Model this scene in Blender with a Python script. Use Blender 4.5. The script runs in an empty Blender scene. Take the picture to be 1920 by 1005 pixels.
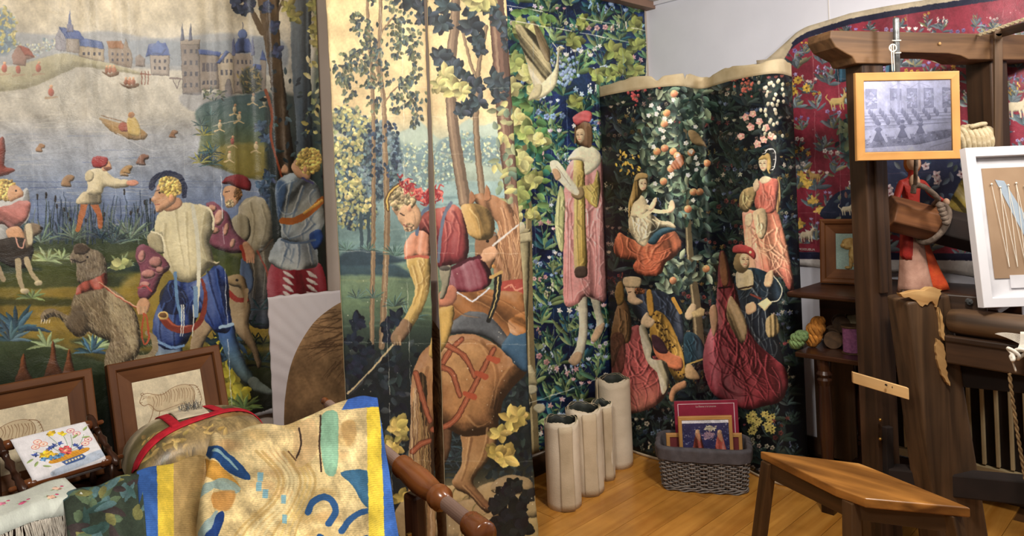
import bpy, bmesh, math, random
import numpy as np
from mathutils import Vector, Matrix

# ------------------------------------------------------------------ camera, world, lights, exposure
EYE, FOC, CX, CY, ROLL = 1.5, 1320.0, 960.0, 347.0, 0.042
scene = bpy.context.scene
COL = scene.collection
cr, sr = math.cos(ROLL), math.sin(ROLL)
cam_d = bpy.data.cameras.new('camera'); cam = bpy.data.objects.new('camera', cam_d); COL.objects.link(cam)
cam_d.sensor_fit = 'HORIZONTAL'; cam_d.sensor_width = 36.0
cam_d.lens = FOC / 1920 * 36.0
cam_d.shift_y = -(502.5 - CY) / 1920.0
cam_d.clip_start = 0.05
_m = Matrix(((cr, sr, 0), (0, 0, -1), (-sr, cr, 0)))   # columns: right, up, back
cam.matrix_world = Matrix.Translation((0, 0, EYE)) @ _m.to_4x4()
scene.camera = cam
scene.view_settings.view_transform = 'Standard'
scene.view_settings.look = 'None'
scene.view_settings.exposure = 0.0
scene.view_settings.gamma = 1.0
scene.view_settings.use_curve_mapping = False
w = bpy.data.worlds.new('room_ambient'); scene.world = w; w.use_nodes = True
w.node_tree.nodes['Background'].inputs[0].default_value = (1.0, 0.97, 0.93, 1)
w.node_tree.nodes['Background'].inputs[1].default_value = 0.17
def area_lamp(name, loc, size, power, col=(1, 0.94, 0.86), aim=None):
    l = bpy.data.lights.new(name, 'AREA'); l.shape = 'DISK'; l.size = size; l.energy = power; l.color = col
    o = bpy.data.objects.new(name, l); COL.objects.link(o); o.location = loc
    if aim is not None:
        o.rotation_euler = (Vector(aim) - Vector(loc)).to_track_quat('-Z', 'Y').to_euler()
    return o
area_lamp('ceiling_lamp', (-0.35, 0.55, 2.46), 0.34, 25, aim=(-0.6, 2.1, 1.2))
area_lamp('ceiling_lamp', (1.0, 1.5, 2.46), 0.30, 36, aim=(0.9, 3.2, 0.9))
area_lamp('ceiling_lamp', (2.3, 1.75, 2.46), 0.30, 22, aim=(1.9, 3.0, 1.0))

# ------------------------------------------------------------------ photo pixel -> place
O3 = np.array([0, 0, EYE])
def ray(px, py):
    xc = (px - CX) / FOC; yc = (CY - py) / FOC
    return np.array([xc * cr + yc * sr, 1.0, -xc * sr + yc * cr])
def onz(px, py, z): d = ray(px, py); return O3 + d * ((z - EYE) / d[2])
def ony(px, py, Y): return O3 + ray(px, py) * Y
def onpl(px, py, p, n): d = ray(px, py); return O3 + d * (np.dot(np.asarray(p) - O3, n) / np.dot(d, n))
def proj(p):
    v = np.asarray(p, float) - O3
    x = v[..., 0] * cr - v[..., 2] * sr; y = v[..., 0] * sr + v[..., 2] * cr
    return CX + FOC * x / v[..., 1], CY - FOC * y / v[..., 1]
D1 = np.array([.7215, .6924, 0.]); N1 = np.array([.6924, -.7215, 0.]); P0 = np.array([.29, 3.85, 0.])
D2 = N1.copy(); N2 = -D1; UP = np.array([0, 0, 1.0])
CORNER = P0 + D1 * .83
CEIL = 2.60
def onwall(px, py, off=0.0): q = onpl(px, py, P0 + off * N1, N1); return np.dot(q - P0, D1), q[2]
def onback(px, py, off=0.0): q = onpl(px, py, CORNER + off * N2, N2); return np.dot(q - CORNER, D2), q[2]
def W1(t, off, z): return P0 + D1 * t + N1 * off + UP * z
def W2(s, off, z): return CORNER + D2 * s + N2 * off + UP * z
def A(*a): return np.array(a, float)
def unit(v): v = np.asarray(v, float); return v / np.linalg.norm(v)

# ------------------------------------------------------------------ materials
def lin(c):
    c = np.asarray(c, float) / 255.0
    return np.where(c <= .04045, c / 12.92, ((c + .055) / 1.055) ** 2.4)
def rgba(c): l = lin(c); return (l[0], l[1], l[2], 1)
def _mat(name):
    m = bpy.data.materials.new(name); m.use_nodes = True
    nt = m.node_tree; return m, nt, nt.nodes['Principled BSDF']
def _co(nt, kind):
    if kind == 'grain':
        n = nt.nodes.new('ShaderNodeAttribute'); n.attribute_name = 'grain'; return n.outputs['Vector']
    n = nt.nodes.new('ShaderNodeTexCoord'); return n.outputs[kind]
def plain(name, c1, c2=None, rough=.7, scale=12, metal=0, bump=.15, bscale=None, spec=.3, sheen=0, co='grain', detail=5):
    m, nt, b = _mat(name)
    c2 = c2 if c2 is not None else tuple(x * .85 for x in c1)
    v = _co(nt, co)
    n = nt.nodes.new('ShaderNodeTexNoise'); n.inputs['Scale'].default_value = scale; n.inputs['Detail'].default_value = detail
    nt.links.new(v, n.inputs['Vector'])
    r = nt.nodes.new('ShaderNodeValToRGB'); r.color_ramp.elements[0].position = .35; r.color_ramp.elements[1].position = .68
    r.color_ramp.elements[0].color = rgba(c2); r.color_ramp.elements[1].color = rgba(c1)
    nt.links.new(n.outputs['Fac'], r.inputs['Fac']); nt.links.new(r.outputs['Color'], b.inputs['Base Color'])
    b.inputs['Roughness'].default_value = rough; b.inputs['Metallic'].default_value = metal
    b.inputs['Specular IOR Level'].default_value = spec
    if bump:
        n2 = nt.nodes.new('ShaderNodeTexNoise'); n2.inputs['Scale'].default_value = bscale or scale * 8; n2.inputs['Detail'].default_value = 3
        nt.links.new(v, n2.inputs['Vector'])
        bp = nt.nodes.new('ShaderNodeBump'); bp.inputs['Strength'].default_value = bump; bp.inputs['Distance'].default_value = .004
        nt.links.new(n2.outputs['Fac'], bp.inputs['Height']); nt.links.new(bp.outputs['Normal'], b.inputs['Normal'])
    return m
def wood(name, c1, c2, c3=None, scale=26, stretch=.07, rough=.45, bump=.25, spec=.4):
    m, nt, b = _mat(name)
    v = _co(nt, 'grain')
    mp = nt.nodes.new('ShaderNodeMapping'); mp.inputs['Scale'].default_value = (stretch, 1, 1)
    nt.links.new(v, mp.inputs['Vector'])
    n = nt.nodes.new('ShaderNodeTexNoise'); n.inputs['Scale'].default_value = scale; n.inputs['Detail'].default_value = 6; n.inputs['Distortion'].default_value = .6
    nt.links.new(mp.outputs['Vector'], n.inputs['Vector'])
    r = nt.nodes.new('ShaderNodeValToRGB'); cr_ = r.color_ramp
    cr_.elements[0].position = .32; cr_.elements[0].color = rgba(c2); cr_.elements[1].position = .66; cr_.elements[1].color = rgba(c1)
    if c3 is not None:
        e = cr_.elements.new(.8); e.color = rgba(c3)
    n3 = nt.nodes.new('ShaderNodeTexNoise'); n3.inputs['Scale'].default_value = 4.5; n3.inputs['Detail'].default_value = 4
    nt.links.new(v, n3.inputs['Vector'])
    mx = nt.nodes.new('ShaderNodeMix'); mx.data_type = 'RGBA'; mx.blend_type = 'MULTIPLY'; mx.inputs[0].default_value = .55
    rr = nt.nodes.new('ShaderNodeValToRGB'); rr.color_ramp.elements[0].position = .3; rr.color_ramp.elements[1].position = .62
    rr.color_ramp.elements[0].color = (.45, .42, .4, 1); rr.color_ramp.elements[1].color = (1, 1, 1, 1)
    nt.links.new(n.outputs['Fac'], r.inputs['Fac']); nt.links.new(n3.outputs['Fac'], rr.inputs['Fac'])
    nt.links.new(r.outputs['Color'], mx.inputs[6]); nt.links.new(rr.outputs['Color'], mx.inputs[7])
    nt.links.new(mx.outputs[2], b.inputs['Base Color'])
    b.inputs['Roughness'].default_value = rough; b.inputs['Specular IOR Level'].default_value = spec
    bp = nt.nodes.new('ShaderNodeBump'); bp.inputs['Strength'].default_value = bump; bp.inputs['Distance'].default_value = .003
    nt.links.new(n.outputs['Fac'], bp.inputs['Height']); nt.links.new(bp.outputs['Normal'], b.inputs['Normal'])
    return m
def printed(name, img, rough=.6, spec=.25, bump=.25, weave=None, crumple=0.0):
    """a painted or woven picture: the picture is painted by this script"""
    m, nt, b = _mat(name)
    t = nt.nodes.new('ShaderNodeTexImage'); t.image = img; t.interpolation = 'Cubic'; t.extension = 'EXTEND'
    uv = nt.nodes.new('ShaderNodeUVMap'); nt.links.new(uv.outputs['UV'], t.inputs['Vector'])
    nt.links.new(t.outputs['Color'], b.inputs['Base Color'])
    b.inputs['Roughness'].default_value = rough; b.inputs['Specular IOR Level'].default_value = spec
    co = _co(nt, 'grain')
    n = nt.nodes.new('ShaderNodeTexNoise'); n.inputs['Scale'].default_value = 260; n.inputs['Detail'].default_value = 2
    nt.links.new(co, n.inputs['Vector']); h = n.outputs['Fac']
    if crumple:
        n2 = nt.nodes.new('ShaderNodeTexNoise'); n2.inputs['Scale'].default_value = 9; n2.inputs['Detail'].default_value = 4; n2.inputs['Distortion'].default_value = 1.2
        nt.links.new(co, n2.inputs['Vector'])
        ma = nt.nodes.new('ShaderNodeMath'); ma.operation = 'MULTIPLY_ADD'; ma.inputs[1].default_value = crumple
        nt.links.new(n2.outputs['Fac'], ma.inputs[0]); nt.links.new(h, ma.inputs[2]); h = ma.outputs[0]
    if weave:
        wv = nt.nodes.new('ShaderNodeTexWave'); wv.inputs['Scale'].default_value = weave; wv.bands_direction = 'X'; wv.inputs['Distortion'].default_value = 1.0
        nt.links.new(co, wv.inputs['Vector'])
        ma2 = nt.nodes.new('ShaderNodeMath'); ma2.operation = 'ADD'
        nt.links.new(wv.outputs['Fac'], ma2.inputs[0]); nt.links.new(h, ma2.inputs[1]); h = ma2.outputs[0]
    bp = nt.nodes.new('ShaderNodeBump'); bp.inputs['Strength'].default_value = bump; bp.inputs['Distance'].default_value = .002
    nt.links.new(h, bp.inputs['Height']); nt.links.new(bp.outputs['Normal'], b.inputs['Normal'])
    return m
def glass_mat(name):
    m, nt, b = _mat(name)
    out = nt.nodes['Material Output']
    tr = nt.nodes.new('ShaderNodeBsdfTransparent'); gl = nt.nodes.new('ShaderNodeBsdfGlossy'); gl.inputs['Roughness'].default_value = .02
    fr = nt.nodes.new('ShaderNodeFresnel'); fr.inputs['IOR'].default_value = 1.5
    mx = nt.nodes.new('ShaderNodeMixShader')
    nt.links.new(fr.outputs[0], mx.inputs[0]); nt.links.new(tr.outputs[0], mx.inputs[1]); nt.links.new(gl.outputs[0], mx.inputs[2])
    nt.links.new(mx.outputs[0], out.inputs['Surface'])
    return m

# ------------------------------------------------------------------ mesh building
def prop(o, label=None, cat=None, group=None, kind=None):
    if label: o['label'] = label
    if cat: o['category'] = cat
    if group: o['group'] = group
    if kind: o['kind'] = kind
    return o
def thing(name, label, cat, loc, group=None):
    o = bpy.data.objects.new(name, None); COL.objects.link(o); o.location = tuple(loc); o.empty_display_size = .05
    return prop(o, label, cat, group)
ROOTLOC = {}
def wloc(o):
    p = Vector((0, 0, 0))
    while o is not None: p = p + o.location; o = o.parent
    return np.array(p)
class MB:
    def __init__(s): s.v = []; s.g = []; s.f = []; s.mi = []; s.uv = {}
    def add(s, vs, fs, gr=None, mi=0, uvs=None):
        n = len(s.v); s.v += [tuple(map(float, p)) for p in vs]
        s.g += [tuple(map(float, p)) for p in (gr if gr is not None else vs)]
        for k, f in enumerate(fs):
            s.f.append(tuple(i + n for i in f)); s.mi.append(mi)
            if uvs is not None: s.uv[len(s.f) - 1] = [uvs[i] for i in f]
        return s
    def box(s, c, ax, ay, az, mi=0):
        c = A(*c); ax, ay, az = A(*ax), A(*ay), A(*az)
        sg = [(-1, -1, -1), (1, -1, -1), (1, 1, -1), (-1, 1, -1), (-1, -1, 1), (1, -1, 1), (1, 1, 1), (-1, 1, 1)]
        vs = [c + i * ax + j * ay + k * az for i, j, k in sg]
        L = [np.linalg.norm(q) for q in (ax, ay, az)]; order = np.argsort(L)[::-1]
        off = (c * 3.7) % 5
        gr = [off + A(*[t[o] * L[o] for o in order]) for t in sg]
        fs = [(0, 3, 2, 1), (4, 5, 6, 7), (0, 1, 5, 4), (1, 2, 6, 5), (2, 3, 7, 6), (3, 0, 4, 7)]
        if np.dot(np.cross(ax, ay), az) < 0: fs = [f[::-1] for f in fs]
        return s.add(vs, fs, gr, mi)
    def beam(s, a, b, wv, hv, mi=0):
        """bar from a to b with half width vectors wv, hv"""
        a, b = A(*a), A(*b); return s.box((a + b) / 2, (b - a) / 2, wv, hv, mi)
    def prism(s, pts, ext, mi=0):
        """polygon (3d points) pushed along ext"""
        n = len(pts); P = [A(*p) for p in pts]; e = A(*ext)
        nrm = sum((np.cross(P[i] - P[0], P[(i + 1) % n] - P[0]) for i in range(1, n)), A(0, 0, 0))
        fs = [tuple(range(n))[::-1], tuple(range(n, 2 * n))] + [(i, (i + 1) % n, n + (i + 1) % n, n + i) for i in range(n)]
        if np.dot(nrm, e) < 0: fs = [f[::-1] for f in fs]
        x = unit(P[1] - P[0]); z = unit(nrm); y = np.cross(z, x)
        vs = P + [p + e for p in P]
        return s.add(vs, fs, [A(np.dot(p - P[0], x), np.dot(p - P[0], y), np.dot(p - P[0], z)) for p in vs], mi)
    def tube(s, path, r, n=10, cap=True, mi=0, closed=False, squash=None):
        P = [A(*p) for p in path]; m = len(P); r = [r] * m if np.isscalar(r) else list(r)
        vs, gr = [], []; prev = None; run = 0
        for i in range(m):
            t = unit((P[(i + 1) % m] - P[i - 1]) if closed else (P[min(i + 1, m - 1)] - P[max(i - 1, 0)]))
            if prev is None:
                u = np.cross(t, A(0, 0, 1) if abs(t[2]) < .9 else A(1, 0, 0))
            else: u = prev - t * np.dot(prev, t)
            u = unit(u); prev = u; vv = np.cross(t, u)
            if i: run += np.linalg.norm(P[i] - P[i - 1])
            for k in range(n):
                a = 2 * math.pi * k / n
                vs.append(P[i] + (u * math.cos(a) + vv * math.sin(a)) * r[i]); gr.append((run, r[i] * math.cos(a), r[i] * math.sin(a)))
        fs = []
        for i in range(m if closed else m - 1):
            j = (i + 1) % m
            for k in range(n):
                k2 = (k + 1) % n; fs.append((i * n + k, i * n + k2, j * n + k2, j * n + k))
        if cap and not closed: fs += [tuple(range(n))[::-1], tuple(range((m - 1) * n, m * n))]
        return s.add(vs, fs, gr, mi)
    def lathe(s, prof, o, ax, n=20, mi=0, ref=None):
        """prof: (along, radius) pairs about axis ax from o"""
        o = A(*o); t = unit(ax); u = unit(np.cross(t, A(0, 0, 1) if abs(t[2]) < .9 else A(1, 0, 0))); v = np.cross(t, u)
        vs, gr = [], []
        for h, r in prof:
            for k in range(n):
                a = 2 * math.pi * k / n; vs.append(o + t * h + (u * math.cos(a) + v * math.sin(a)) * max(r, 1e-4)); gr.append((h, r * math.cos(a), r * math.sin(a)))
        fs = []
        for i in range(len(prof) - 1):
            for k in range(n):
                k2 = (k + 1) % n; fs.append((i * n + k, i * n + k2, (i + 1) * n + k2, (i + 1) * n + k))
        fs += [tuple(range(n))[::-1], tuple(range((len(prof) - 1) * n, len(prof) * n))]
        return s.add(vs, fs, gr, mi)
    def grid(s, fn, nu, nv, mi=0, gr=None, flip=False):
        """fn(u, v) on arrays -> (...,3)"""
        U, V = np.meshgrid(np.linspace(0, 1, nu + 1), np.linspace(0, 1, nv + 1))
        P = fn(U, V).reshape(-1, 3); uv = np.stack([U, V], -1).reshape(-1, 2)
        fs = []
        for j in range(nv):
            for i in range(nu):
                a = j * (nu + 1) + i; f = (a, a + 1, a + nu + 2, a + nu + 1); fs.append(f[::-1] if flip else f)
        return s.add(P, fs, gr(U, V).reshape(-1, 3) if gr else None, mi, [tuple(x) for x in uv])
    def build(s, name, mats, parent=None, smooth=False, bevel=0, solid=0, sub=0, base=None, bseg=2, soff=0):
        V = np.array(s.v)
        if parent is not None: base = wloc(parent)
        elif base is None: base = A((V[:, 0].min() + V[:, 0].max()) / 2, (V[:, 1].min() + V[:, 1].max()) / 2, V[:, 2].min())
        me = bpy.data.meshes.new(name); me.from_pydata((V - base).tolist(), [], s.f)
        at = me.attributes.new('grain', 'FLOAT_VECTOR', 'POINT'); at.data.foreach_set('vector', np.array(s.g, np.float32).ravel())
        if s.uv:
            l = me.uv_layers.new(name='UVMap')
            for p in me.polygons:
                u = s.uv.get(p.index)
                if u is not None:
                    for li, q in zip(p.loop_indices, u): l.data[li].uv = q
        mats = mats if isinstance(mats, (list, tuple)) else [mats]
        for m in mats: me.materials.append(m)
        if len(mats) > 1: me.polygons.foreach_set('material_index', s.mi)
        if smooth: me.polygons.foreach_set('use_smooth', [True] * len(me.polygons))
        me.update()
        o = bpy.data.objects.new(name, me); COL.objects.link(o)
        if parent is not None: o.parent = parent
        else: o.location = tuple(base)
        if solid:
            q = o.modifiers.new('thickness', 'SOLIDIFY'); q.thickness = solid; q.offset = soff
        if bevel:
            q = o.modifiers.new('edge', 'BEVEL'); q.width = bevel; q.segments = bseg; q.limit_method = 'ANGLE'; q.angle_limit = .6
        if sub:
            q = o.modifiers.new('smooth', 'SUBSURF'); q.levels = sub; q.render_levels = sub
        return o
def catmull(pts, n=8, closed=False):
    P = np.asarray(pts, float); m = len(P); out = []
    for i in range(m if closed else m - 1):
        p1, p2 = P[i], P[(i + 1) % m]
        p0 = P[i - 1] if (closed or i > 0) else 2 * p1 - p2
        p3 = P[(i + 2) % m] if (closed or i + 2 < m) else 2 * p2 - p1
        for k in range(n):
            t = k / n
            out.append(.5 * ((2 * p1) + (-p0 + p2) * t + (2 * p0 - 5 * p1 + 4 * p2 - p3) * t * t + (-p0 + 3 * p1 - 3 * p2 + p3) * t ** 3))
    if not closed: out.append(P[-1])
    return np.array(out)

# ------------------------------------------------------------------ a small painter for the pictures on cloth and paper
_rg = np.random.default_rng(7)
def _vnoise(n, cells, rg):
    g = rg.random((cells, cells)); x = np.arange(n) * cells / n; i = x.astype(int); f = x - i; f = f * f * (3 - 2 * f); j = (i + 1) % cells
    a = g[i][:, i] * (1 - f)[None, :] + g[i][:, j] * f[None, :]; b = g[j][:, i] * (1 - f)[None, :] + g[j][:, j] * f[None, :]
    return a * (1 - f)[:, None] + b * f[:, None]
NZ = sum(_vnoise(1024, c, _rg) * a for c, a in ((16, .35), (40, .25), (110, .2), (260, .2))).astype(np.float32) - .5
NZ /= NZ.std() * 2.2
NLOW = (_vnoise(1024, 12, _rg) - .5).astype(np.float32) * 2
NMID = (_vnoise(1024, 90, _rg) + .6 * _vnoise(1024, 200, _rg) - .8).astype(np.float32)
N1D = np.convolve(_rg.random(4096), np.ones(3) / 3, 'same'); N1D = ((N1D - N1D.mean()) / N1D.std() * .5).astype(np.float32)
def n1(x):
    i = np.floor(x).astype(int); f = x - i; f = f * f * (3 - 2 * f); return N1D[i % 4096] * (1 - f) + N1D[(i + 1) % 4096] * f
class Canvas:
    """works in photograph pixels, later laid onto the cloth where the cloth hangs"""
    def __init__(s, x0, y0, x1, y1, K, col, seed=1):
        s.x0, s.y0, s.K = x0, y0, K; s.W = int((x1 - x0) * K); s.H = int((y1 - y0) * K)
        s.a = np.empty((s.H, s.W, 3), np.float32); s.a[:] = np.asarray(col, np.float32) / 255
        s.rg = np.random.default_rng(seed); s.r = random.Random(seed)
    def c(s, p): p = np.asarray(p, float); return (p - (s.x0, s.y0)) * s.K
    def _win(s, x0, y0, x1, y1):
        return max(0, int(x0)), max(0, int(y0)), min(s.W, int(x1) + 2), min(s.H, int(y1) + 2)
    def _nz(s, x0, y0, x1, y1, arr=None):
        arr = NZ if arr is None else arr
        return arr[np.arange(y0, y1) % 1024][:, np.arange(x0, x1) % 1024]
    def blend(s, x0, y0, x1, y1, al, col):
        d = s.a[y0:y1, x0:x1]; d += (col - d) * al[..., None]
    def grad(s, stops, noi=.05):
        """vertical gradient by photo y"""
        ys = s.y0 + np.arange(s.H) / s.K; st = np.array([q[0] for q in stops], float); cs = np.array([q[1] for q in stops], float) / 255
        col = np.stack([np.interp(ys, st, cs[:, k]) for k in range(3)], -1)[:, None, :]
        n = s._nz(0, 0, s.W, s.H)[..., None] * noi
        s.a[:] = np.clip(col * (1 + n), 0, 1)
    def _sdf(s, P, x0, y0, x1, y1):
        w, h = x1 - x0, y1 - y0; st = max(1, int(math.ceil(math.sqrt(w * h) / 110)))
        gx = np.arange(x0, x1 + st, st, dtype=np.float32) + .5; gy = np.arange(y0, y1 + st, st, dtype=np.float32) + .5
        X, Y = np.meshgrid(gx, gy); d2 = np.full(X.shape, 1e12, np.float32); ins = np.zeros(X.shape, bool)
        Q = P.astype(np.float32); R = np.roll(Q, -1, 0)
        for (ax, ay), (bx, by) in zip(Q, R):
            ex, ey = bx - ax, by - ay; L = ex * ex + ey * ey
            if L < 1e-9: continue
            t = np.clip(((X - ax) * ex + (Y - ay) * ey) / L, 0, 1); dx = X - ax - t * ex; dy = Y - ay - t * ey
            np.minimum(d2, dx * dx + dy * dy, out=d2)
            if ay != by:
                cnd = (Y < max(ay, by)) & (Y >= min(ay, by)); ins ^= cnd & (X < ax + (Y - ay) * ex / ey)
        sd = np.sqrt(d2); sd[ins] *= -1
        if st > 1:
            fx = (np.arange(w)) / st; fy = (np.arange(h)) / st; ix = fx.astype(int); iy = fy.astype(int); tx = (fx - ix)[None, :]; ty = (fy - iy)[:, None]
            ix2 = np.minimum(ix + 1, sd.shape[1] - 1); iy2 = np.minimum(iy + 1, sd.shape[0] - 1)
            sd = (sd[iy][:, ix] * (1 - tx) + sd[iy][:, ix2] * tx) * (1 - ty) + (sd[iy2][:, ix] * (1 - tx) + sd[iy2][:, ix2] * tx) * ty
            return sd.astype(np.float32)
        return sd[:h, :w]
    def poly(s, pts, col, sm=5, rnd=None, lit=.4, edge=.25, noi=.07, fold=None, alpha=1.0, soft=.8, ld=(-.55, -.75), out=None, tint=None):
        P = s.c(pts)
        if sm and len(P) > 2: P = catmull(P, sm, True)
        mn, mx = P.min(0) - 2, P.max(0) + 2
        x0, y0, x1, y1 = s._win(mn[0], mn[1], mx[0], mx[1])
        if x1 <= x0 or y1 <= y0: return
        sd = s._sdf(P, x0, y0, x1, y1); al = np.clip(.5 - sd / (2 * soft), 0, 1) * alpha
        c = np.asarray(col, np.float32) / 255
        if c.ndim == 2:
            t = np.linspace(0, 1, y1 - y0, dtype=np.float32)[:, None, None] * (len(c) - 1); i = np.minimum(t.astype(int), len(c) - 2); f = t - i
            c = c[i[..., 0]] * (1 - f) + c[i[..., 0] + 1] * f
            c = np.broadcast_to(c, (y1 - y0, x1 - x0, 3))
        lit *= .78; edge *= .85; sh = np.ones(sd.shape, np.float32)
        if lit or edge:
            r = (rnd if rnd else .22 * min(mx - mn) / s.K) * s.K
            h = np.clip(-sd / max(r, 1), 0, 1)
            if lit and min(sd.shape) > 2:
                dome = np.sqrt(np.clip(1 - (1 - h) ** 2, 0, 1)) * r
                gy, gx = np.gradient(dome); k = -(gx * ld[0] + gy * ld[1]); k = np.clip(k, -1, 1); sh += lit * np.where(k < 0, k * .75, k)
            sh -= edge * (1 - h) ** 2
        if fold:
            ang, per, amp = fold[:3]; ca, sa = math.cos(ang), math.sin(ang)
            X, Y = np.meshgrid(np.arange(x0, x1), np.arange(y0, y1)); q = (-X * sa + Y * ca) / (per * s.K) + s._nz(x0, y0, x1, y1, NLOW) * (fold[3] if len(fold) > 3 else .8)
            sh += 2.0 * amp * n1(q + 37.0 + x0) + .5 * amp * n1(q * 2.7 + 11)
        if noi: sh += noi * s._nz(x0 + 17, y0 + 31, x1 + 17, y1 + 31)
        sh = sh[..., None]
        cc = np.where(sh <= 1, c * np.clip(sh, 0.40, 1), c + (1 - c) * np.clip(sh - 1, 0, 1) * .5)
        s.blend(x0, y0, x1, y1, al, cc)
        if out is not None: s.line(np.vstack([pts, pts[:1]]) if not sm else (catmull(pts, 4, True)), out[1], out[0])
    def line(s, pts, wd, col, w2=None, alpha=1.0, sm=0, soft=.6):
        P = s.c(catmull(pts, sm) if sm else pts); n = len(P) - 1; w2 = wd if w2 is None else w2; c = np.asarray(col, np.float32) / 255
        if alpha < 1:
            R = max(wd, w2) * s.K / 2 + 2; mn, mx = P.min(0) - R, P.max(0) + R; bx0, by0, bx1, by1 = s._win(mn[0], mn[1], mx[0], mx[1])
            if bx1 <= bx0 or by1 <= by0: return
            acc = np.zeros((by1 - by0, bx1 - bx0), np.float32)
        for i in range(n):
            a, b = P[i], P[i + 1]; ra = (wd + (w2 - wd) * i / n) * s.K / 2; rb = (wd + (w2 - wd) * (i + 1) / n) * s.K / 2; m = max(ra, rb) + 1.5
            x0, y0, x1, y1 = s._win(min(a[0], b[0]) - m, min(a[1], b[1]) - m, max(a[0], b[0]) + m, max(a[1], b[1]) + m)
            if x1 <= x0 or y1 <= y0: continue
            X = np.arange(x0, x1)[None, :] + .5 - a[0]; Y = np.arange(y0, y1)[:, None] + .5 - a[1]; e = b - a; L = max(e @ e, 1e-6)
            t = np.clip((X * e[0] + Y * e[1]) / L, 0, 1); d = np.hypot(X - t * e[0], Y - t * e[1]) - (ra + (rb - ra) * t)
            m_ = np.clip(.5 - d / (2 * soft), 0, 1).astype(np.float32)
            if alpha < 1: v_ = acc[y0 - by0:y1 - by0, x0 - bx0:x1 - bx0]; np.maximum(v_, m_, out=v_)
            else: s.blend(x0, y0, x1, y1, m_, c)
        if alpha < 1: s.blend(bx0, by0, bx1, by1, acc * alpha, c)
    def leaf(s, x, y, L, Wd, ang, col, rib=.18, shp=.85, alpha=1.0, curl=0.0):
        px, py = (x - s.x0) * s.K, (y - s.y0) * s.K; L *= s.K; Wd *= s.K; ca, sa = math.cos(ang), math.sin(ang)
        m = L + Wd * .5 if curl else L; ex, ey = px + ca * L, py + sa * L; pad = Wd * .6 + abs(curl) * L * .5 + 1.5
        x0, y0, x1, y1 = s._win(min(px, ex) - pad, min(py, ey) - pad, max(px, ex) + pad, max(py, ey) + pad)
        if x1 <= x0 or y1 <= y0: return
        X = np.arange(x0, x1, dtype=np.float32)[None, :] + .5 - px; Y = np.arange(y0, y1, dtype=np.float32)[:, None] + .5 - py
        u = (X * ca + Y * sa) / L; v = -X * sa + Y * ca
        if curl: v = v - curl * L * u * u
        uu = np.clip(u, 0, 1); hw = .5 * Wd * np.maximum(np.sin(math.pi * uu ** shp), 0) ** .72
        al = np.clip(hw - np.abs(v) + .5, 0, 1) * ((u > 0) & (u < 1))
        q = np.clip(v / (.5 * Wd + 1e-3), -1, 1); sh = 1 - rib * q - rib * .6 * (1 - uu) + .10
        sh = sh + .3 * rib * np.exp(-(v / max(1.0, .06 * Wd)) ** 2)
        c = np.asarray(col, np.float32) / 255
        s.blend(x0, y0, x1, y1, (al * alpha).astype(np.float32), np.clip(c * sh[..., None], 0, 1))
    def dot(s, x, y, rx, col, ry=None, lit=.3, alpha=1.0, soft=.7):
        ry = rx if ry is None else ry; px, py = (x - s.x0) * s.K, (y - s.y0) * s.K; rx *= s.K; ry *= s.K
        x0, y0, x1, y1 = s._win(px - rx - 2, py - ry - 2, px + rx + 2, py + ry + 2)
        if x1 <= x0 or y1 <= y0: return
        X = (np.arange(x0, x1, dtype=np.float32)[None, :] + .5 - px) / rx; Y = (np.arange(y0, y1, dtype=np.float32)[:, None] + .5 - py) / ry
        d = np.hypot(X, Y); al = np.clip((1 - d) * min(rx, ry) / (2 * soft) + .5, 0, 1); sh = 1 + lit * (-.5 * X - .7 * Y)
        c = np.asarray(col, np.float32) / 255; s.blend(x0, y0, x1, y1, (al * alpha).astype(np.float32), np.clip(c * sh[..., None], 0, 1))
    def var(s, col, v=.12):
        k = 1 + s.r.uniform(-v, v); return tuple(max(0, min(255, q * k + s.r.uniform(-4, 4))) for q in col)
    def clump(s, x, y, rx, ry, n, L, Wd, cols, spread=math.pi, base=-math.pi / 2, rib=.18, shade=.35):
        """a mass of leaves, dark beneath and lighter on top"""
        if n > 50: s.dot(x, y, rx * .95, cols[0], ry * .95, lit=.1, alpha=.9, soft=5)
        for k in range(n):
            r = math.sqrt(s.r.random()); a = s.r.uniform(0, 2 * math.pi); dx, dy = r * math.cos(a), r * math.sin(a)
            f = k / max(1, n - 1); c = cols[min(len(cols) - 1, int(max(0, min(.999, f * .75 + .25 * s.r.random() - .15 * dy)) * len(cols)))]
            s.leaf(x + dx * rx, y + dy * ry, L * s.r.uniform(.7, 1.2), Wd * s.r.uniform(.7, 1.2), base + s.r.uniform(-spread, spread), s.var(c), rib)
    def rosette(s, x, y, R, n, Wd, col, ang=0.0, rib=.2, core=None):
        big = R > 11; j_ = .42 if big else .15
        if big:
            for k in range(n - 1): s.leaf(x + s.r.uniform(-.2, .2) * R, y + s.r.uniform(-.2, .2) * R, R * s.r.uniform(.8, 1.15), Wd * 1.15, s.r.uniform(0, 6.28), s.var(tuple(q * .7 for q in col), .12), rib)
        for k in range(n): s.leaf(x, y, R * s.r.uniform(.6 if big else .85, 1.08), Wd * s.r.uniform(.85, 1.25), ang + 2 * math.pi * k / n + s.r.uniform(-j_, j_), s.var(col, .14), rib * 1.2)
        if core: s.dot(x, y, R * .2, core)
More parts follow.
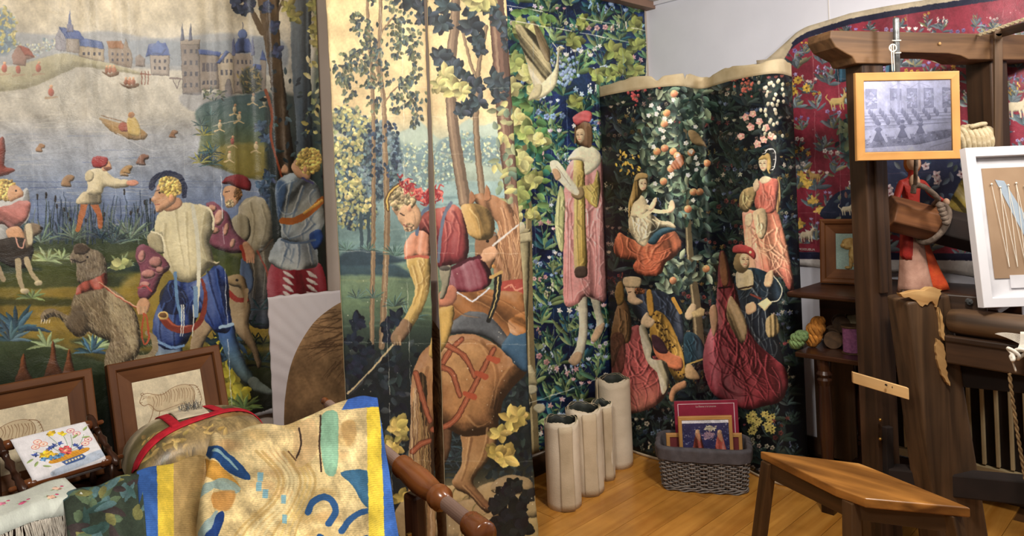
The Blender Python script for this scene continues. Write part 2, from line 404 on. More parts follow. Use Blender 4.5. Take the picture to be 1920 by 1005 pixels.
    def plant(s, x, y, h, gcols, fcol, kind, w=.5):
        """one flowering plant, root at x,y"""
        r = s.r; g = gcols
        n = r.randint(5, 9)
        for k in range(n):
            a = -math.pi / 2 + (k - (n - 1) / 2) * (3.0 / n) + r.uniform(-.2, .2)
            s.leaf(x, y - h * r.uniform(0, .2), h * r.uniform(.42, .75), h * r.uniform(.12, .2), a, s.var(r.choice(g), .25), .3, 1.0, 1.0, r.uniform(-.3, .3))
        m = r.randint(2, 4)
        for k in range(m):
            dx = (k - (m - 1) / 2) * h * w * .55 + r.uniform(-.06, .06) * h; dy = -h * r.uniform(.7, 1.0)
            s.line([(x, y - h * .1), (x + dx * .3, y + dy * .5), (x + dx, y + dy)], max(.8, h * .022), s.var(g[-1]), sm=4)
            for j in (.45, .7): s.leaf(x + dx * j, y + dy * j, h * .24, h * .1, -math.pi / 2 + r.choice((-1, 1)) * r.uniform(.5, 1.2), s.var(r.choice(g), .2), .3)
            f = s.var(fcol, .15); R = h * .085
            if kind == 0:
                for j in range(5): s.dot(x + dx + R * .75 * math.cos(j * 1.257), y + dy + R * .75 * math.sin(j * 1.257), R * .5, s.var(f, .15))
                s.dot(x + dx, y + dy, R * .35, tuple(q * .7 for q in fcol))
            elif kind == 1:
                for j in range(6): s.dot(x + dx + r.uniform(-.7, .7) * R, y + dy + j * R * .6, R * .36, s.var(f, .25), R * .5)
            elif kind == 2: s.rosette(x + dx, y + dy, R * 1.3, 5, R * .7, f, r.random() * 3)
            elif kind == 3:
                for j in (-1, 0, 1): s.leaf(x + dx, y + dy + R * .6, R * 1.7, R * .9, -math.pi / 2 + j * .6, s.var(f), .25)
    def field(s, x0, y0, x1, y1, step, h, gcols, fcols, avoid=None, jit=.35):
        """rows of flowering plants"""
        y = y0; row = 0
        while y < y1 + h:
            x = x0 + (row % 2) * step * .5
            while x < x1:
                px, py = x + s.r.uniform(-jit, jit) * step, y + s.r.uniform(-jit, jit) * step * .8
                if avoid is None or not avoid(px, py): s.plant(px, py, h * s.r.uniform(.75, 1.2), gcols, s.r.choice(fcols), s.r.randint(0, 4))
                x += step
            y += step * .85; row += 1
    def crease(s, pts, col=(225, 220, 205), wd=.8, alpha=.55):
        P = np.asarray(pts, float); n = max(2, int(np.hypot(*(P[-1] - P[0])) / 14)); t = np.linspace(0, 1, n)
        q = np.stack([np.interp(t, np.linspace(0, 1, len(P)), P[:, k]) for k in (0, 1)], -1) + s.rg.normal(0, .5, (n, 2))
        for i in range(n - 1):
            if s.r.random() < .85: s.line(q[i:i + 2], wd * s.r.uniform(.5, 1.3), col, alpha=alpha * s.r.uniform(.5, 1))
    def mottle(s, amp=.05, sat=1.0, warp=1.5):
        w1 = s._nz(100, 200, s.W + 100, s.H + 200, NMID) * warp * s.K; w2 = s._nz(500, 77, s.W + 500, s.H + 77, NMID) * warp * s.K
        yy, xx = np.meshgrid(np.arange(s.H), np.arange(s.W), indexing='ij'); xi = np.clip(xx + w1, 0, s.W - 1).round().astype(int); yi = np.clip(yy + w2, 0, s.H - 1).round().astype(int)
        s.a = s.a[yi, xi]
        if sat != 1.0: g = s.a.mean(-1, keepdims=True); s.a[:] = g + (s.a - g) * sat
        st = NZ[(np.arange(s.H) // 3) % 1024][:, np.arange(s.W) % 1024]; s.a *= (1 + .035 * st)[..., None]
        n = s._nz(5, 9, s.W + 5, s.H + 9); n2 = s._nz(300, 40, s.W + 300, s.H + 40, NLOW)
        s.a *= (1 + amp * n + amp * .8 * n2)[..., None]; np.clip(s.a, 0, 1, out=s.a)
    def lift(s, k, lo=.22, hi=.5):
        l = s.a.max(-1, keepdims=True); t = np.clip((l - lo) / (hi - lo), 0, 1); t = t * t * (3 - 2 * t); s.a[:] = np.clip(s.a * (1 + k * t) * (1 - .18 * (1 - t)), 0, 1)
    def sample(s, X, Y):
        x = np.clip((X - s.x0) * s.K - .5, 0, s.W - 1.001); y = np.clip((Y - s.y0) * s.K - .5, 0, s.H - 1.001)
        i = x.astype(int); j = y.astype(int); fx = (x - i)[..., None]; fy = (y - j)[..., None]; a = s.a
        return (a[j, i] * (1 - fx) + a[j, i + 1] * fx) * (1 - fy) + (a[j + 1, i] * (1 - fx) + a[j + 1, i + 1] * fx) * fy
def to_image(name, arr):
    """arr rows run from v=0 upwards"""
    h, w_ = arr.shape[:2]; im = bpy.data.images.new(name, w_, h); px = np.ones((h, w_, 4), np.float32); px[..., :3] = np.clip(arr, 0, 1)
    im.pixels.foreach_set(px.ravel()); im.update(); im.pack(); return im
def lay(name, cv, fn, W_, H_):
    """picture of canvas cv laid on the surface fn(u, v)"""
    U, V = np.meshgrid((np.arange(W_) + .5) / W_, (np.arange(H_) + .5) / H_)
    X, Y = proj(fn(U, V)); return to_image(name, cv.sample(X, Y))
def flat(name, cv):
    return to_image(name, cv.a[::-1])

# ------------------------------------------------------------------ pictures
def tuft(c, x, y, h, n, col, spread=1.1, wd=.12):
    for k in range(n):
        a = -math.pi / 2 + (k / max(1, n - 1) - .5) * 2 * spread + c.r.uniform(-.12, .12)
        c.leaf(x + c.r.uniform(-2, 2), y, h * c.r.uniform(.65, 1.1), max(1.6, h * wd), a, c.var(col, .22), .25, 1.0, 1.0, (a + math.pi / 2) * .25)
def reed(c, x, y, h, col, head=None):
    b = c.r.uniform(-.12, .12) * h
    c.line([(x, y), (x + b * .3, y - h * .5), (x + b, y - h)], 2.2, col, 1.0, sm=4)
    if head: c.line([(x + b * .9, y - h * .9), (x + b, y - h)], 3.4, head)
def curls(c, x, y, rx, ry, n, col):
    c.dot(x, y, rx, tuple(q * .72 for q in col), ry); n = int(n * 2.6)
    for k in range(n):
        a = c.r.uniform(0, 6.28); q = math.sqrt(c.r.random()); c.dot(x + rx * q * math.cos(a), y + ry * q * math.sin(a), c.r.uniform(.06, .15) * min(rx, ry) + .8, c.var(col, .34), lit=.45)
def fur(c, pts, n, L, ang, cols, wd=1.6):
    P = np.asarray(pts, float); mn, mx = P.min(0), P.max(0)
    def inside(x, y):
        r_ = False
        for (x1, y1), (x2, y2) in zip(P, np.roll(P, -1, 0)):
            if (y1 > y) != (y2 > y) and x < x1 + (y - y1) * (x2 - x1) / (y2 - y1): r_ = not r_
        return r_
    k = 0
    for _ in range(n * 4):
        x, y = c.r.uniform(mn[0], mx[0]), c.r.uniform(mn[1], mx[1])
        if inside(x, y):
            a = ang + c.r.uniform(-.4, .4); c.line([(x, y), (x + L * math.cos(a), y + L * math.sin(a))], wd, c.var(c.r.choice(cols), .12), .5, alpha=.38); k += 1
            if k >= n: break
def windows(c, x0, y0, x1, y1, nx, ny, w_, h_, col=(70, 70, 82)):
    for i in range(nx):
        for j in range(ny):
            x = x0 + (x1 - x0) * (i + .5) / nx; y = y0 + (y1 - y0) * (j + .5) / ny; c.poly([(x - w_, y - h_), (x + w_, y - h_), (x + w_, y + h_), (x - w_, y + h_)], col, 0, lit=0, edge=0)
def puff(c, x, y, rx, ry, col, ang=0.0):
    a = np.linspace(0, 2 * math.pi, 9)[:-1]; ca, sa = math.cos(ang), math.sin(ang)
    c.poly([(x + rx * math.cos(q) * ca - ry * math.sin(q) * sa, y + rx * math.cos(q) * sa + ry * math.sin(q) * ca) for q in a], col, 3, rnd=min(rx, ry), lit=.6, edge=.5, soft=1.4)
def strokes(c, lines, dark, light, w_=3.0, a=.55):
    for q in lines:
        c.line(q, w_, dark, w_ * .3, alpha=a, sm=5, soft=1.6); c.line([(x - w_ * .8, y - .6) for x, y in q], w_ * .7, light, .5, alpha=a, sm=5, soft=1.4)
SKIN = (204, 152, 112)
def art_left():
    c = Canvas(-260, -70, 670, 900, 1.5, (180, 170, 150), 11); P = c.poly
    c.grad([(-70, (214, 196, 160)), (40, (212, 200, 172)), (95, (196, 192, 182)), (150, (186, 180, 164)), (215, (178, 172, 158)), (255, (152, 154, 158)), (320, (134, 142, 156)), (365, (112, 126, 152)), (410, (92, 108, 140)), (440, (74, 86, 96)), (470, (80, 84, 48)), (520, (96, 88, 38)), (590, (132, 108, 40)), (640, (126, 106, 42)), (690, (58, 64, 36)), (760, (34, 36, 26)), (900, (28, 26, 20))], .10)
    # hills and far bank
    P([(-260, 96), (-20, 70), (40, 62), (120, 66), (200, 58), (300, 72), (420, 62), (520, 80), (520, 140), (300, 130), (100, 120), (-260, 130)], (160, 164, 168), lit=.15, edge=.0, soft=4)
    P([(180, 84), (280, 74), (380, 80), (520, 70), (520, 130), (300, 122), (200, 112)], (138, 148, 160), lit=.1, edge=0, soft=4)
    P([(-260, 150), (0, 128), (80, 108), (120, 100), (160, 108), (240, 128), (262, 140), (160, 126), (130, 132), (90, 150), (20, 170), (-260, 190)], (172, 164, 128), lit=.25, edge=.1, soft=2)
    c.clump(5, 60, 24, 46, 110, 9, 6, [(96, 120, 140), (120, 140, 140), (168, 160, 96), (190, 176, 110)])
    for x in range(40, 110, 9): c.clump(x, 82 + (x % 17), 10, 9, 12, 6, 5, [(130, 146, 160), (160, 170, 165), (186, 184, 160)])
    # water ripples
    for k in range(170):
        y = c.r.uniform(185, 440); x = c.r.uniform(-260, 480); L = c.r.uniform(20, 90)
        c.line([(x, y), (x + L * .5, y + c.r.uniform(-1, 2)), (x + L, y)], c.r.uniform(.8, 2.4), c.r.choice([(176, 176, 170), (120, 132, 154), (92, 108, 146), (196, 192, 180)] if y > 250 else [(198, 192, 176), (170, 168, 160), (206, 200, 184)]), .4, alpha=.45, sm=3)
    for y in (341, 352, 374, 386, 402, 418, 428): c.line([(-80, y + c.r.uniform(-3, 3)), (120, y), (300, y + c.r.uniform(-3, 3)), (460, y)], c.r.uniform(1.5, 4), (70, 86, 128), .6, alpha=.55, sm=4)
    # town
    BL, BL2, ST, ST2 = (62, 84, 150), (84, 108, 170), (158, 146, 136), (130, 118, 112)
    P([(103, 72), (112, 50), (122, 60), (124, 97), (104, 94)], (140, 138, 150), 0, lit=.1); P([(110, 50), (148, 58), (160, 76), (124, 74)], BL, 0, lit=.1, fold=(1.2, 4, .15)); P([(124, 72), (148, 74), (150, 100), (124, 97)], ST, 0, lit=.1)
    P([(127, 58), (131, 16), (136, 58)], (92, 104, 150), 0, lit=.2); P([(126, 46), (137, 46), (138, 60), (125, 60)], (110, 110, 140), 0)
    P([(148, 76), (160, 72), (192, 78), (196, 94), (150, 88)], BL2, 0, lit=.1, fold=(1.3, 4, .12)); P([(149, 86), (195, 92), (195, 116), (148, 106)], (186, 168, 140), 0, lit=.1, out=((110, 96, 90), .8)); windows(c, 152, 92, 192, 110, 4, 1, 2, 3)
    P([(200, 78), (228, 76), (236, 92), (232, 94), (204, 92)], (150, 100, 66), 0); P([(202, 90), (230, 92), (236, 72), (250, 110), (246, 128), (205, 118)], (150, 132, 116), 0, lit=.15); windows(c, 206, 96, 244, 118, 4, 2, 1.6, 2.6)
    P([(254, 108), (262, 102), (272, 110), (272, 126), (254, 124)], ST2, 0)
    P([(272, 106), (280, 82), (310, 80), (320, 104)], BL, 0, lit=.2, fold=(1.4, 5, .2)); P([(280, 92), (297, 76), (312, 92), (304, 102), (286, 102)], BL2, 0, lit=.3); P([(281, 104), (318, 104), (317, 142), (284, 140)], ST, 0, lit=.25, out=((96, 88, 88), .9)); windows(c, 286, 108, 314, 134, 3, 2, 2, 3)
    for x in (266, 272, 278): c.line([(x, 134), (x, 158)], 1.6, (120, 66, 50))
    c.line([(264, 138), (282, 140)], 2.4, (128, 74, 56)); c.line([(318, 146), (342, 148)], 3, (112, 96, 92)); c.line([(324, 148), (332, 166), (338, 148)], 1.6, (96, 84, 84))
    P([(339, 76), (374, 76), (377, 178), (343, 176)], (124, 112, 104), 0, lit=.3, edge=.3, out=((76, 70, 72), 1)); P([(338, 74), (376, 74), (374, 84), (340, 84)], (150, 136, 122), 0)
    for x in (342, 357): P([(x - 4, 76), (x, 42), (x + 4, 76)], (78, 84, 110), 0)
    windows(c, 342, 86, 374, 170, 3, 4, 2.4, 4); P([(374, 98), (410, 102), (410, 166), (376, 170)], (134, 122, 112), 0, lit=.15, out=((80, 74, 76), .8)); P([(372, 92), (414, 98), (414, 106), (374, 102)], BL, 0); windows(c, 378, 112, 408, 140, 4, 1, 3, 8, (84, 80, 88)); windows(c, 378, 146, 408, 164, 4, 1, 2, 4)
    P([(408, 120), (412, 104), (426, 96), (438, 104), (440, 176), (412, 178)], (176, 160, 136), 0, lit=.2, out=((100, 90, 86), 1)); P([(405, 118), (424, 94), (430, 98), (412, 120)], BL, 0); windows(c, 414, 108, 438, 120, 3, 1, 2, 3.4); P([(422, 178), (424, 152), (432, 150), (436, 178)], (112, 104, 104), 4, lit=.1); windows(c, 412, 126, 438, 146, 3, 1, 2, 5)
    P([(438, 100), (474, 100), (478, 176), (440, 176)], (142, 128, 116), 0, lit=.3); P([(434, 100), (446, 72), (466, 72), (478, 98)], BL, 0, lit=.3, fold=(1.5, 5, .2)); P([(446, 62), (455, 54), (464, 62), (460, 72), (450, 72)], BL2, 4); c.line([(455, 42), (455, 56)], 1.4, (80, 84, 110)); windows(c, 442, 106, 474, 166, 4, 3, 1.8, 3.6)
    for x in (438, 474): P([(x - 3, 84), (x, 68), (x + 3, 84), (x + 3, 104), (x - 3, 104)], (86, 96, 140), 0)
    P([(488, 112), (493, 94), (499, 112), (499, 182), (488, 180)], (140, 128, 118), 0, lit=.3); P([(487, 113), (493, 92), (500, 113)], BL, 0); P([(474, 120), (490, 122), (490, 132), (474, 130)], BL, 0)
    P([(342, 176), (440, 178), (438, 204), (400, 212), (350, 204)], (124, 128, 140), alpha=.6, lit=0, edge=0, fold=(1.57, 7, .2), soft=4)
    # boats, swimmers
    for x, y, s_ in ((206, 138, 16), (242, 160, 18)):
        P([(x - s_, y - 4), (x, y + 6), (x + s_, y + 2), (x + s_ * .9, y - 4), (x, y + 1)], (104, 72, 48), lit=.3)
        for k in (-6, 1, 8): c.dot(x + k, y - 6, 4, c.var((150, 92, 66)), 6); c.dot(x + k, y - 13, 2.6, SKIN)
    P([(187, 220), (214, 228), (262, 242), (276, 252), (268, 262), (240, 260), (212, 248), (196, 234)], (156, 122, 74), lit=.4); P([(222, 236), (232, 228), (244, 236), (240, 246), (226, 246)], (150, 74, 56)); P([(240, 222), (252, 220), (262, 236), (262, 254), (244, 252), (238, 236)], (196, 166, 92), lit=.4); c.dot(246, 216, 6, (160, 110, 70)); c.line([(190, 216), (236, 230)], 1.6, (120, 90, 60)); c.line([(220, 250), (270, 278), (292, 284)], 2, (206, 206, 206), .5, alpha=.6)
    for x, y, s_, cl in ((76, 278, 9, (150, 110, 74)), (128, 340, 13, (150, 116, 82)), (236, 322, 11, (158, 120, 74)), (268, 300, 12, (128, 88, 70)), (326, 252, 9, (140, 96, 60)), (240, 318, 9, (170, 132, 80))):
        P([(x - s_, y + s_ * .6), (x - s_ * .6, y - s_ * .5), (x, y - s_), (x + s_ * .9, y - s_ * .7), (x + s_ * .8, y - s_ * .2), (x + s_ * .3, y + s_ * .1), (x + s_ * .4, y + s_ * .8)], cl, lit=.5, edge=.4); c.line([(x - s_ * 1.6, y + s_), (x + s_ * 1.2, y + s_ * .9)], 1.6, (206, 208, 210), .6, alpha=.6)
    # red riders at far left bank
    for x, y in ((8, 128), (34, 130), (72, 128), (96, 172)): c.dot(x, y, 5, (170, 84, 66), 8); c.dot(x + 1, y - 10, 3, SKIN); c.line([(x - 10, y + 12), (x + 12, y + 10)], 5, (166, 140, 110), 2)
    P([(22, 104), (34, 84), (54, 92), (64, 108), (50, 112), (48, 124), (24, 120)], (156, 118, 104), 0, lit=.2); P([(34, 84), (54, 90), (66, 108), (46, 104)], (158, 78, 62), 0)
    # green island with hunters
    P([(372, 300), (376, 250), (366, 214), (380, 196), (420, 184), (470, 176), (512, 184), (540, 330), (500, 338), (452, 330), (420, 318), (396, 312)], [(58, 86, 96), (74, 100, 92), (104, 110, 62), (98, 96, 50)], lit=.2, edge=.1, soft=3)
    P([(392, 290), (420, 272), (470, 268), (512, 280), (520, 330), (470, 332), (430, 320)], (150, 132, 62), alpha=.7, soft=6, lit=.1, edge=0)
    for k in range(16): tuft(c, c.r.uniform(372, 400), c.r.uniform(205, 312), c.r.uniform(12, 26), 6, c.r.choice([(44, 66, 84), (52, 80, 84), (120, 120, 60)]), 1.3)
    for x, y in ((448, 224), (474, 190), (440, 210), (436, 270), (430, 298), (480, 280), (412, 240), (496, 196)):
        c.line([(x - 9, y + 6), (x, y + 2), (x + 9, y + 7)], 3.4, (206, 180, 130), 1.6); c.dot(x, y - 5, 3.6, c.r.choice([(206, 184, 140), (160, 80, 66), (196, 176, 140)]), 6); c.dot(x + 1, y - 13, 2.6, SKIN)
    c.line([(400, 236), (450, 224)], 1.3, (190, 180, 160)); c.clump(470, 150, 22, 26, 60, 9, 3, [(52, 62, 58), (90, 86, 54), (130, 112, 66)]); c.clump(404, 176, 24, 10, 30, 10, 3, [(52, 66, 66), (96, 104, 80)])
    # near bank
    P([(-260, 452), (0, 446), (120, 452), (240, 440), (330, 432), (420, 440), (520, 420), (640, 430), (640, 560), (-260, 560)], [(42, 62, 52), (74, 84, 40), (92, 90, 38)], lit=.1, edge=.1, soft=4)
    for y, cl in ((478, (116, 116, 62)), (500, (40, 60, 56)), (526, (52, 64, 40)), (548, (150, 122, 44)), (610, (150, 122, 46)), (640, (54, 70, 44)), (668, (44, 60, 38))):
        for k in range(5): x = c.r.uniform(-80, 560); P([(x, y), (x + 50, y - 9), (x + 120, y - 4), (x + 150, y + 6), (x + 60, y + 12)], cl, alpha=.6, lit=.15, edge=0, soft=5)
    P([(240, 520), (330, 500), (420, 520), (420, 580), (300, 590), (230, 560)], (150, 124, 46), alpha=.8, lit=.1, edge=0, soft=10)
    P([(-260, 650), (0, 636), (90, 640), (140, 668), (200, 690), (200, 800), (-260, 800)], [(66, 82, 46), (44, 56, 34), (26, 30, 22)], lit=.2, edge=.05, soft=4)
    # reeds
    for k in range(120): x = c.r.uniform(30, 290); reed(c, x, c.r.uniform(438, 458), c.r.uniform(30, 88), c.r.choice([(46, 62, 88), (58, 78, 84), (40, 56, 60), (96, 110, 96)]), (44, 38, 36) if k % 6 == 0 else None)
    for k in range(14): tuft(c, c.r.uniform(40, 280), c.r.uniform(446, 462), c.r.uniform(30, 55), 7, c.r.choice([(48, 66, 80), (62, 84, 84), (92, 108, 92)]), 1.0, .09)
    for x, y, h in ((90, 490, 30), (118, 486, 28), (30, 620, 60), (20, 640, 44), (230, 500, 28), (90, 650, 38), (180, 655, 40), (172, 662, 36), (60, 560, 28)): tuft(c, x, y, h, 9, c.r.choice([(126, 142, 100), (70, 96, 104), (58, 88, 104), (110, 126, 80)]), 1.3, .16)
    c.rosette(228, 494, 20, 3, 15, (150, 154, 96), -.6)
    for x, y, h in ((44, 702, 40), (100, 690, 52), (130, 698, 44)): P([(x - 16, y + 20), (x - 8, y - h * .3), (x, y - h), (x + 8, y - h * .2), (x + 20, y + 18)], [(140, 74, 36), (74, 46, 30)], lit=.4, edge=.4)
    # trees at right
    P([(500, 190), (560, 180), (640, 200), (640, 560), (520, 560), (506, 400)], [(58, 70, 70), (40, 52, 50), (38, 40, 30)], lit=0, edge=0, soft=8)
    P([(478, -70), (520, -70), (524, 60), (534, 160), (552, 300), (560, 420), (530, 420), (520, 300), (508, 160), (494, 70)], [(92, 66, 38), (70, 50, 30), (52, 38, 26)], lit=.5, edge=.5, fold=(1.5, 5, .25)); c.line([(492, 60), (474, 24), (452, -10)], 12, (84, 62, 38), 6, sm=4); c.line([(515, 40), (530, 0), (536, -50)], 5, (78, 58, 40), 3)
    P([(548, -70), (584, -70), (582, 100), (586, 260), (580, 420), (552, 420), (556, 260), (546, 100)], [(120, 130, 136), (66, 86, 104), (60, 72, 78)], lit=.6, edge=.5, fold=(1.55, 5, .2))
    P([(590, -70), (640, -70), (640, 300), (600, 300)], (150, 140, 110), lit=.1, edge=0, soft=4); P([(588, 120), (640, 110), (640, 420), (600, 420)], (66, 88, 84), alpha=.8, lit=0, edge=0, soft=8)
    for x, y in ((440, 4), (468, 8), (455, 18), (478, -8), (500, 14), (515, 50), (520, 96)): c.rosette(x, y, 15, 6, 10, (40, 52, 84), c.r.random())
    for k in range(46): c.leaf(c.r.uniform(575, 600), c.r.uniform(-40, 290), c.r.uniform(9, 18), c.r.uniform(6, 9), c.r.uniform(0, 6.28), c.var(c.r.choice([(206, 192, 140), (168, 160, 96), (120, 128, 84), (150, 140, 66)]), .15))
    for x, y in ((540, 12), (552, 30), (595, 50), (590, 8), (600, 76)): c.rosette(x, y, 17, 5, 10, (150, 142, 70), c.r.random())
    for k in range(60): c.leaf(c.r.uniform(500, 625), c.r.uniform(130, 330), c.r.uniform(8, 16), c.r.uniform(5, 8), c.r.uniform(0, 6.28), c.var(c.r.choice([(40, 56, 66), (58, 82, 84), (34, 44, 48)]), .2))
    for x, y in ((490, 350), (505, 332), (496, 372), (488, 236), (500, 260)): c.rosette(x, y, 16, 6, 8, (62, 82, 108), c.r.random())
    # bearded man
    P([(462, 470), (512, 450), (516, 600), (470, 610), (456, 560)], [(146, 134, 108), (96, 92, 84), (70, 84, 104)], lit=.4, fold=(1.6, 8, .25))
    P([(452, 380), (480, 368), (500, 380), (510, 412), (509, 450), (492, 472), (468, 476), (452, 456), (444, 420)], (168, 156, 126), rnd=22, lit=.55, edge=.35, fold=(1.2, 14, .12)); P([(434, 412), (450, 400), (466, 410), (470, 436), (462, 452), (446, 450), (436, 434)], (156, 146, 118), lit=.6, edge=.45)
    strokes(c, [[(470, 380), (478, 420), (470, 466)], [(492, 384), (500, 420), (490, 466)], [(476, 480), (480, 520), (476, 560)], [(496, 470), (500, 510), (496, 560)]], (104, 94, 70), (196, 186, 156), 4, .45)
    c.line([(454, 384), (474, 372)], 2, (196, 186, 160)); c.line([(492, 470), (512, 448)], 2.4, (92, 70, 48)); P([(452, 486), (470, 500), (474, 540), (452, 556)], (84, 104, 134), lit=.4); c.line([(482, 470), (500, 510), (508, 560)], 3.4, (140, 66, 50), sm=3)
    P([(420, 352), (436, 348), (448, 356), (450, 372), (440, 386), (428, 390), (422, 382), (421, 370), (418, 364)], SKIN, lit=.4, edge=.3); curls(c, 446, 364, 8, 12, 16, (140, 100, 62)); curls(c, 431, 382, 8, 7, 16, (176, 152, 112)); c.line([(423, 360), (431, 359)], 1.4, (60, 40, 30))
    P([(417, 344), (424, 333), (442, 327), (462, 331), (471, 345), (468, 357), (450, 354), (432, 346)], (128, 40, 44), rnd=10, lit=.5, edge=.4)
    # leaves lower right
    for k in range(26): tuft(c, c.r.uniform(390, 520), c.r.uniform(560, 700), c.r.uniform(18, 34), 4, c.r.choice([(30, 50, 48), (44, 70, 76), (24, 34, 30)]), 1.2)
    for x, y in ((415, 690), (436, 700), (422, 730), (452, 735), (440, 672), (410, 655)): c.rosette(x, y, 24, 4, 17, (158, 146, 46), c.r.random() * 3)
    for k in range(10): tuft(c, c.r.uniform(404, 460), c.r.uniform(760, 784), c.r.uniform(24, 40), 6, c.r.choice([(120, 134, 66), (84, 104, 60)]), 1.2, .16)
    c.clump(420, 650, 30, 30, 40, 20, 9, [(24, 44, 60), (40, 66, 84), (30, 50, 56)])
    # hound behind the huntsman
    P([(430, 520), (442, 516), (456, 522), (462, 545), (470, 575), (466, 610), (478, 640), (490, 680), (484, 690), (472, 660), (448, 630), (430, 610), (424, 570), (420, 545)], [(150, 128, 94), (160, 138, 104), (120, 96, 70)], rnd=12, lit=.5, edge=.4); P([(358, 640), (376, 596), (392, 600), (400, 612), (384, 640), (372, 668), (360, 676)], (156, 132, 100), lit=.5, edge=.4)
    P([(426, 520), (440, 514), (456, 518), (464, 540), (466, 566), (458, 562), (450, 540), (438, 538), (428, 532)], (150, 126, 88), lit=.5, edge=.5); c.line([(428, 548), (444, 562), (462, 562)], 10, (140, 48, 40), 8, sm=3); c.line([(462, 545), (460, 575)], 9, (160, 136, 100), 5); c.dot(444, 526, 2.4, (40, 28, 22))
    # huntsman
    P([(292, 636), (318, 640), (342, 650), (338, 740), (300, 740), (294, 690)], [(60, 88, 150), (150, 158, 130), (110, 130, 140)], lit=.5, edge=.45, fold=(1.5, 9, .25))
    P([(408, 616), (436, 606), (446, 644), (462, 682), (480, 716), (470, 724), (446, 706), (424, 668)], [(40, 70, 140), (84, 116, 140), (110, 130, 120)], lit=.5, edge=.5); P([(464, 716), (476, 706), (494, 720), (512, 734), (506, 740), (476, 732)], (110, 120, 110), lit=.4)
    P([(318, 526), (352, 530), (384, 516), (404, 496), (418, 502), (428, 526), (430, 566), (434, 606), (424, 624), (402, 620), (386, 602), (374, 586), (362, 616), (346, 648), (318, 656), (296, 646), (286, 620), (290, 590), (302, 562)], (28, 50, 112), rnd=26, lit=.6, edge=.55, fold=(1.4, 13, .35)); P([(300, 550), (318, 530), (340, 540), (352, 566), (330, 590), (304, 580)], (20, 30, 66), alpha=.7, lit=.3)
    strokes(c, [[(390, 510), (400, 550), (420, 612)], [(408, 506), (418, 560), (428, 606)], [(312, 570), (300, 610), (304, 646)], [(336, 560), (326, 610), (328, 650)], [(360, 540), (380, 570), (400, 612)]], (12, 22, 60), (74, 106, 168), 5, .55)
    zfolds(c, [(318, 526), (352, 530), (384, 516), (404, 496), (418, 502), (430, 566), (424, 620), (390, 606), (362, 616), (330, 650), (296, 640), (290, 590)], 6, (12, 20, 56), (84, 116, 180), 1.4, 26)
    c.line([(412, 614), (436, 608)], 6, (150, 176, 196)); c.line([(296, 640), (322, 652), (344, 648)], 5, (116, 150, 190), sm=3)
    P([(386, 384), (400, 378), (414, 388), (430, 404), (438, 428), (452, 446), (464, 456), (458, 472), (438, 474), (416, 470), (398, 462), (391, 446), (398, 428), (400, 408)], (128, 70, 86), rnd=12, lit=.6, edge=.45)
    for x, y, rx, ry in ((411, 408, 9, 15), (402, 432, 9, 7), (398, 390, 8, 6), (424, 430, 5, 12), (436, 456, 5, 9)): puff(c, x, y, rx, ry, (200, 146, 120), .2)
    P([(454, 458), (464, 454), (476, 470), (478, 482), (468, 490), (456, 486)], SKIN, lit=.4); c.line([(452, 462), (460, 486)], 6, (170, 62, 46))
    for k in range(4): c.line([(462 + k * 4, 478), (464 + k * 4, 492)], 3, c.var((190, 140, 104)))
    P([(298, 400), (318, 384), (344, 380), (374, 384), (396, 398), (402, 428), (393, 450), (398, 474), (403, 490), (412, 490), (408, 498), (394, 500), (376, 520), (352, 530), (330, 522), (316, 504), (306, 480), (303, 452), (292, 440), (290, 420)], (206, 194, 152), rnd=30, lit=.5, edge=.4, fold=(1.3, 20, .12)); c.line([(374, 384), (392, 392), (400, 410), (399, 430)], 4, (224, 212, 176), sm=4)
    P([(276, 444), (286, 434), (300, 440), (308, 456), (308, 474), (294, 474), (280, 464)], (176, 164, 126), lit=.6, edge=.4); c.line([(284, 434), (300, 440), (308, 456), (308, 472)], 3, (222, 212, 176), sm=4)
    P([(255, 468), (266, 457), (282, 464), (296, 474), (312, 488), (318, 502), (306, 514), (298, 530), (291, 548), (276, 563), (262, 560), (258, 546), (263, 524), (262, 502), (255, 486)], (124, 66, 82), rnd=12, lit=.6, edge=.45)
    for x, y, rx, ry in ((266, 480, 6, 10), (292, 492, 11, 10), (278, 514, 12, 8), (272, 534, 9, 6), (300, 506, 7, 6)): puff(c, x, y, rx * 1.1, ry * 1.1, (188, 128, 118), .1); strokes(c, [[(x - rx, y + ry), (x, y + ry * 1.3), (x + rx * 1.2, y + ry * .7)]], (84, 40, 56), (206, 160, 146), 2.4)
    c.line([(258, 540), (272, 536), (284, 546)], 3, (170, 70, 70), sm=3)
    P([(258, 566), (272, 558), (281, 570), (278, 584), (270, 590), (258, 586)], SKIN, lit=.45)
    for k in range(4): c.line([(259 + 4.5 * k, 576), (260 + 4.5 * k, 588)], 3.4, c.var((206, 160, 120)))
    strokes(c, [[(330, 392), (336, 440), (346, 500)], [(310, 420), (312, 460), (326, 510)], [(386, 400), (380, 450), (392, 490)], [(350, 400), (352, 450), (358, 520)]], (150, 136, 96), (226, 216, 180), 5, .4)
    P([(314, 376), (334, 370), (342, 384), (324, 396), (308, 394)], (186, 134, 98), lit=.4); P([(296, 346), (312, 342), (326, 356), (330, 374), (318, 388), (304, 396), (294, 398), (291, 390), (290, 383), (283, 375), (289, 365), (293, 356)], SKIN, lit=.45, edge=.25, rnd=12)
    c.line([(292, 358), (303, 355)], 1.8, (90, 62, 40)); c.dot(299, 361, 2, (50, 36, 30)); c.line([(291, 384), (300, 383)], 1.6, (150, 80, 66)); c.line([(284, 375), (292, 376)], 1.4, (150, 100, 76)); curls(c, 322, 347, 23, 20, 60, (196, 164, 84)); c.dot(321, 372, 4, (206, 146, 104), 7)
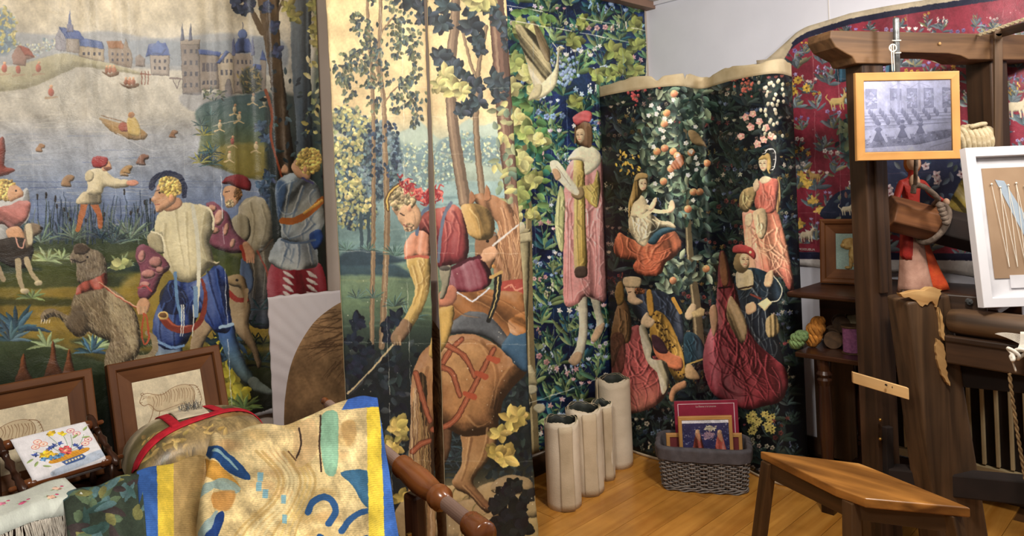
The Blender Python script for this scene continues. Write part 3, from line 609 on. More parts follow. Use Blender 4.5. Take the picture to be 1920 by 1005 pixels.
    c.line(catmull([(285, 352), (287, 340), (297, 330), (316, 325), (335, 331), (345, 346), (346, 368)], 5), 11, (26, 36, 72), 9)
    c.line([(361, 386), (369, 440), (373, 500), (368, 592)], 8, (206, 202, 178), 7, sm=5); c.line([(366, 540), (368, 592)], 8, (110, 140, 170)); c.line([(328, 512), (332, 560), (340, 600)], 6, (92, 128, 164), sm=3)
    c.line(catmull([(306, 594), (316, 608), (336, 618), (358, 616), (374, 604), (383, 580), (385, 550), (378, 524)], 6), 17, (122, 48, 36), 5); c.line(catmull([(312, 598), (324, 608), (340, 612), (358, 610)], 5), 4, (190, 100, 70), 2, alpha=.7); c.dot(306, 592, 10, (210, 176, 104), 8); c.dot(305, 591, 7, (110, 76, 44), 5)
    for x in (340, 344, 362): c.line([(x, 572), (x + 1, 600), (x - 2, 630)], 2.4, (206, 208, 196), 1.6, sm=3)
    # kneeling boy and dark dog
    P([(-20, 300), (4, 256), (10, 280), (8, 310), (24, 316), (26, 322), (4, 330), (-20, 330)], (140, 62, 48), lit=.4)
    P([(-40, 390), (24, 372), (50, 352), (56, 380), (54, 410), (40, 424), (24, 432), (10, 470), (-40, 480)], (196, 196, 192), lit=.4, fold=(.9, 8, .15)); P([(-20, 396), (20, 384), (38, 376), (57, 380), (52, 408), (36, 426), (20, 430), (4, 420), (-20, 424)], (196, 122, 112), lit=.5, edge=.35, fold=(.6, 8, .2)); P([(12, 432), (34, 424), (46, 440), (42, 452), (20, 450)], SKIN, lit=.4)
    curls(c, 10, 356, 20, 20, 60, (200, 166, 92)); P([(18, 350), (32, 348), (44, 360), (42, 368), (30, 374), (20, 378), (14, 366)], (214, 162, 122), lit=.4); c.dot(30, 357, 1.8, (50, 40, 34)); c.line([(36, 370), (42, 367)], 1.4, (150, 80, 70))
    P([(4, 448), (40, 446), (62, 462), (60, 482), (50, 500), (28, 502), (0, 490), (-20, 470)], (66, 56, 48), lit=.5, edge=.5); c.line([(34, 490), (36, 520), (44, 544)], 12, (170, 152, 118), 8, sm=3); c.line([(50, 486), (58, 510), (72, 530)], 11, (176, 158, 122), 7, sm=3); c.line([(-4, 500), (6, 524)], 10, (160, 140, 108)); c.dot(46, 546, 9, (190, 174, 138), 5); c.dot(72, 531, 8, (186, 170, 134), 5)
    P([(46, 426), (58, 418), (74, 422), (79, 432), (72, 440), (62, 446), (60, 462), (50, 466), (46, 448)], (120, 102, 80), lit=.5, edge=.4); P([(48, 424), (58, 420), (62, 440), (60, 458), (52, 456)], (196, 180, 146), lit=.4); c.dot(78, 428, 3, (30, 26, 24))
    c.line(catmull([(30, 446), (34, 462), (42, 464), (46, 450)], 5), 2.6, (206, 150, 130))
    # man with the red hat
    c.line([(158, 382), (152, 408), (146, 430)], 13, (176, 102, 56), 9, sm=3); c.line([(176, 382), (186, 402), (188, 424)], 14, (168, 94, 52), 9, sm=3)
    P([(143, 376), (156, 360), (172, 358), (188, 364), (189, 381), (176, 384), (160, 383), (146, 382)], (206, 190, 152), lit=.4, fold=(1.57, 6, .25)); P([(160, 328), (176, 316), (196, 318), (212, 332), (226, 336), (240, 338), (240, 350), (214, 353), (196, 350), (189, 364), (164, 364), (164, 346)], (206, 192, 154), rnd=12, lit=.5, edge=.3, fold=(1.4, 9, .15)); P([(160, 326), (168, 318), (176, 326), (172, 338), (162, 340)], (190, 176, 138), lit=.5); P([(238, 340), (254, 338), (260, 344), (252, 349), (240, 348)], (206, 140, 112))
    P([(190, 300), (202, 300), (209, 312), (204, 320), (192, 320)], SKIN, lit=.4); P([(194, 314), (204, 312), (210, 316), (200, 320)], (110, 64, 44)); P([(172, 306), (174, 296), (186, 292), (200, 296), (203, 304), (196, 312), (180, 315)], (150, 46, 46), lit=.5, edge=.4)
    # great dog rearing
    tail = catmull([(236, 664), (256, 672), (278, 670), (291, 654), (288, 634), (276, 624)], 6); c.line(tail, 15, (150, 132, 100), 9); fur(c, [(240, 655), (295, 640), (295, 675), (240, 680)], 60, 6, .6, [(206, 192, 160), (120, 100, 76)])
    body = [(140, 552), (165, 546), (192, 536), (218, 546), (240, 566), (256, 590), (263, 622), (262, 656), (252, 674), (240, 684), (226, 696), (198, 696), (197, 664), (206, 642), (186, 632), (166, 622), (158, 630), (142, 630), (126, 614), (118, 602), (106, 594), (92, 596), (82, 604), (76, 598), (80, 584), (96, 578), (112, 584), (132, 592), (134, 570)]
    P(body, (122, 104, 76), rnd=20, lit=.55, edge=.5); P([(200, 546), (226, 556), (248, 590), (258, 640), (246, 660), (226, 620), (206, 590)], (186, 168, 128), alpha=.75, soft=6, lit=.2, edge=0)
    fur(c, body, 1000, 9, 1.1, [(176, 158, 122), (96, 80, 58), (206, 190, 156), (82, 66, 48)]); P([(134, 580), (150, 574), (166, 600), (158, 628), (140, 626), (124, 606)], (92, 76, 58), alpha=.6, soft=3)
    for k in range(4): c.line([(78 + k * 5, 600), (77 + k * 5, 607)], 2.4, (214, 200, 170), 1)
    head = [(136, 470), (144, 458), (158, 456), (170, 466), (186, 472), (198, 486), (201, 508), (196, 522), (152, 532), (143, 516), (144, 494), (134, 492), (131, 480)]
    P(head, (126, 110, 88), rnd=12, lit=.55, edge=.45); fur(c, head, 420, 7, 1.5, [(186, 172, 144), (84, 70, 56), (150, 134, 106)]); P([(138, 462), (150, 456), (168, 466), (160, 476), (142, 476)], (92, 74, 58), lit=.4); c.line([(134, 486), (150, 492), (160, 488)], 2, (60, 46, 38), sm=3); c.dot(164, 482, 2, (30, 24, 20))
    P([(143, 552), (150, 532), (178, 522), (198, 512), (201, 530), (192, 541), (166, 546)], (186, 88, 70), lit=.35, edge=.3, fold=(1.2, 5, .35))
    c.line([(186, 530), (220, 554), (256, 576)], 3.4, (214, 170, 136)); c.line([(186, 531), (220, 556), (256, 578)], 1.4, (170, 60, 46)); c.line(catmull([(270, 588), (266, 620), (270, 644), (279, 636), (276, 600), (273, 590)], 5), 3.2, (176, 76, 46))
    # archer
    P([(508, 496), (560, 498), (602, 496), (606, 570), (510, 570)], (142, 34, 44), lit=.3, edge=.2, fold=(1.4, 12, .25))
    for x in (530, 574): 
        for k in range(4): P([(x, 508 + 13 * k), (x + 10, 510 + 13 * k), (x + 22, 522 + 13 * k), (x + 8, 518 + 13 * k)], (222, 206, 196), lit=.2)
    P([(503, 484), (518, 452), (532, 446), (586, 450), (596, 494), (578, 504), (540, 506), (516, 500)], [(150, 164, 176), (186, 190, 180)], rnd=16, lit=.5, edge=.4, fold=(1.5, 10, .35)); P([(516, 352), (528, 332), (552, 324), (576, 332), (598, 352), (610, 392), (606, 424), (588, 452), (556, 456), (530, 450), (526, 424), (518, 390)], [(156, 172, 182), (190, 192, 180), (160, 172, 178)], rnd=24, lit=.55, edge=.4, fold=(2.4, 14, .3)); P([(516, 352), (526, 338), (538, 350), (530, 390), (522, 412)], (52, 82, 124), alpha=.8, soft=4); P([(580, 440), (600, 430), (606, 450), (590, 468)], (44, 76, 140), lit=.5)
    strokes(c, [[(548, 340), (540, 380), (532, 430)], [(570, 350), (556, 390), (540, 440)], [(590, 420), (566, 440), (540, 448)], [(600, 380), (590, 400), (570, 430)], [(540, 460), (534, 480), (528, 500)], [(560, 460), (562, 480), (558, 502)], [(580, 458), (584, 480), (588, 498)]], (70, 96, 128), (222, 226, 220), 4.5, .55)
    zfolds(c, [(516, 352), (528, 332), (576, 332), (598, 352), (610, 392), (588, 452), (530, 450)], 6, (76, 100, 130), (226, 228, 222), 2.0, 26); zfolds(c, [(505, 484), (532, 448), (586, 452), (594, 492), (540, 504)], 4, (76, 100, 130), (226, 228, 222), 1.6, 18)
    c.line([(530, 414), (552, 414), (578, 400), (605, 374)], 13, (166, 90, 36), 12, sm=5)
    for t in np.linspace(.35, .95, 9): q = A(552, 413) * (1 - t) + A(606, 374) * t; c.dot(q[0], q[1], 3, (212, 160, 74))
    c.line([(528, 450), (556, 456), (590, 450)], 4, (92, 112, 136), sm=3); P([(550, 304), (562, 294), (576, 302), (584, 322), (578, 336), (560, 334), (549, 322), (546, 314)], (206, 156, 116), lit=.45); c.dot(556, 308, 1.8, (60, 42, 34)); curls(c, 580, 302, 22, 24, 75, (204, 170, 86)); c.dot(572, 318, 4, (206, 148, 108), 6); c.line([(566, 334), (586, 344)], 4, (70, 66, 110))
    P([(527, 318), (534, 308), (541, 318), (538, 324), (528, 324)], SKIN); c.line(catmull([(498, 170), (510, 210), (508, 250), (516, 290), (528, 330)], 6), 6, (140, 62, 34), 4)
    # margin; wrinkle creases, their highlights painted in as pale lines
    P([(-260, 960), (-260, 945), (120, 884), (300, 829), (430, 790), (512, 765), (660, 720), (660, 800), (440, 880)], (214, 212, 216), 0, lit=0, edge=0)
    for x in (54, 108, 160, 206, 256, 278, 338, 392, 432, 498): c.crease([(x, -70), (x + 4, 200), (x + 12, 420)], (236, 232, 222), 1.0, .22)
    c.crease([(414, 330), (424, 560), (434, 760)], (236, 236, 236), 1.6, .8)
    for k in range(40): x, y = c.r.uniform(-20, 420), c.r.uniform(120, 330); c.crease([(x, y), (x + c.r.uniform(20, 60), y + c.r.uniform(-8, 8))], (226, 224, 218), 1.0, .22)
    ys = c.y0 + np.arange(c.H) / c.K; hz = (np.clip((330 - ys) / 200, 0, 1) * .2)[:, None, None]; c.a[:] = c.a * (1 - hz) + hz * np.array((.78, .75, .68), np.float32)
    g = c.a.mean(-1, keepdims=True); c.a[:] = g + (c.a - g) * .92; c.lift(.08, .2, .5)
    c.mottle(.06); return c
def art_horse():
    c = Canvas(590, -110, 1040, 1130, 1.5, (220, 190, 130), 21); P = c.poly
    c.grad([(-110, (222, 192, 134)), (120, (224, 194, 138)), (210, (214, 186, 134)), (250, (186, 182, 148)), (300, (142, 164, 158)), (400, (120, 148, 146)), (470, (98, 128, 126)), (520, (104, 126, 98)), (570, (92, 114, 84)), (620, (60, 78, 66)), (680, (38, 50, 50)), (800, (32, 42, 44)), (880, (46, 52, 44)), (930, (132, 114, 76)), (1005, (124, 104, 68)), (1130, (100, 84, 56))], .08)
    P([(730, 262), (770, 240), (786, 226), (806, 246), (830, 262), (850, 246), (880, 222), (900, 236), (960, 222), (1040, 240), (1040, 330), (730, 330)], (160, 176, 158), rnd=30, lit=.2, edge=0, soft=3); P([(740, 262), (800, 284), (850, 300), (780, 306), (740, 300)], (128, 150, 144), alpha=.6, lit=.1, edge=0, soft=4)
    for x, y, rx in ((764, 300, 26), (800, 296, 22), (842, 286, 28), (880, 276, 30), (920, 284, 30), (786, 330, 26), (830, 318, 22)): c.clump(x, y, rx, 30, 90, 6, 5, [(104, 128, 132), (122, 144, 138), (146, 160, 140), (170, 174, 138)])
    for y in range(360, 620, 12):
        for k in range(5): x = c.r.uniform(590, 1000); c.line([(x, y), (x + 50, y + c.r.uniform(-6, 4)), (x + 110, y + c.r.uniform(-4, 4))], c.r.uniform(2, 7), c.r.choice([(146, 168, 158), (92, 122, 126), (118, 146, 140), (84, 110, 112)] if y < 490 else [(128, 142, 96), (72, 96, 84), (96, 118, 92)]), 1, alpha=.4, sm=3, soft=2)
    P([(590, 478), (660, 484), (740, 496), (770, 520), (700, 516), (590, 512)], (50, 74, 92), lit=.1, edge=0, soft=4, alpha=.8)
    # bushy trees
    for x, y, rx, ry, n in ((650, 226, 30, 26, 160), (684, 250, 34, 30, 180), (640, 290, 24, 30, 150), (676, 300, 40, 34, 220), (700, 340, 36, 40, 220), (650, 352, 30, 30, 160), (664, 396, 40, 34, 220), (712, 280, 30, 50, 180), (736, 300, 18, 50, 120)):
        yel = x < 690; c.clump(x, y, rx, ry, n, 8, 7, [(52, 68, 84), (70, 88, 98), (90, 108, 110)] + ([(132, 136, 96), (160, 154, 100), (184, 172, 112)] if yel else [(96, 118, 128), (112, 132, 132)]))
    for x in (676, 690): c.line([(x, 400), (x + 2, 470), (x - 3, 486)], 6, (64, 84, 92), 8, sm=3)
    P([(640, 476), (676, 468), (720, 474), (760, 490), (650, 498)], (54, 74, 86), lit=.1, soft=4, edge=0)
    # slim trunks with hanging leaves
    TR = (124, 100, 74)
    for pts, w0, w1 in (([(686, -110), (690, 40), (697, 130), (700, 240), (700, 420), (697, 650)], 5, 9), ([(716, -110), (713, 40), (712, 120), (720, 200), (722, 300), (726, 420), (716, 650)], 6, 12), ([(700, 90), (712, 150), (721, 200)], 5, 6), ([(694, 120), (716, 60), (740, 30)], 4, 3), ([(722, 190), (742, 166), (760, 150)], 3, 2), ([(705, 150), (690, 110), (668, 96)], 4, 2)):
        c.line(pts, w0, TR, w1, sm=6); c.line([(x - 1.2, y) for x, y in pts], w0 * .3, (164, 138, 102), w1 * .3, sm=6, alpha=.7)
    gl = [(92, 96, 70), (104, 110, 84), (74, 88, 88), (62, 74, 78)]
    def hang(x, y, L, n):
        for k in range(n):
            t = c.r.random(); c.leaf(x + c.r.gauss(0, 9) * (1 - .5 * t), y + L * t, c.r.uniform(7, 11), c.r.uniform(4.5, 6.5), math.pi / 2 + c.r.gauss(0, .7), c.var(c.r.choice(gl), .2))
    for x, y, L, n in ((668, 20, 40, 40), (690, 30, 60, 50), (700, -60, 70, 50), (735, -40, 60, 45), (742, 30, 80, 65), (756, 20, 60, 45), (776, 52, 100, 70), (766, 140, 60, 40), (780, 170, 70, 45), (758, 142, 20, 20), (744, 172, 40, 30), (650, 96, 60, 50), (636, 116, 40, 26), (668, 92, 40, 36), (690, 100, 60, 50), (655, 140, 50, 30), (706, 70, 50, 36), (704, 150, 60, 34), (722, 110, 50, 20), (650, -90, 60, 40)): hang(x, y, L, n)
    for k in range(60): c.leaf(c.r.uniform(690, 745), c.r.uniform(230, 330), 9, 6, c.r.uniform(0, 6.28), c.var((52, 66, 84), .2))
    # heavy trunks on the right
    for pts, w0, w1, cl in (([(858, -110), (853, 40), (846, 110), (846, 190), (854, 270), (872, 380)], 16, 23, (132, 108, 86)), ([(912, 50), (898, 120), (894, 180), (893, 250), (906, 380)], 7, 13, (134, 110, 84)), ([(868, 60), (880, 110), (893, 150)], 5, 6, (140, 116, 88)), ([(928, -110), (930, 0), (940, 120), (950, 240), (968, 400)], 26, 36, (116, 84, 68))):
        c.line(pts, w0, tuple(q * .8 for q in cl), w1, sm=6); c.line([(x - w0 * .15, y) for x, y in pts], w0 * .55, cl, w1 * .55, sm=6, soft=2); c.line([(x - w0 * .25, y) for x, y in pts], w0 * .15, (176, 150, 116), w1 * .15, sm=6, alpha=.5, soft=1.5)
    for k in range(12): x = c.r.uniform(930, 965); y = c.r.uniform(20, 330); c.line([(x, y), (x + 3, y + 30)], 2, (84, 58, 46), 1, alpha=.5)
    DB = (58, 70, 78)
    for x, y, R in ((828, 44, 24), (838, 10, 26), (820, -20, 24), (884, 50, 26), (896, 78, 22), (888, 14, 24), (836, 112, 26), (824, 106, 22), (852, 128, 24), (838, 140, 20), (876, 150, 22), (892, 164, 22), (878, 196, 22), (866, 210, 20), (898, 190, 20), (900, 96, 16), (770, 0, 22), (752, -10, 20), (790, 10, 20), (806, 30, 20), (790, 36, 16), (920, 12, 22), (936, 36, 22), (952, 60, 18), (928, 150, 22), (944, 160, 20), (936, 182, 18), (950, 84, 14), (880, -40, 30), (840, -70, 30), (930, -50, 34)): c.rosette(x, y, R, 6, R * .5, DB, c.r.random() * 2, .2)
    YG = (168, 160, 100)
    for x, y, R in ((836, 142, 26), (822, 158, 20), (856, 170, 27), (868, 174, 18), (896, 8, 26), (910, -4, 24)): c.rosette(x, y, R, 6, R * .52, YG, c.r.random() * 2, .22)
    for k in range(46): x = 945 + 14 * math.sin(k * .9) + c.r.uniform(-8, 8); y = 190 + k * 4.4; c.leaf(x, y, c.r.uniform(14, 24), c.r.uniform(8, 12), c.r.uniform(0, 6.28), c.var(c.r.choice([(150, 150, 100), (176, 168, 104), (120, 130, 96), (100, 116, 96)]), .12))
    # undergrowth
    for x, y, h in ((740, 480, 30), (700, 560, 26), (650, 470, 22), (770, 600, 40), (740, 575, 30), (668, 560, 24), (690, 470, 24)): tuft(c, x, y, h, 10, (72, 96, 88), 1.2, .09)
    P([(590, 720), (650, 690), (700, 660), (760, 690), (770, 780), (760, 960), (590, 960)], (34, 42, 46), lit=.1, edge=0, soft=14)
    for k in range(220): x, y = c.r.uniform(600, 780), c.r.uniform(640, 880); c.leaf(x, y, c.r.uniform(14, 24), c.r.uniform(8, 12), c.r.uniform(0, 6.28), c.var(c.r.choice([(36, 44, 54), (48, 60, 66), (28, 36, 42), (60, 70, 70)]), .15), .12)
    for x, y, R in ((668, 606, 22), (660, 640, 20), (676, 676, 24), (662, 692, 20), (690, 660, 20), (730, 606, 20), (744, 596, 20), (726, 630, 16)): c.rosette(x, y, R, 5, R * .55, (34, 42, 58), c.r.random() * 2, .12)
    for k in range(160): x, y = c.r.uniform(920, 1010), c.r.uniform(700, 900); c.leaf(x, y, c.r.uniform(12, 22), c.r.uniform(7, 10), c.r.uniform(0, 6.28), c.var(c.r.choice([(38, 48, 52), (52, 64, 62), (30, 38, 44)]), .15), .12)
    for k in range(26): tuft(c, c.r.uniform(815, 870), c.r.uniform(820, 900), 30, 4, (48, 64, 70), 1.3, .12)
    # stones
    for x, y, rx, ry in ((840, 930, 40, 20), (884, 962, 50, 26), (930, 925, 44, 22), (960, 910, 40, 20), (980, 950, 46, 24), (850, 985, 46, 28), (920, 1000, 60, 30), (780, 960, 40, 30), (740, 990, 40, 30), (1000, 1000, 40, 30), (700, 1010, 50, 30)): P([(x - rx, y + ry * .5), (x - rx * .7, y - ry * .6), (x, y - ry), (x + rx * .8, y - ry * .6), (x + rx, y + ry * .4), (x, y + ry)], c.var((160, 138, 92), .1), rnd=14, lit=.4, edge=.35)
    for x, y in ((862, 930), (880, 985), (846, 960), (900, 960)): c.line(catmull([(x - 14, y + 22), (x - 12, y - 10), (x + 6, y - 20), (x + 16, y - 4), (x + 6, y + 6)], 5), 3, (120, 106, 66), 1.5)
    # horse
    HB_ = (158, 106, 62)
    P([(886, 372), (898, 362), (930, 368), (958, 388), (982, 430), (992, 520), (992, 620), (962, 640), (930, 560), (926, 470), (934, 424), (908, 396)], (156, 108, 72), rnd=22, lit=.4, edge=.4, fold=(1.3, 9, .25)); P([(880, 386), (882, 358), (892, 374)], (150, 100, 66), 3); P([(908, 376), (912, 346), (922, 372)], (150, 100, 66), 3)
    P([(894, 440), (912, 430), (932, 440), (930, 480), (914, 510), (896, 496), (890, 468)], (140, 98, 66), lit=.4, edge=.4); c.dot(914, 452, 3, (40, 28, 22)); c.dot(897, 480, 3, (60, 36, 30))
    for k in range(70): x = c.r.uniform(930, 975); y = c.r.uniform(380, 480); c.line(catmull([(x, y), (x + 8, y + 30), (x + 2 + c.r.uniform(-8, 14), y + 70)], 4), 2.4, c.r.choice([(186, 140, 96), (120, 78, 50), (206, 162, 116), (150, 104, 70)]), 1, alpha=.6)
    c.line([(892, 448), (930, 440)], 3, (110, 100, 92)); P([(936, 530), (990, 526), (992, 560), (940, 556)], (164, 66, 54), lit=.2); c.line(catmull([(946, 540), (960, 534), (966, 544), (980, 540)], 4), 3, (206, 130, 104))
    P([(820, 580), (846, 552), (880, 540), (940, 545), (985, 556), (992, 640), (940, 650), (900, 620), (850, 610), (826, 640)], (156, 100, 54), rnd=24, lit=.5, edge=.4, fold=(.6, 12, .2))
    rump = [(774, 700), (792, 660), (830, 634), (880, 626), (920, 640), (952, 660), (990, 640), (992, 690), (964, 724), (944, 750), (936, 784), (930, 806), (900, 816), (868, 818), (842, 806), (824, 804), (816, 840), (812, 900), (800, 940), (786, 940), (778, 860), (770, 780), (770, 734)]
    P([(820, 790), (846, 800), (842, 850), (826, 880), (812, 860)], (110, 76, 50), lit=.4); P([(866, 806), (900, 800), (934, 790), (928, 842), (908, 872), (892, 892), (888, 906), (902, 926), (924, 952), (910, 960), (880, 930), (856, 918), (848, 904), (856, 888), (866, 868), (866, 836)], [(150, 104, 62), (170, 128, 78), (120, 78, 50)], rnd=14, lit=.6, edge=.5)
    P(rump, HB_, rnd=46, lit=.7, edge=.45, noi=.12); P([(800, 690), (830, 650), (880, 640), (910, 660), (880, 700), (840, 720)], (206, 160, 100), alpha=.5, soft=16, lit=.1, edge=0); P([(850, 700), (890, 690), (920, 720), (910, 770), (870, 790), (840, 760)], (186, 134, 78), alpha=.45, soft=14, lit=.1, edge=0)
    strokes(c, [[(802, 690), (792, 740), (798, 800)], [(834, 660), (814, 720), (824, 790)], [(904, 640), (934, 700), (922, 770)], [(880, 780), (900, 800), (926, 790)], [(850, 642), (900, 642), (940, 682)], [(960, 690), (940, 720), (930, 770)]], (104, 66, 38), (206, 158, 100), 7, .35); strokes(c, [[(884, 822), (876, 870), (866, 902)], [(918, 804), (908, 852), (884, 900)], [(872, 912), (892, 932), (912, 954)]], (96, 60, 36), (206, 164, 108), 5, .5)
    tail = [(786, 700), (800, 716), (800, 790), (806, 860), (816, 960), (812, 1010), (764, 1010), (766, 900), (768, 820), (774, 756)]
    P(tail, (150, 112, 68), rnd=10, lit=.3, edge=.3, fold=(1.57, 4, .4)); 
    for k in range(60): x = c.r.uniform(772, 806); y = c.r.uniform(720, 900); c.line(catmull([(x, y), (x + c.r.uniform(-6, 6), y + 50), (x + c.r.uniform(-8, 8), y + 110)], 4), 2.2, c.r.choice([(206, 170, 108), (110, 76, 46), (180, 140, 84), (92, 60, 40)]), .8, alpha=.6)
    ST_ = (168, 74, 46)
    for pts in ([(812, 806), (850, 790), (878, 744), (904, 696), (926, 654)], [(818, 700), (846, 656), (866, 636)], [(836, 646), (870, 668), (890, 706)], [(828, 688), (848, 700), (862, 742)], [(774, 846), (790, 832), (806, 826)], [(780, 700), (790, 740), (806, 790)]):
        q = catmull(pts, 6); c.line(q, 12, (96, 50, 32), 10); c.line(q, 9, (150, 78, 50), 7); c.line(q, 2, (196, 120, 84), 2, alpha=.5)
    for x, y in ((930, 676), (908, 706), (886, 744)): c.line([(x - 14, y - 6), (x + 2, y)], 10, ST_, 12)
    P([(832, 624), (866, 590), (900, 584), (926, 600), (960, 640), (990, 660), (960, 668), (920, 636), (880, 626)], (96, 100, 104), rnd=12, lit=.5, edge=.4); P([(940, 650), (970, 610), (990, 600), (992, 690), (972, 690), (956, 670)], [(60, 96, 124), (52, 84, 112)], lit=.4, edge=.3); P([(954, 600), (990, 584), (992, 618), (962, 628)], (176, 112, 56), lit=.4, fold=(.4, 6, .3))
    strokes(c, [[(870, 556), (920, 576), (966, 616)], [(900, 550), (946, 566), (984, 590)], [(846, 570), (870, 590), (900, 596)]], (98, 58, 32), (206, 152, 92), 5, .45)
    # rider
    P([(818, 584), (850, 574), (846, 620), (832, 654), (814, 672), (804, 660), (812, 620)], (196, 156, 78), lit=.5, edge=.35)
    c.line([(742, 640), (700, 690), (652, 738)], 3.4, (186, 164, 120)); P([(676, 716), (690, 700), (682, 722), (650, 746)], (66, 70, 74), 0, lit=.3)
    P([(763, 484), (800, 476), (808, 500), (806, 532), (800, 562), (786, 592), (770, 614), (756, 602), (772, 570), (778, 540), (768, 512)], (200, 164, 88), rnd=14, lit=.55, edge=.35, fold=(2.0, 8, .2)); P([(757, 598), (772, 610), (762, 632), (746, 646), (734, 642), (734, 626), (746, 612)], (140, 108, 78), lit=.45, edge=.4)
    for k in range(3): c.line([(738 + 5 * k, 630), (740 + 5 * k, 646)], 4, c.var((150, 120, 90)))
    P([(866, 386), (892, 382), (916, 394), (928, 420), (922, 446), (896, 450), (874, 434), (866, 408)], (186, 146, 80), rnd=14, lit=.5, edge=.4, fold=(1.2, 9, .25)); P([(905, 470), (925, 462), (934, 476), (920, 490), (902, 492)], SKIN, lit=.3); c.line([(924, 460), (972, 422)], 4, (190, 184, 176), 3)
    P([(782, 412), (800, 396), (832, 388), (854, 384), (868, 402), (876, 432), (879, 464), (872, 490), (848, 496), (826, 504), (816, 484), (812, 452), (796, 440), (784, 434)], [(176, 92, 76), (150, 62, 60), (128, 44, 52)], rnd=26, lit=.5, edge=.4, fold=(1.7, 12, .22))
    strokes(c, [[(852, 398), (864, 430), (860, 482)], [(832, 398), (840, 440), (834, 492)], [(808, 416), (822, 450), (828, 492)], [(796, 412), (806, 430), (812, 450)]], (88, 28, 36), (208, 132, 116), 4.5, .5); strokes(c, [[(786, 490), (796, 530), (786, 580)], [(776, 500), (786, 540), (776, 572)], [(884, 392), (900, 414), (904, 440)]], (136, 100, 48), (232, 206, 142), 4.5, .5)
    zfolds(c, [(800, 400), (854, 388), (876, 432), (872, 486), (826, 500), (812, 452)], 4, (84, 28, 36), (212, 140, 122), 1.6, 26); zfolds(c, [(765, 486), (800, 478), (806, 530), (786, 590), (772, 606), (776, 540)], 4, (130, 96, 46), (234, 210, 150), 1.9, 18)
    P([(758, 460), (768, 442), (786, 432), (802, 440), (808, 462), (804, 482), (780, 480), (760, 486)], (206, 134, 100), lit=.5, edge=.35, fold=(1.7, 5, .3)); c.line([(760, 484), (780, 480), (803, 482)], 5, (176, 84, 66))
    P([(832, 506), (856, 498), (892, 484), (914, 498), (922, 524), (908, 542), (872, 548), (846, 540)], (118, 44, 56), rnd=12, lit=.5, edge=.45, fold=(1.3, 7, .4)); c.line([(838, 508), (880, 486), (900, 482)], 6, (84, 34, 44)); P([(826, 546), (846, 534), (858, 548), (850, 570), (826, 576), (818, 566)], (206, 128, 96), lit=.4)
    P([(824, 506), (836, 498), (846, 500), (842, 530), (834, 556), (824, 560), (828, 536)], (150, 142, 116), lit=.5, edge=.4); c.dot(834, 503, 10, (90, 84, 76), 5); c.line(catmull([(846, 380), (834, 400), (826, 440), (822, 490)], 5), 6, (92, 102, 120)); c.line(catmull([(812, 386), (794, 396), (784, 416), (782, 440)], 5), 6, (84, 100, 124))
    c.line([(858, 548), (886, 566), (918, 540)], 3, (200, 200, 206)); c.line([(934, 520), (930, 560), (916, 602)], 15, (44, 44, 42), 8, sm=4); c.line([(934, 520), (930, 560), (918, 596)], 3, (190, 164, 96), 1.5, sm=4); c.line([(920, 520), (940, 510)], 6, (186, 146, 80)); c.dot(926, 500, 4, (176, 120, 60))
    P([(735, 392), (748, 378), (770, 372), (784, 388), (790, 410), (782, 428), (768, 434), (758, 432), (756, 424), (748, 414), (744, 404)], (206, 158, 116), rnd=14, lit=.4, edge=.25); curls(c, 756, 372, 26, 24, 60, (150, 132, 96)); P([(748, 396), (760, 384), (776, 396), (780, 420), (766, 434), (757, 430), (756, 420), (747, 412)], (208, 160, 118), lit=.35, edge=.1); c.line([(750, 400), (758, 404)], 2, (60, 44, 36)); curls(c, 768, 426, 9, 8, 14, (150, 120, 90)); c.line([(757, 421), (764, 424)], 1.6, (130, 60, 54)); c.dot(768, 390, 4, (206, 146, 108), 7)
    q = catmull([(728, 394), (726, 372), (738, 354), (756, 342)], 6); c.line(q, 7, (92, 66, 40), 7); c.line(q, 3, (206, 170, 84), 3)
    for k in range(70): t = c.r.random(); x = 752 + 74 * t; y = 334 + 34 * math.sin(t * 2.4) + c.r.uniform(-10, 12); a = c.r.uniform(0, 6.28); c.line(catmull([(x, y), (x + 7 * math.cos(a), y + 7 * math.sin(a)), (x + 10 * math.cos(a + .9), y + 10 * math.sin(a + .9))], 3), 4, c.r.choice([(176, 66, 62), (150, 44, 48), (206, 106, 92), (128, 34, 40)]), 1.4)
    # foreground leaves
    for x, y, R, cl in ((744, 800, 26, (192, 168, 84)), (738, 838, 22, (180, 156, 76)), (752, 815, 18, (150, 132, 70)), (958, 786, 28, (186, 164, 82)), (938, 812, 22, (176, 152, 76)), (946, 858, 32, (192, 168, 84)), (930, 850, 22, (176, 150, 72)), (972, 780, 24, (178, 154, 78)), (716, 920, 24, (170, 150, 70)), (754, 930, 20, (160, 140, 66))): c.rosette(x, y, R, 5, R * .62, cl, c.r.random() * 2, .22)
    for x, y, R in ((932, 950, 22), (950, 930, 24), (966, 916, 20), (944, 975, 26), (970, 960, 24), (926, 988, 20), (980, 990, 24), (955, 1000, 26), (914, 1005, 20), (990, 930, 18)): c.rosette(x, y, R, 5, R * .7, (34, 38, 40), c.r.random() * 2, .1)
    for x0 in (712, 752): c.crease([(x0, -60), (x0 + 8, 400), (x0 + 26, 1000)], (236, 228, 204), 1.2, .5)
    for y in (160, 215, 284, 470, 640, 860): c.crease([(600, y), (800, y + 4), (1000, y + 6)], (236, 228, 204), .9, .4)
    for k in range(120): c.dot(c.r.uniform(620, 1000), c.r.uniform(500, 1000), c.r.uniform(.5, 1.1), (226, 216, 190), alpha=.7)
    c.lift(.06, .2, .5); c.mottle(.05, .84); return c
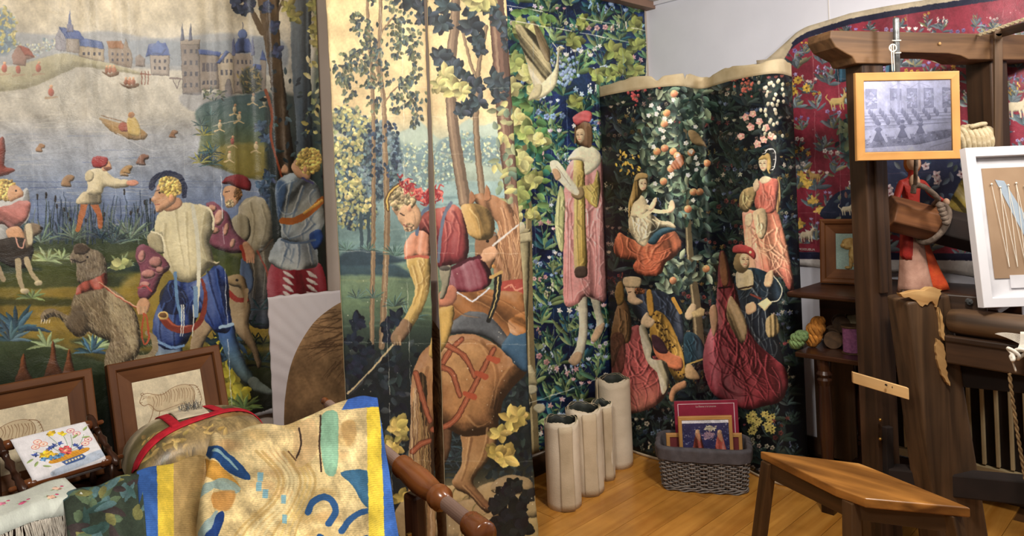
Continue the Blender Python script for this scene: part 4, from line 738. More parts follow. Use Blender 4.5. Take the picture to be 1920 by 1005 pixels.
def art_arch():
    c = Canvas(480, 480, 920, 1100, 1.2, (150, 118, 84), 5); c.grad([(480, (158, 126, 92)), (700, (146, 114, 80)), (1100, (138, 106, 74))], .14)
    D_ = (84, 62, 44)
    def plume(x, y, L, a, n):
        for k in range(n):
            b = a + c.r.uniform(-.3, .3); ox, oy = c.r.uniform(-14, 14), c.r.uniform(-10, 10); c.line(catmull([(x + ox, y + oy), (x + ox + L * .5 * math.cos(b), y + oy + L * .5 * math.sin(b) - 6), (x + ox + L * math.cos(b + .2), y + oy + L * math.sin(b + .2))], 5), 1.8, D_, .7, alpha=.75)
    for x, y, L, a, n in ((640, 590, 60, 2.7, 9), (650, 620, 80, 2.75, 12), (630, 640, 60, 2.6, 9), (660, 650, 60, 2.8, 8), (640, 680, 40, 1.9, 7), (655, 660, 50, 1.8, 8), (760, 600, 60, .4, 12), (790, 640, 60, .6, 10), (800, 700, 60, 1.2, 12), (820, 760, 60, 1.4, 10), (815, 850, 50, 1.7, 10), (700, 720, 60, 1.6, 8)): plume(x, y, L, a, n)
    c.poly([(536, 720), (552, 716), (556, 750), (548, 800), (534, 800)], (110, 84, 60), alpha=.5, soft=6, lit=0, edge=0); c.crease([(540, 716), (650, 708), (880, 690)], (120, 94, 66), 1, .6)
    c.mottle(.10); return c
def face(c, x, y, r, col=(222, 190, 150), dirx=-1, hair=None):
    """small painted face: oval, brow, eyes, nose, mouth"""
    c.poly([(x - r * .72, y - r * .4), (x - r * .3, y - r), (x + r * .4, y - r), (x + r * .74, y - r * .3), (x + r * .6, y + r * .5), (x + r * .1, y + r * 1.12), (x - r * .45, y + r * .7)], col, lit=.3, edge=.22, rnd=r * .6)
    d = dirx * r * .12; E = (64, 44, 36)
    for k in (-.32, .34): c.line([(x + k * r + d - r * .16, y - r * .12), (x + k * r + d, y - r * .18), (x + k * r + d + r * .16, y - r * .1)], max(.8, r * .09), E); c.line([(x + k * r + d - r * .18, y - r * .36), (x + k * r + d + r * .18, y - r * .38)], max(.6, r * .06), (120, 86, 62))
    c.line([(x + d, y - r * .1), (x + d * 2.2, y + r * .28), (x + d + r * .06, y + r * .32)], max(.7, r * .07), (160, 112, 84)); c.line([(x + d - r * .2, y + r * .6), (x + d + r * .2, y + r * .6)], max(.9, r * .1), (170, 80, 72))
def drape(c, pts, col, folds, rnd=None, lit=.45, edge=.35, ang=1.4, per=8, amp=.22, dark=None, light=None):
    c.poly(pts, col, rnd=rnd, lit=lit, edge=edge, fold=(ang, per, amp))
    m = np.asarray(col, float); m = m[len(m) // 2] if m.ndim == 2 else m
    for q in folds:
        c.line(q, 3.2, dark or tuple(m * .62), .8, alpha=.6, sm=4, soft=1.2); c.line([(x - 2.4, y - 1) for x, y in q], 2.0, light or tuple(np.minimum(255, m * 1.25 + 18)), .6, alpha=.6, sm=4, soft=1.0)
    Pq = np.asarray(pts, float); d_ = Pq.max(0) - Pq.min(0); zfolds(c, pts, int(2 + d_[0] * d_[1] / 900), tuple(m * .5), light or tuple(np.minimum(255, m * 1.35 + 26)), ang, max(12, .36 * d_.min()))
def zfolds(c, pts, n, dark, light, ang, L):
    P = np.asarray(pts, float); mn, mx = P.min(0), P.max(0); R = np.roll(P, -1, 0)
    def inside(x, y):
        r_ = False
        for (x1, y1), (x2, y2) in zip(P, R):
            if (y1 > y) != (y2 > y) and x < x1 + (y - y1) * (x2 - x1) / (y2 - y1): r_ = not r_
        return r_
    k = 0
    for _ in range(n * 8):
        x, y = c.r.uniform(mn[0], mx[0]), c.r.uniform(mn[1], mx[1]); a = ang + c.r.gauss(0, .5); q = [(x, y)]
        for i in range(3): x += L * .5 * math.cos(a); y += L * .5 * math.sin(a); q.append((x, y)); a += c.r.choice((-1, 1)) * c.r.uniform(.2, .9)
        if all(inside(*p) for p in q):
            s_ = c.r.uniform(3.0, 5.5); c.line([(u + s_ * .8, v + .4) for u, v in q], s_, dark, s_ * .25, alpha=.5, soft=2.6, sm=4); c.line(q, s_ * .55, light, .6, alpha=.5, soft=1.6, sm=4); k += 1
            if k >= n: break
def art_blue():
    c = Canvas(860, -90, 1270, 880, 1.5, (26, 40, 88), 31); P = c.poly
    c.grad([(-90, (32, 58, 96)), (100, (28, 46, 92)), (400, (24, 40, 88)), (700, (22, 40, 80)), (880, (20, 34, 66))], .25)
    for k in range(40): x, y = c.r.uniform(860, 1260), c.r.uniform(-60, 860); c.dot(x, y, c.r.uniform(14, 34), c.r.choice([(30, 84, 110), (18, 26, 70), (24, 70, 92)]), lit=0, alpha=.35, soft=14)
    G = [(34, 72, 70), (58, 94, 74), (88, 116, 78), (40, 80, 90), (112, 130, 86)]; Fl = [(176, 166, 180), (196, 186, 166), (150, 164, 190), (186, 140, 140), (200, 196, 184), (110, 134, 170)]
    c.field(960, 20, 1230, 300, 40, 50, G, Fl); c.field(1000, 300, 1080, 520, 40, 50, G, Fl); c.field(1000, 520, 1150, 860, 40, 50, G, Fl)
    for x, y, R in ((1150, 96, 22), (1172, 104, 22), (1190, 130, 20), (1160, 130, 18), (1195, 84, 18), (1145, 140, 16), (1075, 76, 22), (1020, 40, 16), (1090, 40, 16), (1080, 190, 18), (1120, 140, 18), (1190, 46, 20)): c.rosette(x, y, R, 6, R * .6, (122, 132, 70), c.r.random() * 2, .25)
    for k in range(40): x, y = 1064 + c.r.gauss(0, 14), 128 + c.r.gauss(0, 20); c.dot(x, y, 3, c.var((140, 164, 206)), 3.4)
    # tree with big pale leaves
    c.line([(1004, 860), (994, 620), (992, 470), (990, 360), (984, 280), (978, 190)], 16, (118, 104, 72), 7, sm=5); c.line([(1000, 860), (990, 620), (988, 470), (987, 360)], 4, (170, 154, 112), 3, sm=5); c.line([(990, 340), (974, 290), (966, 240)], 6, (128, 116, 72), 3, sm=4); c.line([(988, 330), (1006, 270), (1010, 220)], 6, (128, 116, 72), 3, sm=4)
    for k in range(150): x, y = 985 + c.r.gauss(0, 20), c.r.uniform(20, 400); c.leaf(x, y, c.r.uniform(16, 26), c.r.uniform(11, 16), c.r.uniform(0, 6.28), c.var(c.r.choice([(44, 92, 78), (70, 110, 70), (98, 130, 74)]), .15), .25)
    for x, y, R in ((972, 50, 22), (995, 60, 20), (966, 118, 26), (990, 140, 22), (1000, 170, 20), (972, 224, 26), (985, 250, 24), (980, 300, 28), (1000, 340, 22), (974, 360, 24), (965, 400, 20), (1010, 260, 20), (998, 400, 16), (958, 160, 20), (1004, 110, 20), (960, 300, 20)): c.rosette(x, y, R, 6, R * .68, c.r.choice([(160, 162, 98), (134, 146, 84), (180, 178, 116)]), c.r.random() * 2, .22)
    # pale bird
    P([(966, 46), (990, 54), (1014, 78), (1030, 112), (1036, 152), (1022, 168), (1004, 166), (994, 142), (986, 112), (974, 78)], (182, 170, 128), lit=.3, edge=.3, fold=(.9, 4, .35)); P([(1000, 40), (1018, 64), (1032, 100), (1026, 116), (1010, 84)], (120, 104, 74), lit=.3, fold=(1.1, 4, .3))
    P([(996, 184), (1010, 162), (1026, 146), (1040, 128), (1045, 100), (1043, 92), (1050, 86), (1060, 91), (1050, 98), (1048, 130), (1042, 160), (1026, 178), (1008, 186)], (212, 204, 166), rnd=8, lit=.4, edge=.3); c.line([(1044, 90), (1036, 80)], 1.4, (200, 196, 170)); c.dot(1049, 90, 1.2, (40, 34, 30)); P([(990, 188), (1004, 160), (1016, 160), (1012, 180)], (190, 180, 140), lit=.3)
    for k in range(7): c.line([(980 + 6 * k, 66 + 13 * k), (1006 + 3 * k, 96 + 9 * k)], 1.2, (110, 96, 68), alpha=.6)
    # pillar
    P([(970, 432), (992, 430), (994, 450), (988, 700), (998, 760), (968, 770), (974, 690), (972, 460)], (176, 166, 126), 3, rnd=9, lit=.6, edge=.4, fold=(1.57, 6, .15)); P([(962, 440), (996, 434), (998, 452), (964, 458)], (196, 186, 146), 0, lit=.3, out=((110, 100, 72), 1)); c.dot(978, 426, 7, (206, 196, 160), 10); P([(966, 690), (996, 684), (1004, 700), (1002, 706), (968, 714)], (196, 186, 146), 0, lit=.3); P([(964, 706), (1004, 698), (1008, 720), (966, 726)], (160, 150, 112), 0, lit=.3)
    # reading man
    P([(1084, 552), (1100, 552), (1102, 618), (1098, 648), (1090, 676), (1078, 684), (1068, 674), (1080, 650), (1086, 610)], (206, 202, 176), rnd=8, lit=.5, edge=.35); P([(1106, 552), (1122, 550), (1128, 586), (1134, 610), (1118, 640), (1108, 634), (1118, 604)], (200, 196, 170), rnd=8, lit=.5, edge=.35)
    P([(1066, 676), (1080, 660), (1092, 664), (1086, 680), (1076, 686)], (190, 160, 124), lit=.3); P([(1108, 634), (1120, 612), (1134, 606), (1128, 626), (1114, 642)], (190, 160, 124), lit=.3)
    drape(c, [(1060, 330), (1066, 308), (1080, 298), (1110, 300), (1132, 306), (1134, 420), (1138, 556), (1118, 562), (1096, 556), (1082, 570), (1058, 568), (1056, 470), (1054, 400)], [(222, 156, 150), (214, 140, 136)], [[(1064, 380), (1066, 470), (1064, 560)], [(1072, 400), (1070, 500), (1074, 566)], [(1104, 400), (1106, 480), (1102, 556)], [(1116, 420), (1120, 500), (1116, 556)], [(1128, 380), (1126, 470), (1130, 550)]], rnd=14, per=5, amp=.18, ang=1.57)
    drape(c, [(1076, 302), (1094, 300), (1098, 420), (1100, 506), (1078, 508), (1076, 400)], [(196, 172, 92), (176, 150, 76)], [[(1084, 330), (1082, 420), (1086, 500)], [(1092, 340), (1092, 420), (1094, 500)]], rnd=6, ang=1.57, per=5); P([(1079, 502), (1099, 500), (1100, 518), (1080, 520)], (92, 76, 66), 3, lit=.3)
    drape(c, [(1052, 348), (1059, 372), (1058, 440), (1056, 470), (1048, 466), (1041, 430), (1042, 390), (1047, 360)], (176, 180, 124), [[(1050, 370), (1048, 420), (1052, 460)]], rnd=6)
    P([(1064, 300), (1076, 282), (1090, 274), (1108, 274), (1122, 284), (1128, 298), (1120, 314), (1098, 328), (1094, 304), (1074, 300)], (216, 208, 176), rnd=9, lit=.4, edge=.3)
    drape(c, [(1092, 350), (1112, 344), (1120, 318), (1126, 346), (1124, 372), (1118, 390), (1100, 374)], (186, 162, 84), [[(1100, 352), (1112, 366), (1118, 384)], [(1108, 346), (1118, 358), (1122, 372)]], rnd=8); P([(1072, 360), (1090, 350), (1096, 364), (1088, 374), (1074, 370)], (140, 120, 84), lit=.4)
    P([(1031, 304), (1046, 302), (1066, 328), (1086, 358), (1078, 366), (1052, 344), (1036, 324)], (226, 218, 190), 3, lit=.1, edge=.15); c.line([(1044, 312), (1070, 348)], 1, (150, 140, 120)); P([(1036, 318), (1046, 318), (1052, 332), (1042, 338)], (196, 160, 124), lit=.3)
    P([(1080, 236), (1092, 228), (1108, 234), (1112, 260), (1106, 276), (1092, 274), (1080, 268), (1078, 250)], (112, 84, 58), lit=.4, fold=(1.57, 3, .3)); face(c, 1088, 254, 12, (196, 172, 134), -1); c.line([(1079, 240), (1078, 268)], 3, (112, 84, 58)); c.line([(1103, 240), (1106, 272)], 7, (104, 78, 54))
    P([(1073, 222), (1084, 212), (1098, 207), (1110, 212), (1106, 228), (1094, 228), (1082, 236)], (186, 80, 82), lit=.45, edge=.35, fold=(.2, 5, .25))
    for y, x in ((700, 985), (735, 1000)): P([(x, y + 30), (x + 8, y + 22), (x + 20, y + 24), (x + 22, y + 34), (x + 10, y + 40)], (176, 170, 140), lit=.4)
    for q in ([(940, 35), (1080, 60), (1225, 88)], [(950, 10), (1100, 36), (1225, 60)], [(940, 772), (1060, 734), (1130, 706)]): c.crease(q, (226, 224, 206), 1.6, .9)
    for x in (998, 1030, 1060, 1116, 1166): c.crease([(x, -60), (x + 4, 300), (x + 10, 700)], (150, 170, 190), 1, .45)
    P([(1205, -90), (1270, -90), (1270, 880), (1203, 880), (1209, 200), (1213, 60)], (216, 206, 180), 0, lit=0, edge=0); P([(1100, -90), (1270, -90), (1270, 32), (1212, 17), (1150, 3)], (214, 206, 186), 0, lit=0, edge=0)
    c.lift(.22); c.mottle(.08, .9, .9); return c
def art_dark():
    c = Canvas(1100, 90, 1540, 920, 1.5, (18, 24, 36), 41); P = c.poly
    c.grad([(90, (14, 20, 32)), (500, (12, 19, 34)), (920, (14, 18, 24))], .3)
    G = [(28, 42, 40), (40, 56, 50), (50, 66, 58), (32, 48, 58), (60, 76, 74)]; Fl = [(96, 82, 74), (106, 100, 88), (72, 84, 104), (104, 52, 50), (124, 118, 102), (100, 84, 48)]
    c.field(1140, 150, 1500, 900, 33, 44, G, Fl)
    for x0, y0, col in ((1190, 175, (150, 64, 64)), (1225, 150, (150, 64, 66)), (1380, 140, (150, 70, 60)), (1400, 160, (150, 76, 64))):
        for k in range(24): c.dot(x0 + c.r.gauss(0, 6), y0 + c.r.gauss(0, 9), 2.6, c.var(col, .2))
    for x0, y0 in ((1398, 220), (1412, 214), (1424, 228), (1408, 238), (1436, 240), (1390, 255), (1432, 262), (1420, 270), (1446, 256)): c.rosette(x0, y0, 8, 5, 7, (206, 140, 128), c.r.random(), .2, (230, 210, 160))
    for k in range(40): c.dot(c.r.uniform(1420, 1470), c.r.uniform(150, 260), 3, c.var((186, 176, 150)), 4)
    for k in range(26): c.leaf(1174 + c.r.uniform(-20, 26), 300 + c.r.uniform(-22, 22), 8, 4, c.r.uniform(.4, 2.4), c.var((170, 138, 60), .2))
    for k in range(30): c.rosette(c.r.uniform(1400, 1450), c.r.uniform(776, 810), 7, 6, 4, (150, 138, 74), 0, .1, (60, 50, 30))
    # fruit tree
    c.line([(1312, 650), (1304, 560), (1296, 500), (1290, 420), (1286, 330), (1284, 200)], 20, (112, 100, 74), 6, sm=5); c.line([(1306, 640), (1299, 560), (1292, 500), (1287, 420)], 4, (156, 142, 108), 2, sm=5); c.line([(1302, 520), (1320, 505), (1330, 495)], 6, (110, 98, 72), 3)
    LG = [(48, 68, 62), (70, 92, 80), (98, 116, 96), (126, 138, 112), (80, 102, 94)]
    for x, y, rx, ry, n in ((1262, 190, 24, 34, 46), (1240, 234, 34, 30, 56), (1290, 240, 26, 50, 56), (1228, 290, 34, 34, 62), (1262, 300, 36, 40, 66), (1246, 344, 36, 22, 46), (1300, 320, 24, 40, 40), (1306, 380, 26, 40, 52), (1270, 390, 26, 36, 40), (1264, 508, 24, 26, 50), (1250, 530, 16, 18, 24), (1318, 500, 18, 22, 26), (1312, 190, 16, 40, 30)):
        for k in range(n): c.leaf(x + c.r.uniform(-rx, rx), y + c.r.uniform(-ry, ry), c.r.uniform(14, 24), c.r.uniform(8, 12), c.r.uniform(0, 6.28), c.var(c.r.choice(LG), .15), .3)
    for x, y in ((1246, 232), (1250, 212), (1264, 176), (1232, 284), (1246, 278), (1262, 284), (1270, 292), (1258, 316), (1296, 286), (1276, 304), (1300, 360), (1312, 360), (1290, 392), (1262, 526), (1324, 504), (1326, 306), (1244, 340)): c.dot(x, y, 7, c.var((196, 128, 88), .12), lit=.55); c.dot(x - 2, y - 2.4, 2, (230, 180, 140), lit=0, alpha=.7)
    for k in range(26): c.rosette(c.r.uniform(1210, 1310), c.r.uniform(180, 380), 5, 5, 4, (206, 200, 180), 0, .1)
    P([(1290, 246), (1300, 244), (1312, 254), (1326, 276), (1318, 274), (1304, 272), (1294, 262)], (150, 124, 84), lit=.4); P([(1258, 310), (1276, 290), (1284, 300), (1272, 318)], (150, 88, 56), lit=.4, fold=(1, 3, .3))
    # lady seated on the left
    OR_ = (206, 116, 78)
    drape(c, [(1150, 462), (1160, 436), (1176, 444), (1204, 452), (1250, 432), (1268, 436), (1278, 462), (1262, 484), (1248, 492), (1240, 512), (1220, 518), (1196, 514), (1186, 500), (1192, 488), (1170, 486), (1156, 480)], [(206, 124, 86), (196, 96, 66)], [[(1166, 446), (1170, 466), (1166, 484)], [(1182, 456), (1184, 476), (1180, 486)], [(1200, 470), (1230, 476), (1262, 466)], [(1200, 490), (1216, 484), (1244, 488)], [(1204, 500), (1214, 506), (1240, 500)], [(1230, 456), (1250, 450), (1264, 440)]], rnd=12, per=7)
    P([(1214, 452), (1236, 430), (1262, 426), (1268, 432), (1244, 440), (1228, 458)], (60, 98, 116), lit=.4)
    drape(c, [(1182, 400), (1194, 394), (1214, 396), (1226, 404), (1240, 414), (1258, 416), (1268, 428), (1250, 426), (1226, 430), (1216, 452), (1206, 462), (1190, 450), (1178, 424)], (196, 182, 146), [[(1190, 410), (1192, 430), (1204, 452)], [(1204, 408), (1214, 424), (1212, 446)], [(1226, 412), (1240, 420), (1256, 422)]], rnd=12)
    P([(1182, 376), (1192, 366), (1206, 368), (1214, 384), (1212, 400), (1196, 408), (1182, 404)], (206, 190, 152), rnd=9, lit=.4, edge=.3); c.line([(1190, 384), (1202, 406), (1222, 394)], 9, (206, 192, 156), 7, sm=4); c.line([(1214, 388), (1230, 396), (1252, 396)], 9, (200, 184, 146), 7, sm=4); P([(1216, 390), (1226, 372), (1232, 372), (1228, 388), (1220, 396)], (222, 188, 150)); P([(1252, 398), (1256, 378), (1262, 376), (1266, 388), (1260, 398)], (222, 188, 150))
    P([(1192, 330), (1206, 324), (1214, 334), (1212, 356), (1204, 362), (1198, 372), (1186, 384), (1180, 410), (1178, 384), (1184, 360), (1188, 342)], (186, 150, 84), lit=.4, fold=(1.5, 3, .35)); face(c, 1205, 346, 11, (224, 192, 154), 1); P([(1190, 332), (1198, 324), (1213, 326), (1214, 334), (1200, 336), (1190, 340)], (176, 146, 92), lit=.4)
    # lady standing on the right
    drape(c, [(1392, 400), (1402, 392), (1424, 396), (1446, 390), (1456, 396), (1466, 420), (1478, 470), (1488, 530), (1480, 545), (1464, 520), (1440, 520), (1410, 520), (1398, 470), (1394, 430)], [(206, 118, 92), (206, 140, 108), (190, 96, 84)], [[(1402, 410), (1404, 450), (1412, 510)], [(1414, 430), (1426, 470), (1434, 516)], [(1436, 420), (1446, 460), (1462, 516)], [(1450, 404), (1464, 450), (1480, 530)], [(1400, 450), (1416, 446), (1432, 456)], [(1444, 470), (1454, 500), (1470, 524)]], rnd=14, per=7)
    P([(1396, 440), (1408, 420), (1412, 470), (1420, 520), (1404, 520)], (214, 172, 136), alpha=.7, lit=.3); P([(1456, 336), (1462, 340), (1464, 370), (1458, 400), (1454, 380)], (176, 138, 88), lit=.3, fold=(1.5, 3, .3))
    drape(c, [(1416, 346), (1430, 336), (1452, 334), (1460, 344), (1458, 370), (1452, 396), (1436, 400), (1418, 392), (1414, 370)], (200, 106, 88), [[(1430, 344), (1434, 366), (1430, 392)], [(1446, 350), (1444, 374), (1450, 392)]], rnd=10); drape(c, [(1386, 372), (1394, 356), (1412, 350), (1418, 362), (1410, 386), (1400, 398), (1388, 392)], (196, 170, 116), [[(1396, 362), (1396, 380), (1404, 392)]], rnd=7); drape(c, [(1412, 398), (1430, 390), (1438, 402), (1438, 430), (1430, 448), (1420, 442), (1414, 420)], (190, 168, 130), [[(1422, 404), (1424, 424), (1430, 440)]], rnd=7); P([(1398, 404), (1410, 400), (1410, 418), (1404, 426), (1398, 420)], (222, 184, 148)); P([(1412, 346), (1420, 334), (1424, 350), (1416, 360)], (222, 184, 148)); P([(1424, 336), (1434, 330), (1446, 334), (1440, 342), (1428, 344)], (222, 188, 152), lit=.2)
    face(c, 1431, 308, 12, (226, 192, 154), -1); P([(1422, 300), (1430, 290), (1442, 288), (1446, 304), (1444, 326), (1438, 318), (1438, 300)], (190, 158, 92), lit=.3); q = catmull([(1432, 288), (1438, 281), (1448, 282), (1452, 296), (1450, 312), (1446, 320)], 5); c.line(q, 6, (34, 34, 40), 6); c.line(q + A(2.5, -1.5), 1.6, (226, 222, 206)); 
    for p_ in q[::4]: c.line([p_ - A(2, 0), p_ + A(3, -1)], 1, (220, 216, 200))
    # young man left, with spotted yellow robe, kissing bough
    drape(c, [(1188, 552), (1210, 546), (1240, 546), (1262, 562), (1278, 586), (1280, 640), (1262, 640), (1230, 620), (1200, 600), (1186, 580)], (58, 70, 92), [[(1200, 560), (1226, 572), (1256, 580)], [(1196, 572), (1222, 588), (1262, 596)], [(1240, 556), (1256, 580), (1270, 600)]], rnd=14)
    drape(c, [(1226, 586), (1240, 586), (1256, 604), (1270, 634), (1282, 668), (1284, 706), (1268, 714), (1252, 690), (1232, 660), (1218, 626)], (176, 134, 56), [[(1236, 600), (1252, 636), (1262, 690)], [(1246, 610), (1264, 650), (1276, 700)]], rnd=14)
    for k in range(46): t = c.r.random(); c.dot(1230 + 46 * t + c.r.uniform(-7, 9), 592 + 110 * t + c.r.uniform(-10, 8), 1.8, (78, 52, 34), lit=0)
    P([(1212, 548), (1222, 546), (1226, 586), (1216, 590)], (170, 126, 52)); c.line([(1262, 560), (1276, 586)], 7, (170, 126, 52)); P([(1224, 640), (1240, 650), (1262, 664), (1278, 672), (1280, 690), (1266, 694), (1246, 684), (1228, 664)], (186, 108, 72), rnd=8, lit=.5); P([(1222, 628), (1240, 636), (1252, 660), (1238, 662), (1226, 652)], (92, 56, 70), lit=.4)
    P([(1202, 600), (1212, 586), (1218, 594), (1228, 602), (1220, 614), (1204, 612)], (206, 178, 140), lit=.3); P([(1254, 746), (1262, 724), (1284, 714), (1286, 726), (1268, 736), (1262, 754)], (186, 132, 92), lit=.4)
    P([(1172, 536), (1182, 532), (1192, 540), (1194, 556), (1206, 566), (1192, 572), (1178, 566), (1176, 550)], (190, 162, 128), lit=.3, edge=.3); c.line([(1178, 548), (1184, 547)], 1.4, (70, 46, 36)); curls(c, 1200, 546, 9, 6, 16, (112, 66, 40)); P([(1169, 522), (1184, 518), (1202, 522), (1200, 538), (1184, 540), (1170, 536)], (176, 156, 120), 4, lit=.4, edge=.3)
    # kneeling lady left foreground
    drape(c, [(1186, 612), (1200, 612), (1210, 640), (1214, 672), (1240, 674), (1252, 700), (1254, 724), (1240, 752), (1214, 768), (1180, 776), (1166, 764), (1150, 720), (1146, 660), (1160, 630)], [(150, 70, 70), (160, 74, 72), (186, 120, 98)], [[(1176, 640), (1186, 660), (1210, 672)], [(1170, 680), (1200, 690), (1236, 686)], [(1164, 710), (1190, 720), (1226, 712)], [(1176, 730), (1190, 750), (1196, 772)], [(1206, 720), (1214, 740), (1210, 764)], [(1226, 700), (1236, 720), (1236, 748)], [(1160, 690), (1172, 730), (1178, 764)]], rnd=16, per=10, amp=.2)
    P([(1198, 616), (1210, 612), (1222, 650), (1222, 672), (1250, 680), (1254, 716), (1242, 740), (1232, 700), (1212, 676)], (156, 146, 116), lit=.4, fold=(1.2, 5, .3)); drape(c, [(1150, 600), (1158, 572), (1170, 562), (1180, 580), (1184, 612), (1180, 640), (1164, 650), (1148, 690), (1144, 640)], (124, 88, 52), [[(1162, 580), (1164, 610), (1160, 640)], [(1174, 586), (1176, 620), (1168, 650)]], rnd=9); P([(1153, 548), (1158, 530), (1166, 528), (1170, 544), (1170, 566), (1158, 572)], (128, 100, 48), lit=.4); P([(1146, 632), (1170, 630), (1170, 690), (1150, 706)], (110, 62, 50), alpha=.7, lit=.3)
    # seated hands with book, blue skirt
    P([(1284, 590), (1296, 570), (1306, 574), (1302, 592), (1290, 600)], (190, 168, 132), lit=.3); P([(1296, 586), (1314, 576), (1322, 580), (1320, 592), (1300, 596)], (196, 176, 124), 0, lit=.2); drape(c, [(1284, 626), (1300, 624), (1316, 640), (1322, 670), (1290, 684), (1282, 660)], (50, 84, 100), [[(1292, 640), (1300, 660), (1310, 676)]], rnd=8); c.line([(1288, 684), (1322, 672)], 3.4, (176, 150, 80)); P([(1286, 686), (1296, 684), (1312, 706), (1306, 712), (1286, 708)], (190, 156, 110), lit=.3)
    # man with red cap on the right
    drape(c, [(1378, 520), (1392, 506), (1412, 502), (1432, 508), (1452, 520), (1462, 540), (1468, 556), (1456, 570), (1440, 566), (1448, 600), (1460, 640), (1470, 684), (1440, 690), (1410, 660), (1396, 610), (1380, 570)], [(52, 84, 104), (56, 66, 84), (44, 52, 62)], [[(1402, 580), (1398, 620), (1410, 656)], [(1414, 580), (1412, 620), (1420, 660)], [(1424, 580), (1426, 630), (1432, 670)], [(1436, 580), (1444, 630), (1452, 670)]], rnd=14, light=(150, 160, 164)); c.line([(1448, 514), (1466, 540), (1460, 562), (1444, 566)], 2, (176, 172, 150), sm=4)
    P([(1380, 512), (1392, 506), (1410, 508), (1412, 536), (1396, 544), (1382, 538)], (176, 160, 118), lit=.3, fold=(1.5, 4, .3)); c.line([(1384, 542), (1412, 536)], 3, (70, 50, 40)); P([(1432, 530), (1436, 514), (1448, 506), (1450, 520), (1446, 536), (1436, 538)], (206, 172, 132), lit=.35); P([(1420, 570), (1438, 558), (1448, 568), (1434, 584)], (200, 184, 138), 0, lit=.2); P([(1398, 572), (1414, 566), (1418, 582), (1402, 590)], (200, 164, 126), lit=.3); c.line([(1408, 552), (1426, 560)], 4, (126, 60, 50)); P([(1436, 600), (1454, 590), (1462, 622), (1440, 632)], (150, 128, 84), lit=.3, fold=(1.5, 4, .35))
    c.dot(1390, 492, 15, (130, 110, 76), 20); face(c, 1396, 488, 13, (214, 180, 142), 1); P([(1375, 462), (1390, 458), (1408, 464), (1417, 476), (1414, 486), (1400, 476), (1376, 474)], (170, 62, 62), lit=.45, edge=.3); c.dot(1407, 473, 2.6, (214, 190, 140))
    # lady in crimson in front
    drape(c, [(1348, 480), (1356, 470), (1364, 486), (1372, 520), (1384, 556), (1392, 600), (1404, 620), (1420, 644), (1450, 670), (1472, 690), (1478, 720), (1464, 752), (1430, 762), (1400, 768), (1376, 758), (1340, 742), (1322, 706), (1318, 668), (1326, 630), (1340, 596), (1344, 550)], [(122, 48, 52), (128, 46, 54), (138, 50, 58)], [[(1346, 610), (1340, 650), (1350, 690)], [(1370, 600), (1362, 650), (1380, 690)], [(1330, 680), (1360, 700), (1400, 690)], [(1376, 660), (1400, 680), (1436, 690)], [(1350, 720), (1370, 740), (1380, 756)], [(1396, 710), (1404, 736), (1400, 760)], [(1420, 700), (1440, 720), (1440, 752)], [(1450, 690), (1464, 716), (1460, 744)], [(1388, 640), (1384, 680), (1392, 720)]], rnd=18, per=13, amp=.16)
    P([(1368, 556), (1380, 566), (1398, 600), (1400, 628), (1390, 644), (1374, 620), (1362, 590)], (160, 136, 100), lit=.4, fold=(1.2, 4, .3)); P([(1330, 580), (1342, 572), (1346, 600), (1340, 630), (1334, 620)], (140, 108, 80), lit=.4); P([(1350, 480), (1356, 472), (1362, 492), (1366, 530), (1356, 536), (1350, 512)], (140, 92, 62), lit=.4); c.line([(1348, 540), (1370, 538)], 3, (60, 30, 34))
    c.lift(.25, .3, .6); c.mottle(.1, .9, .9); return c
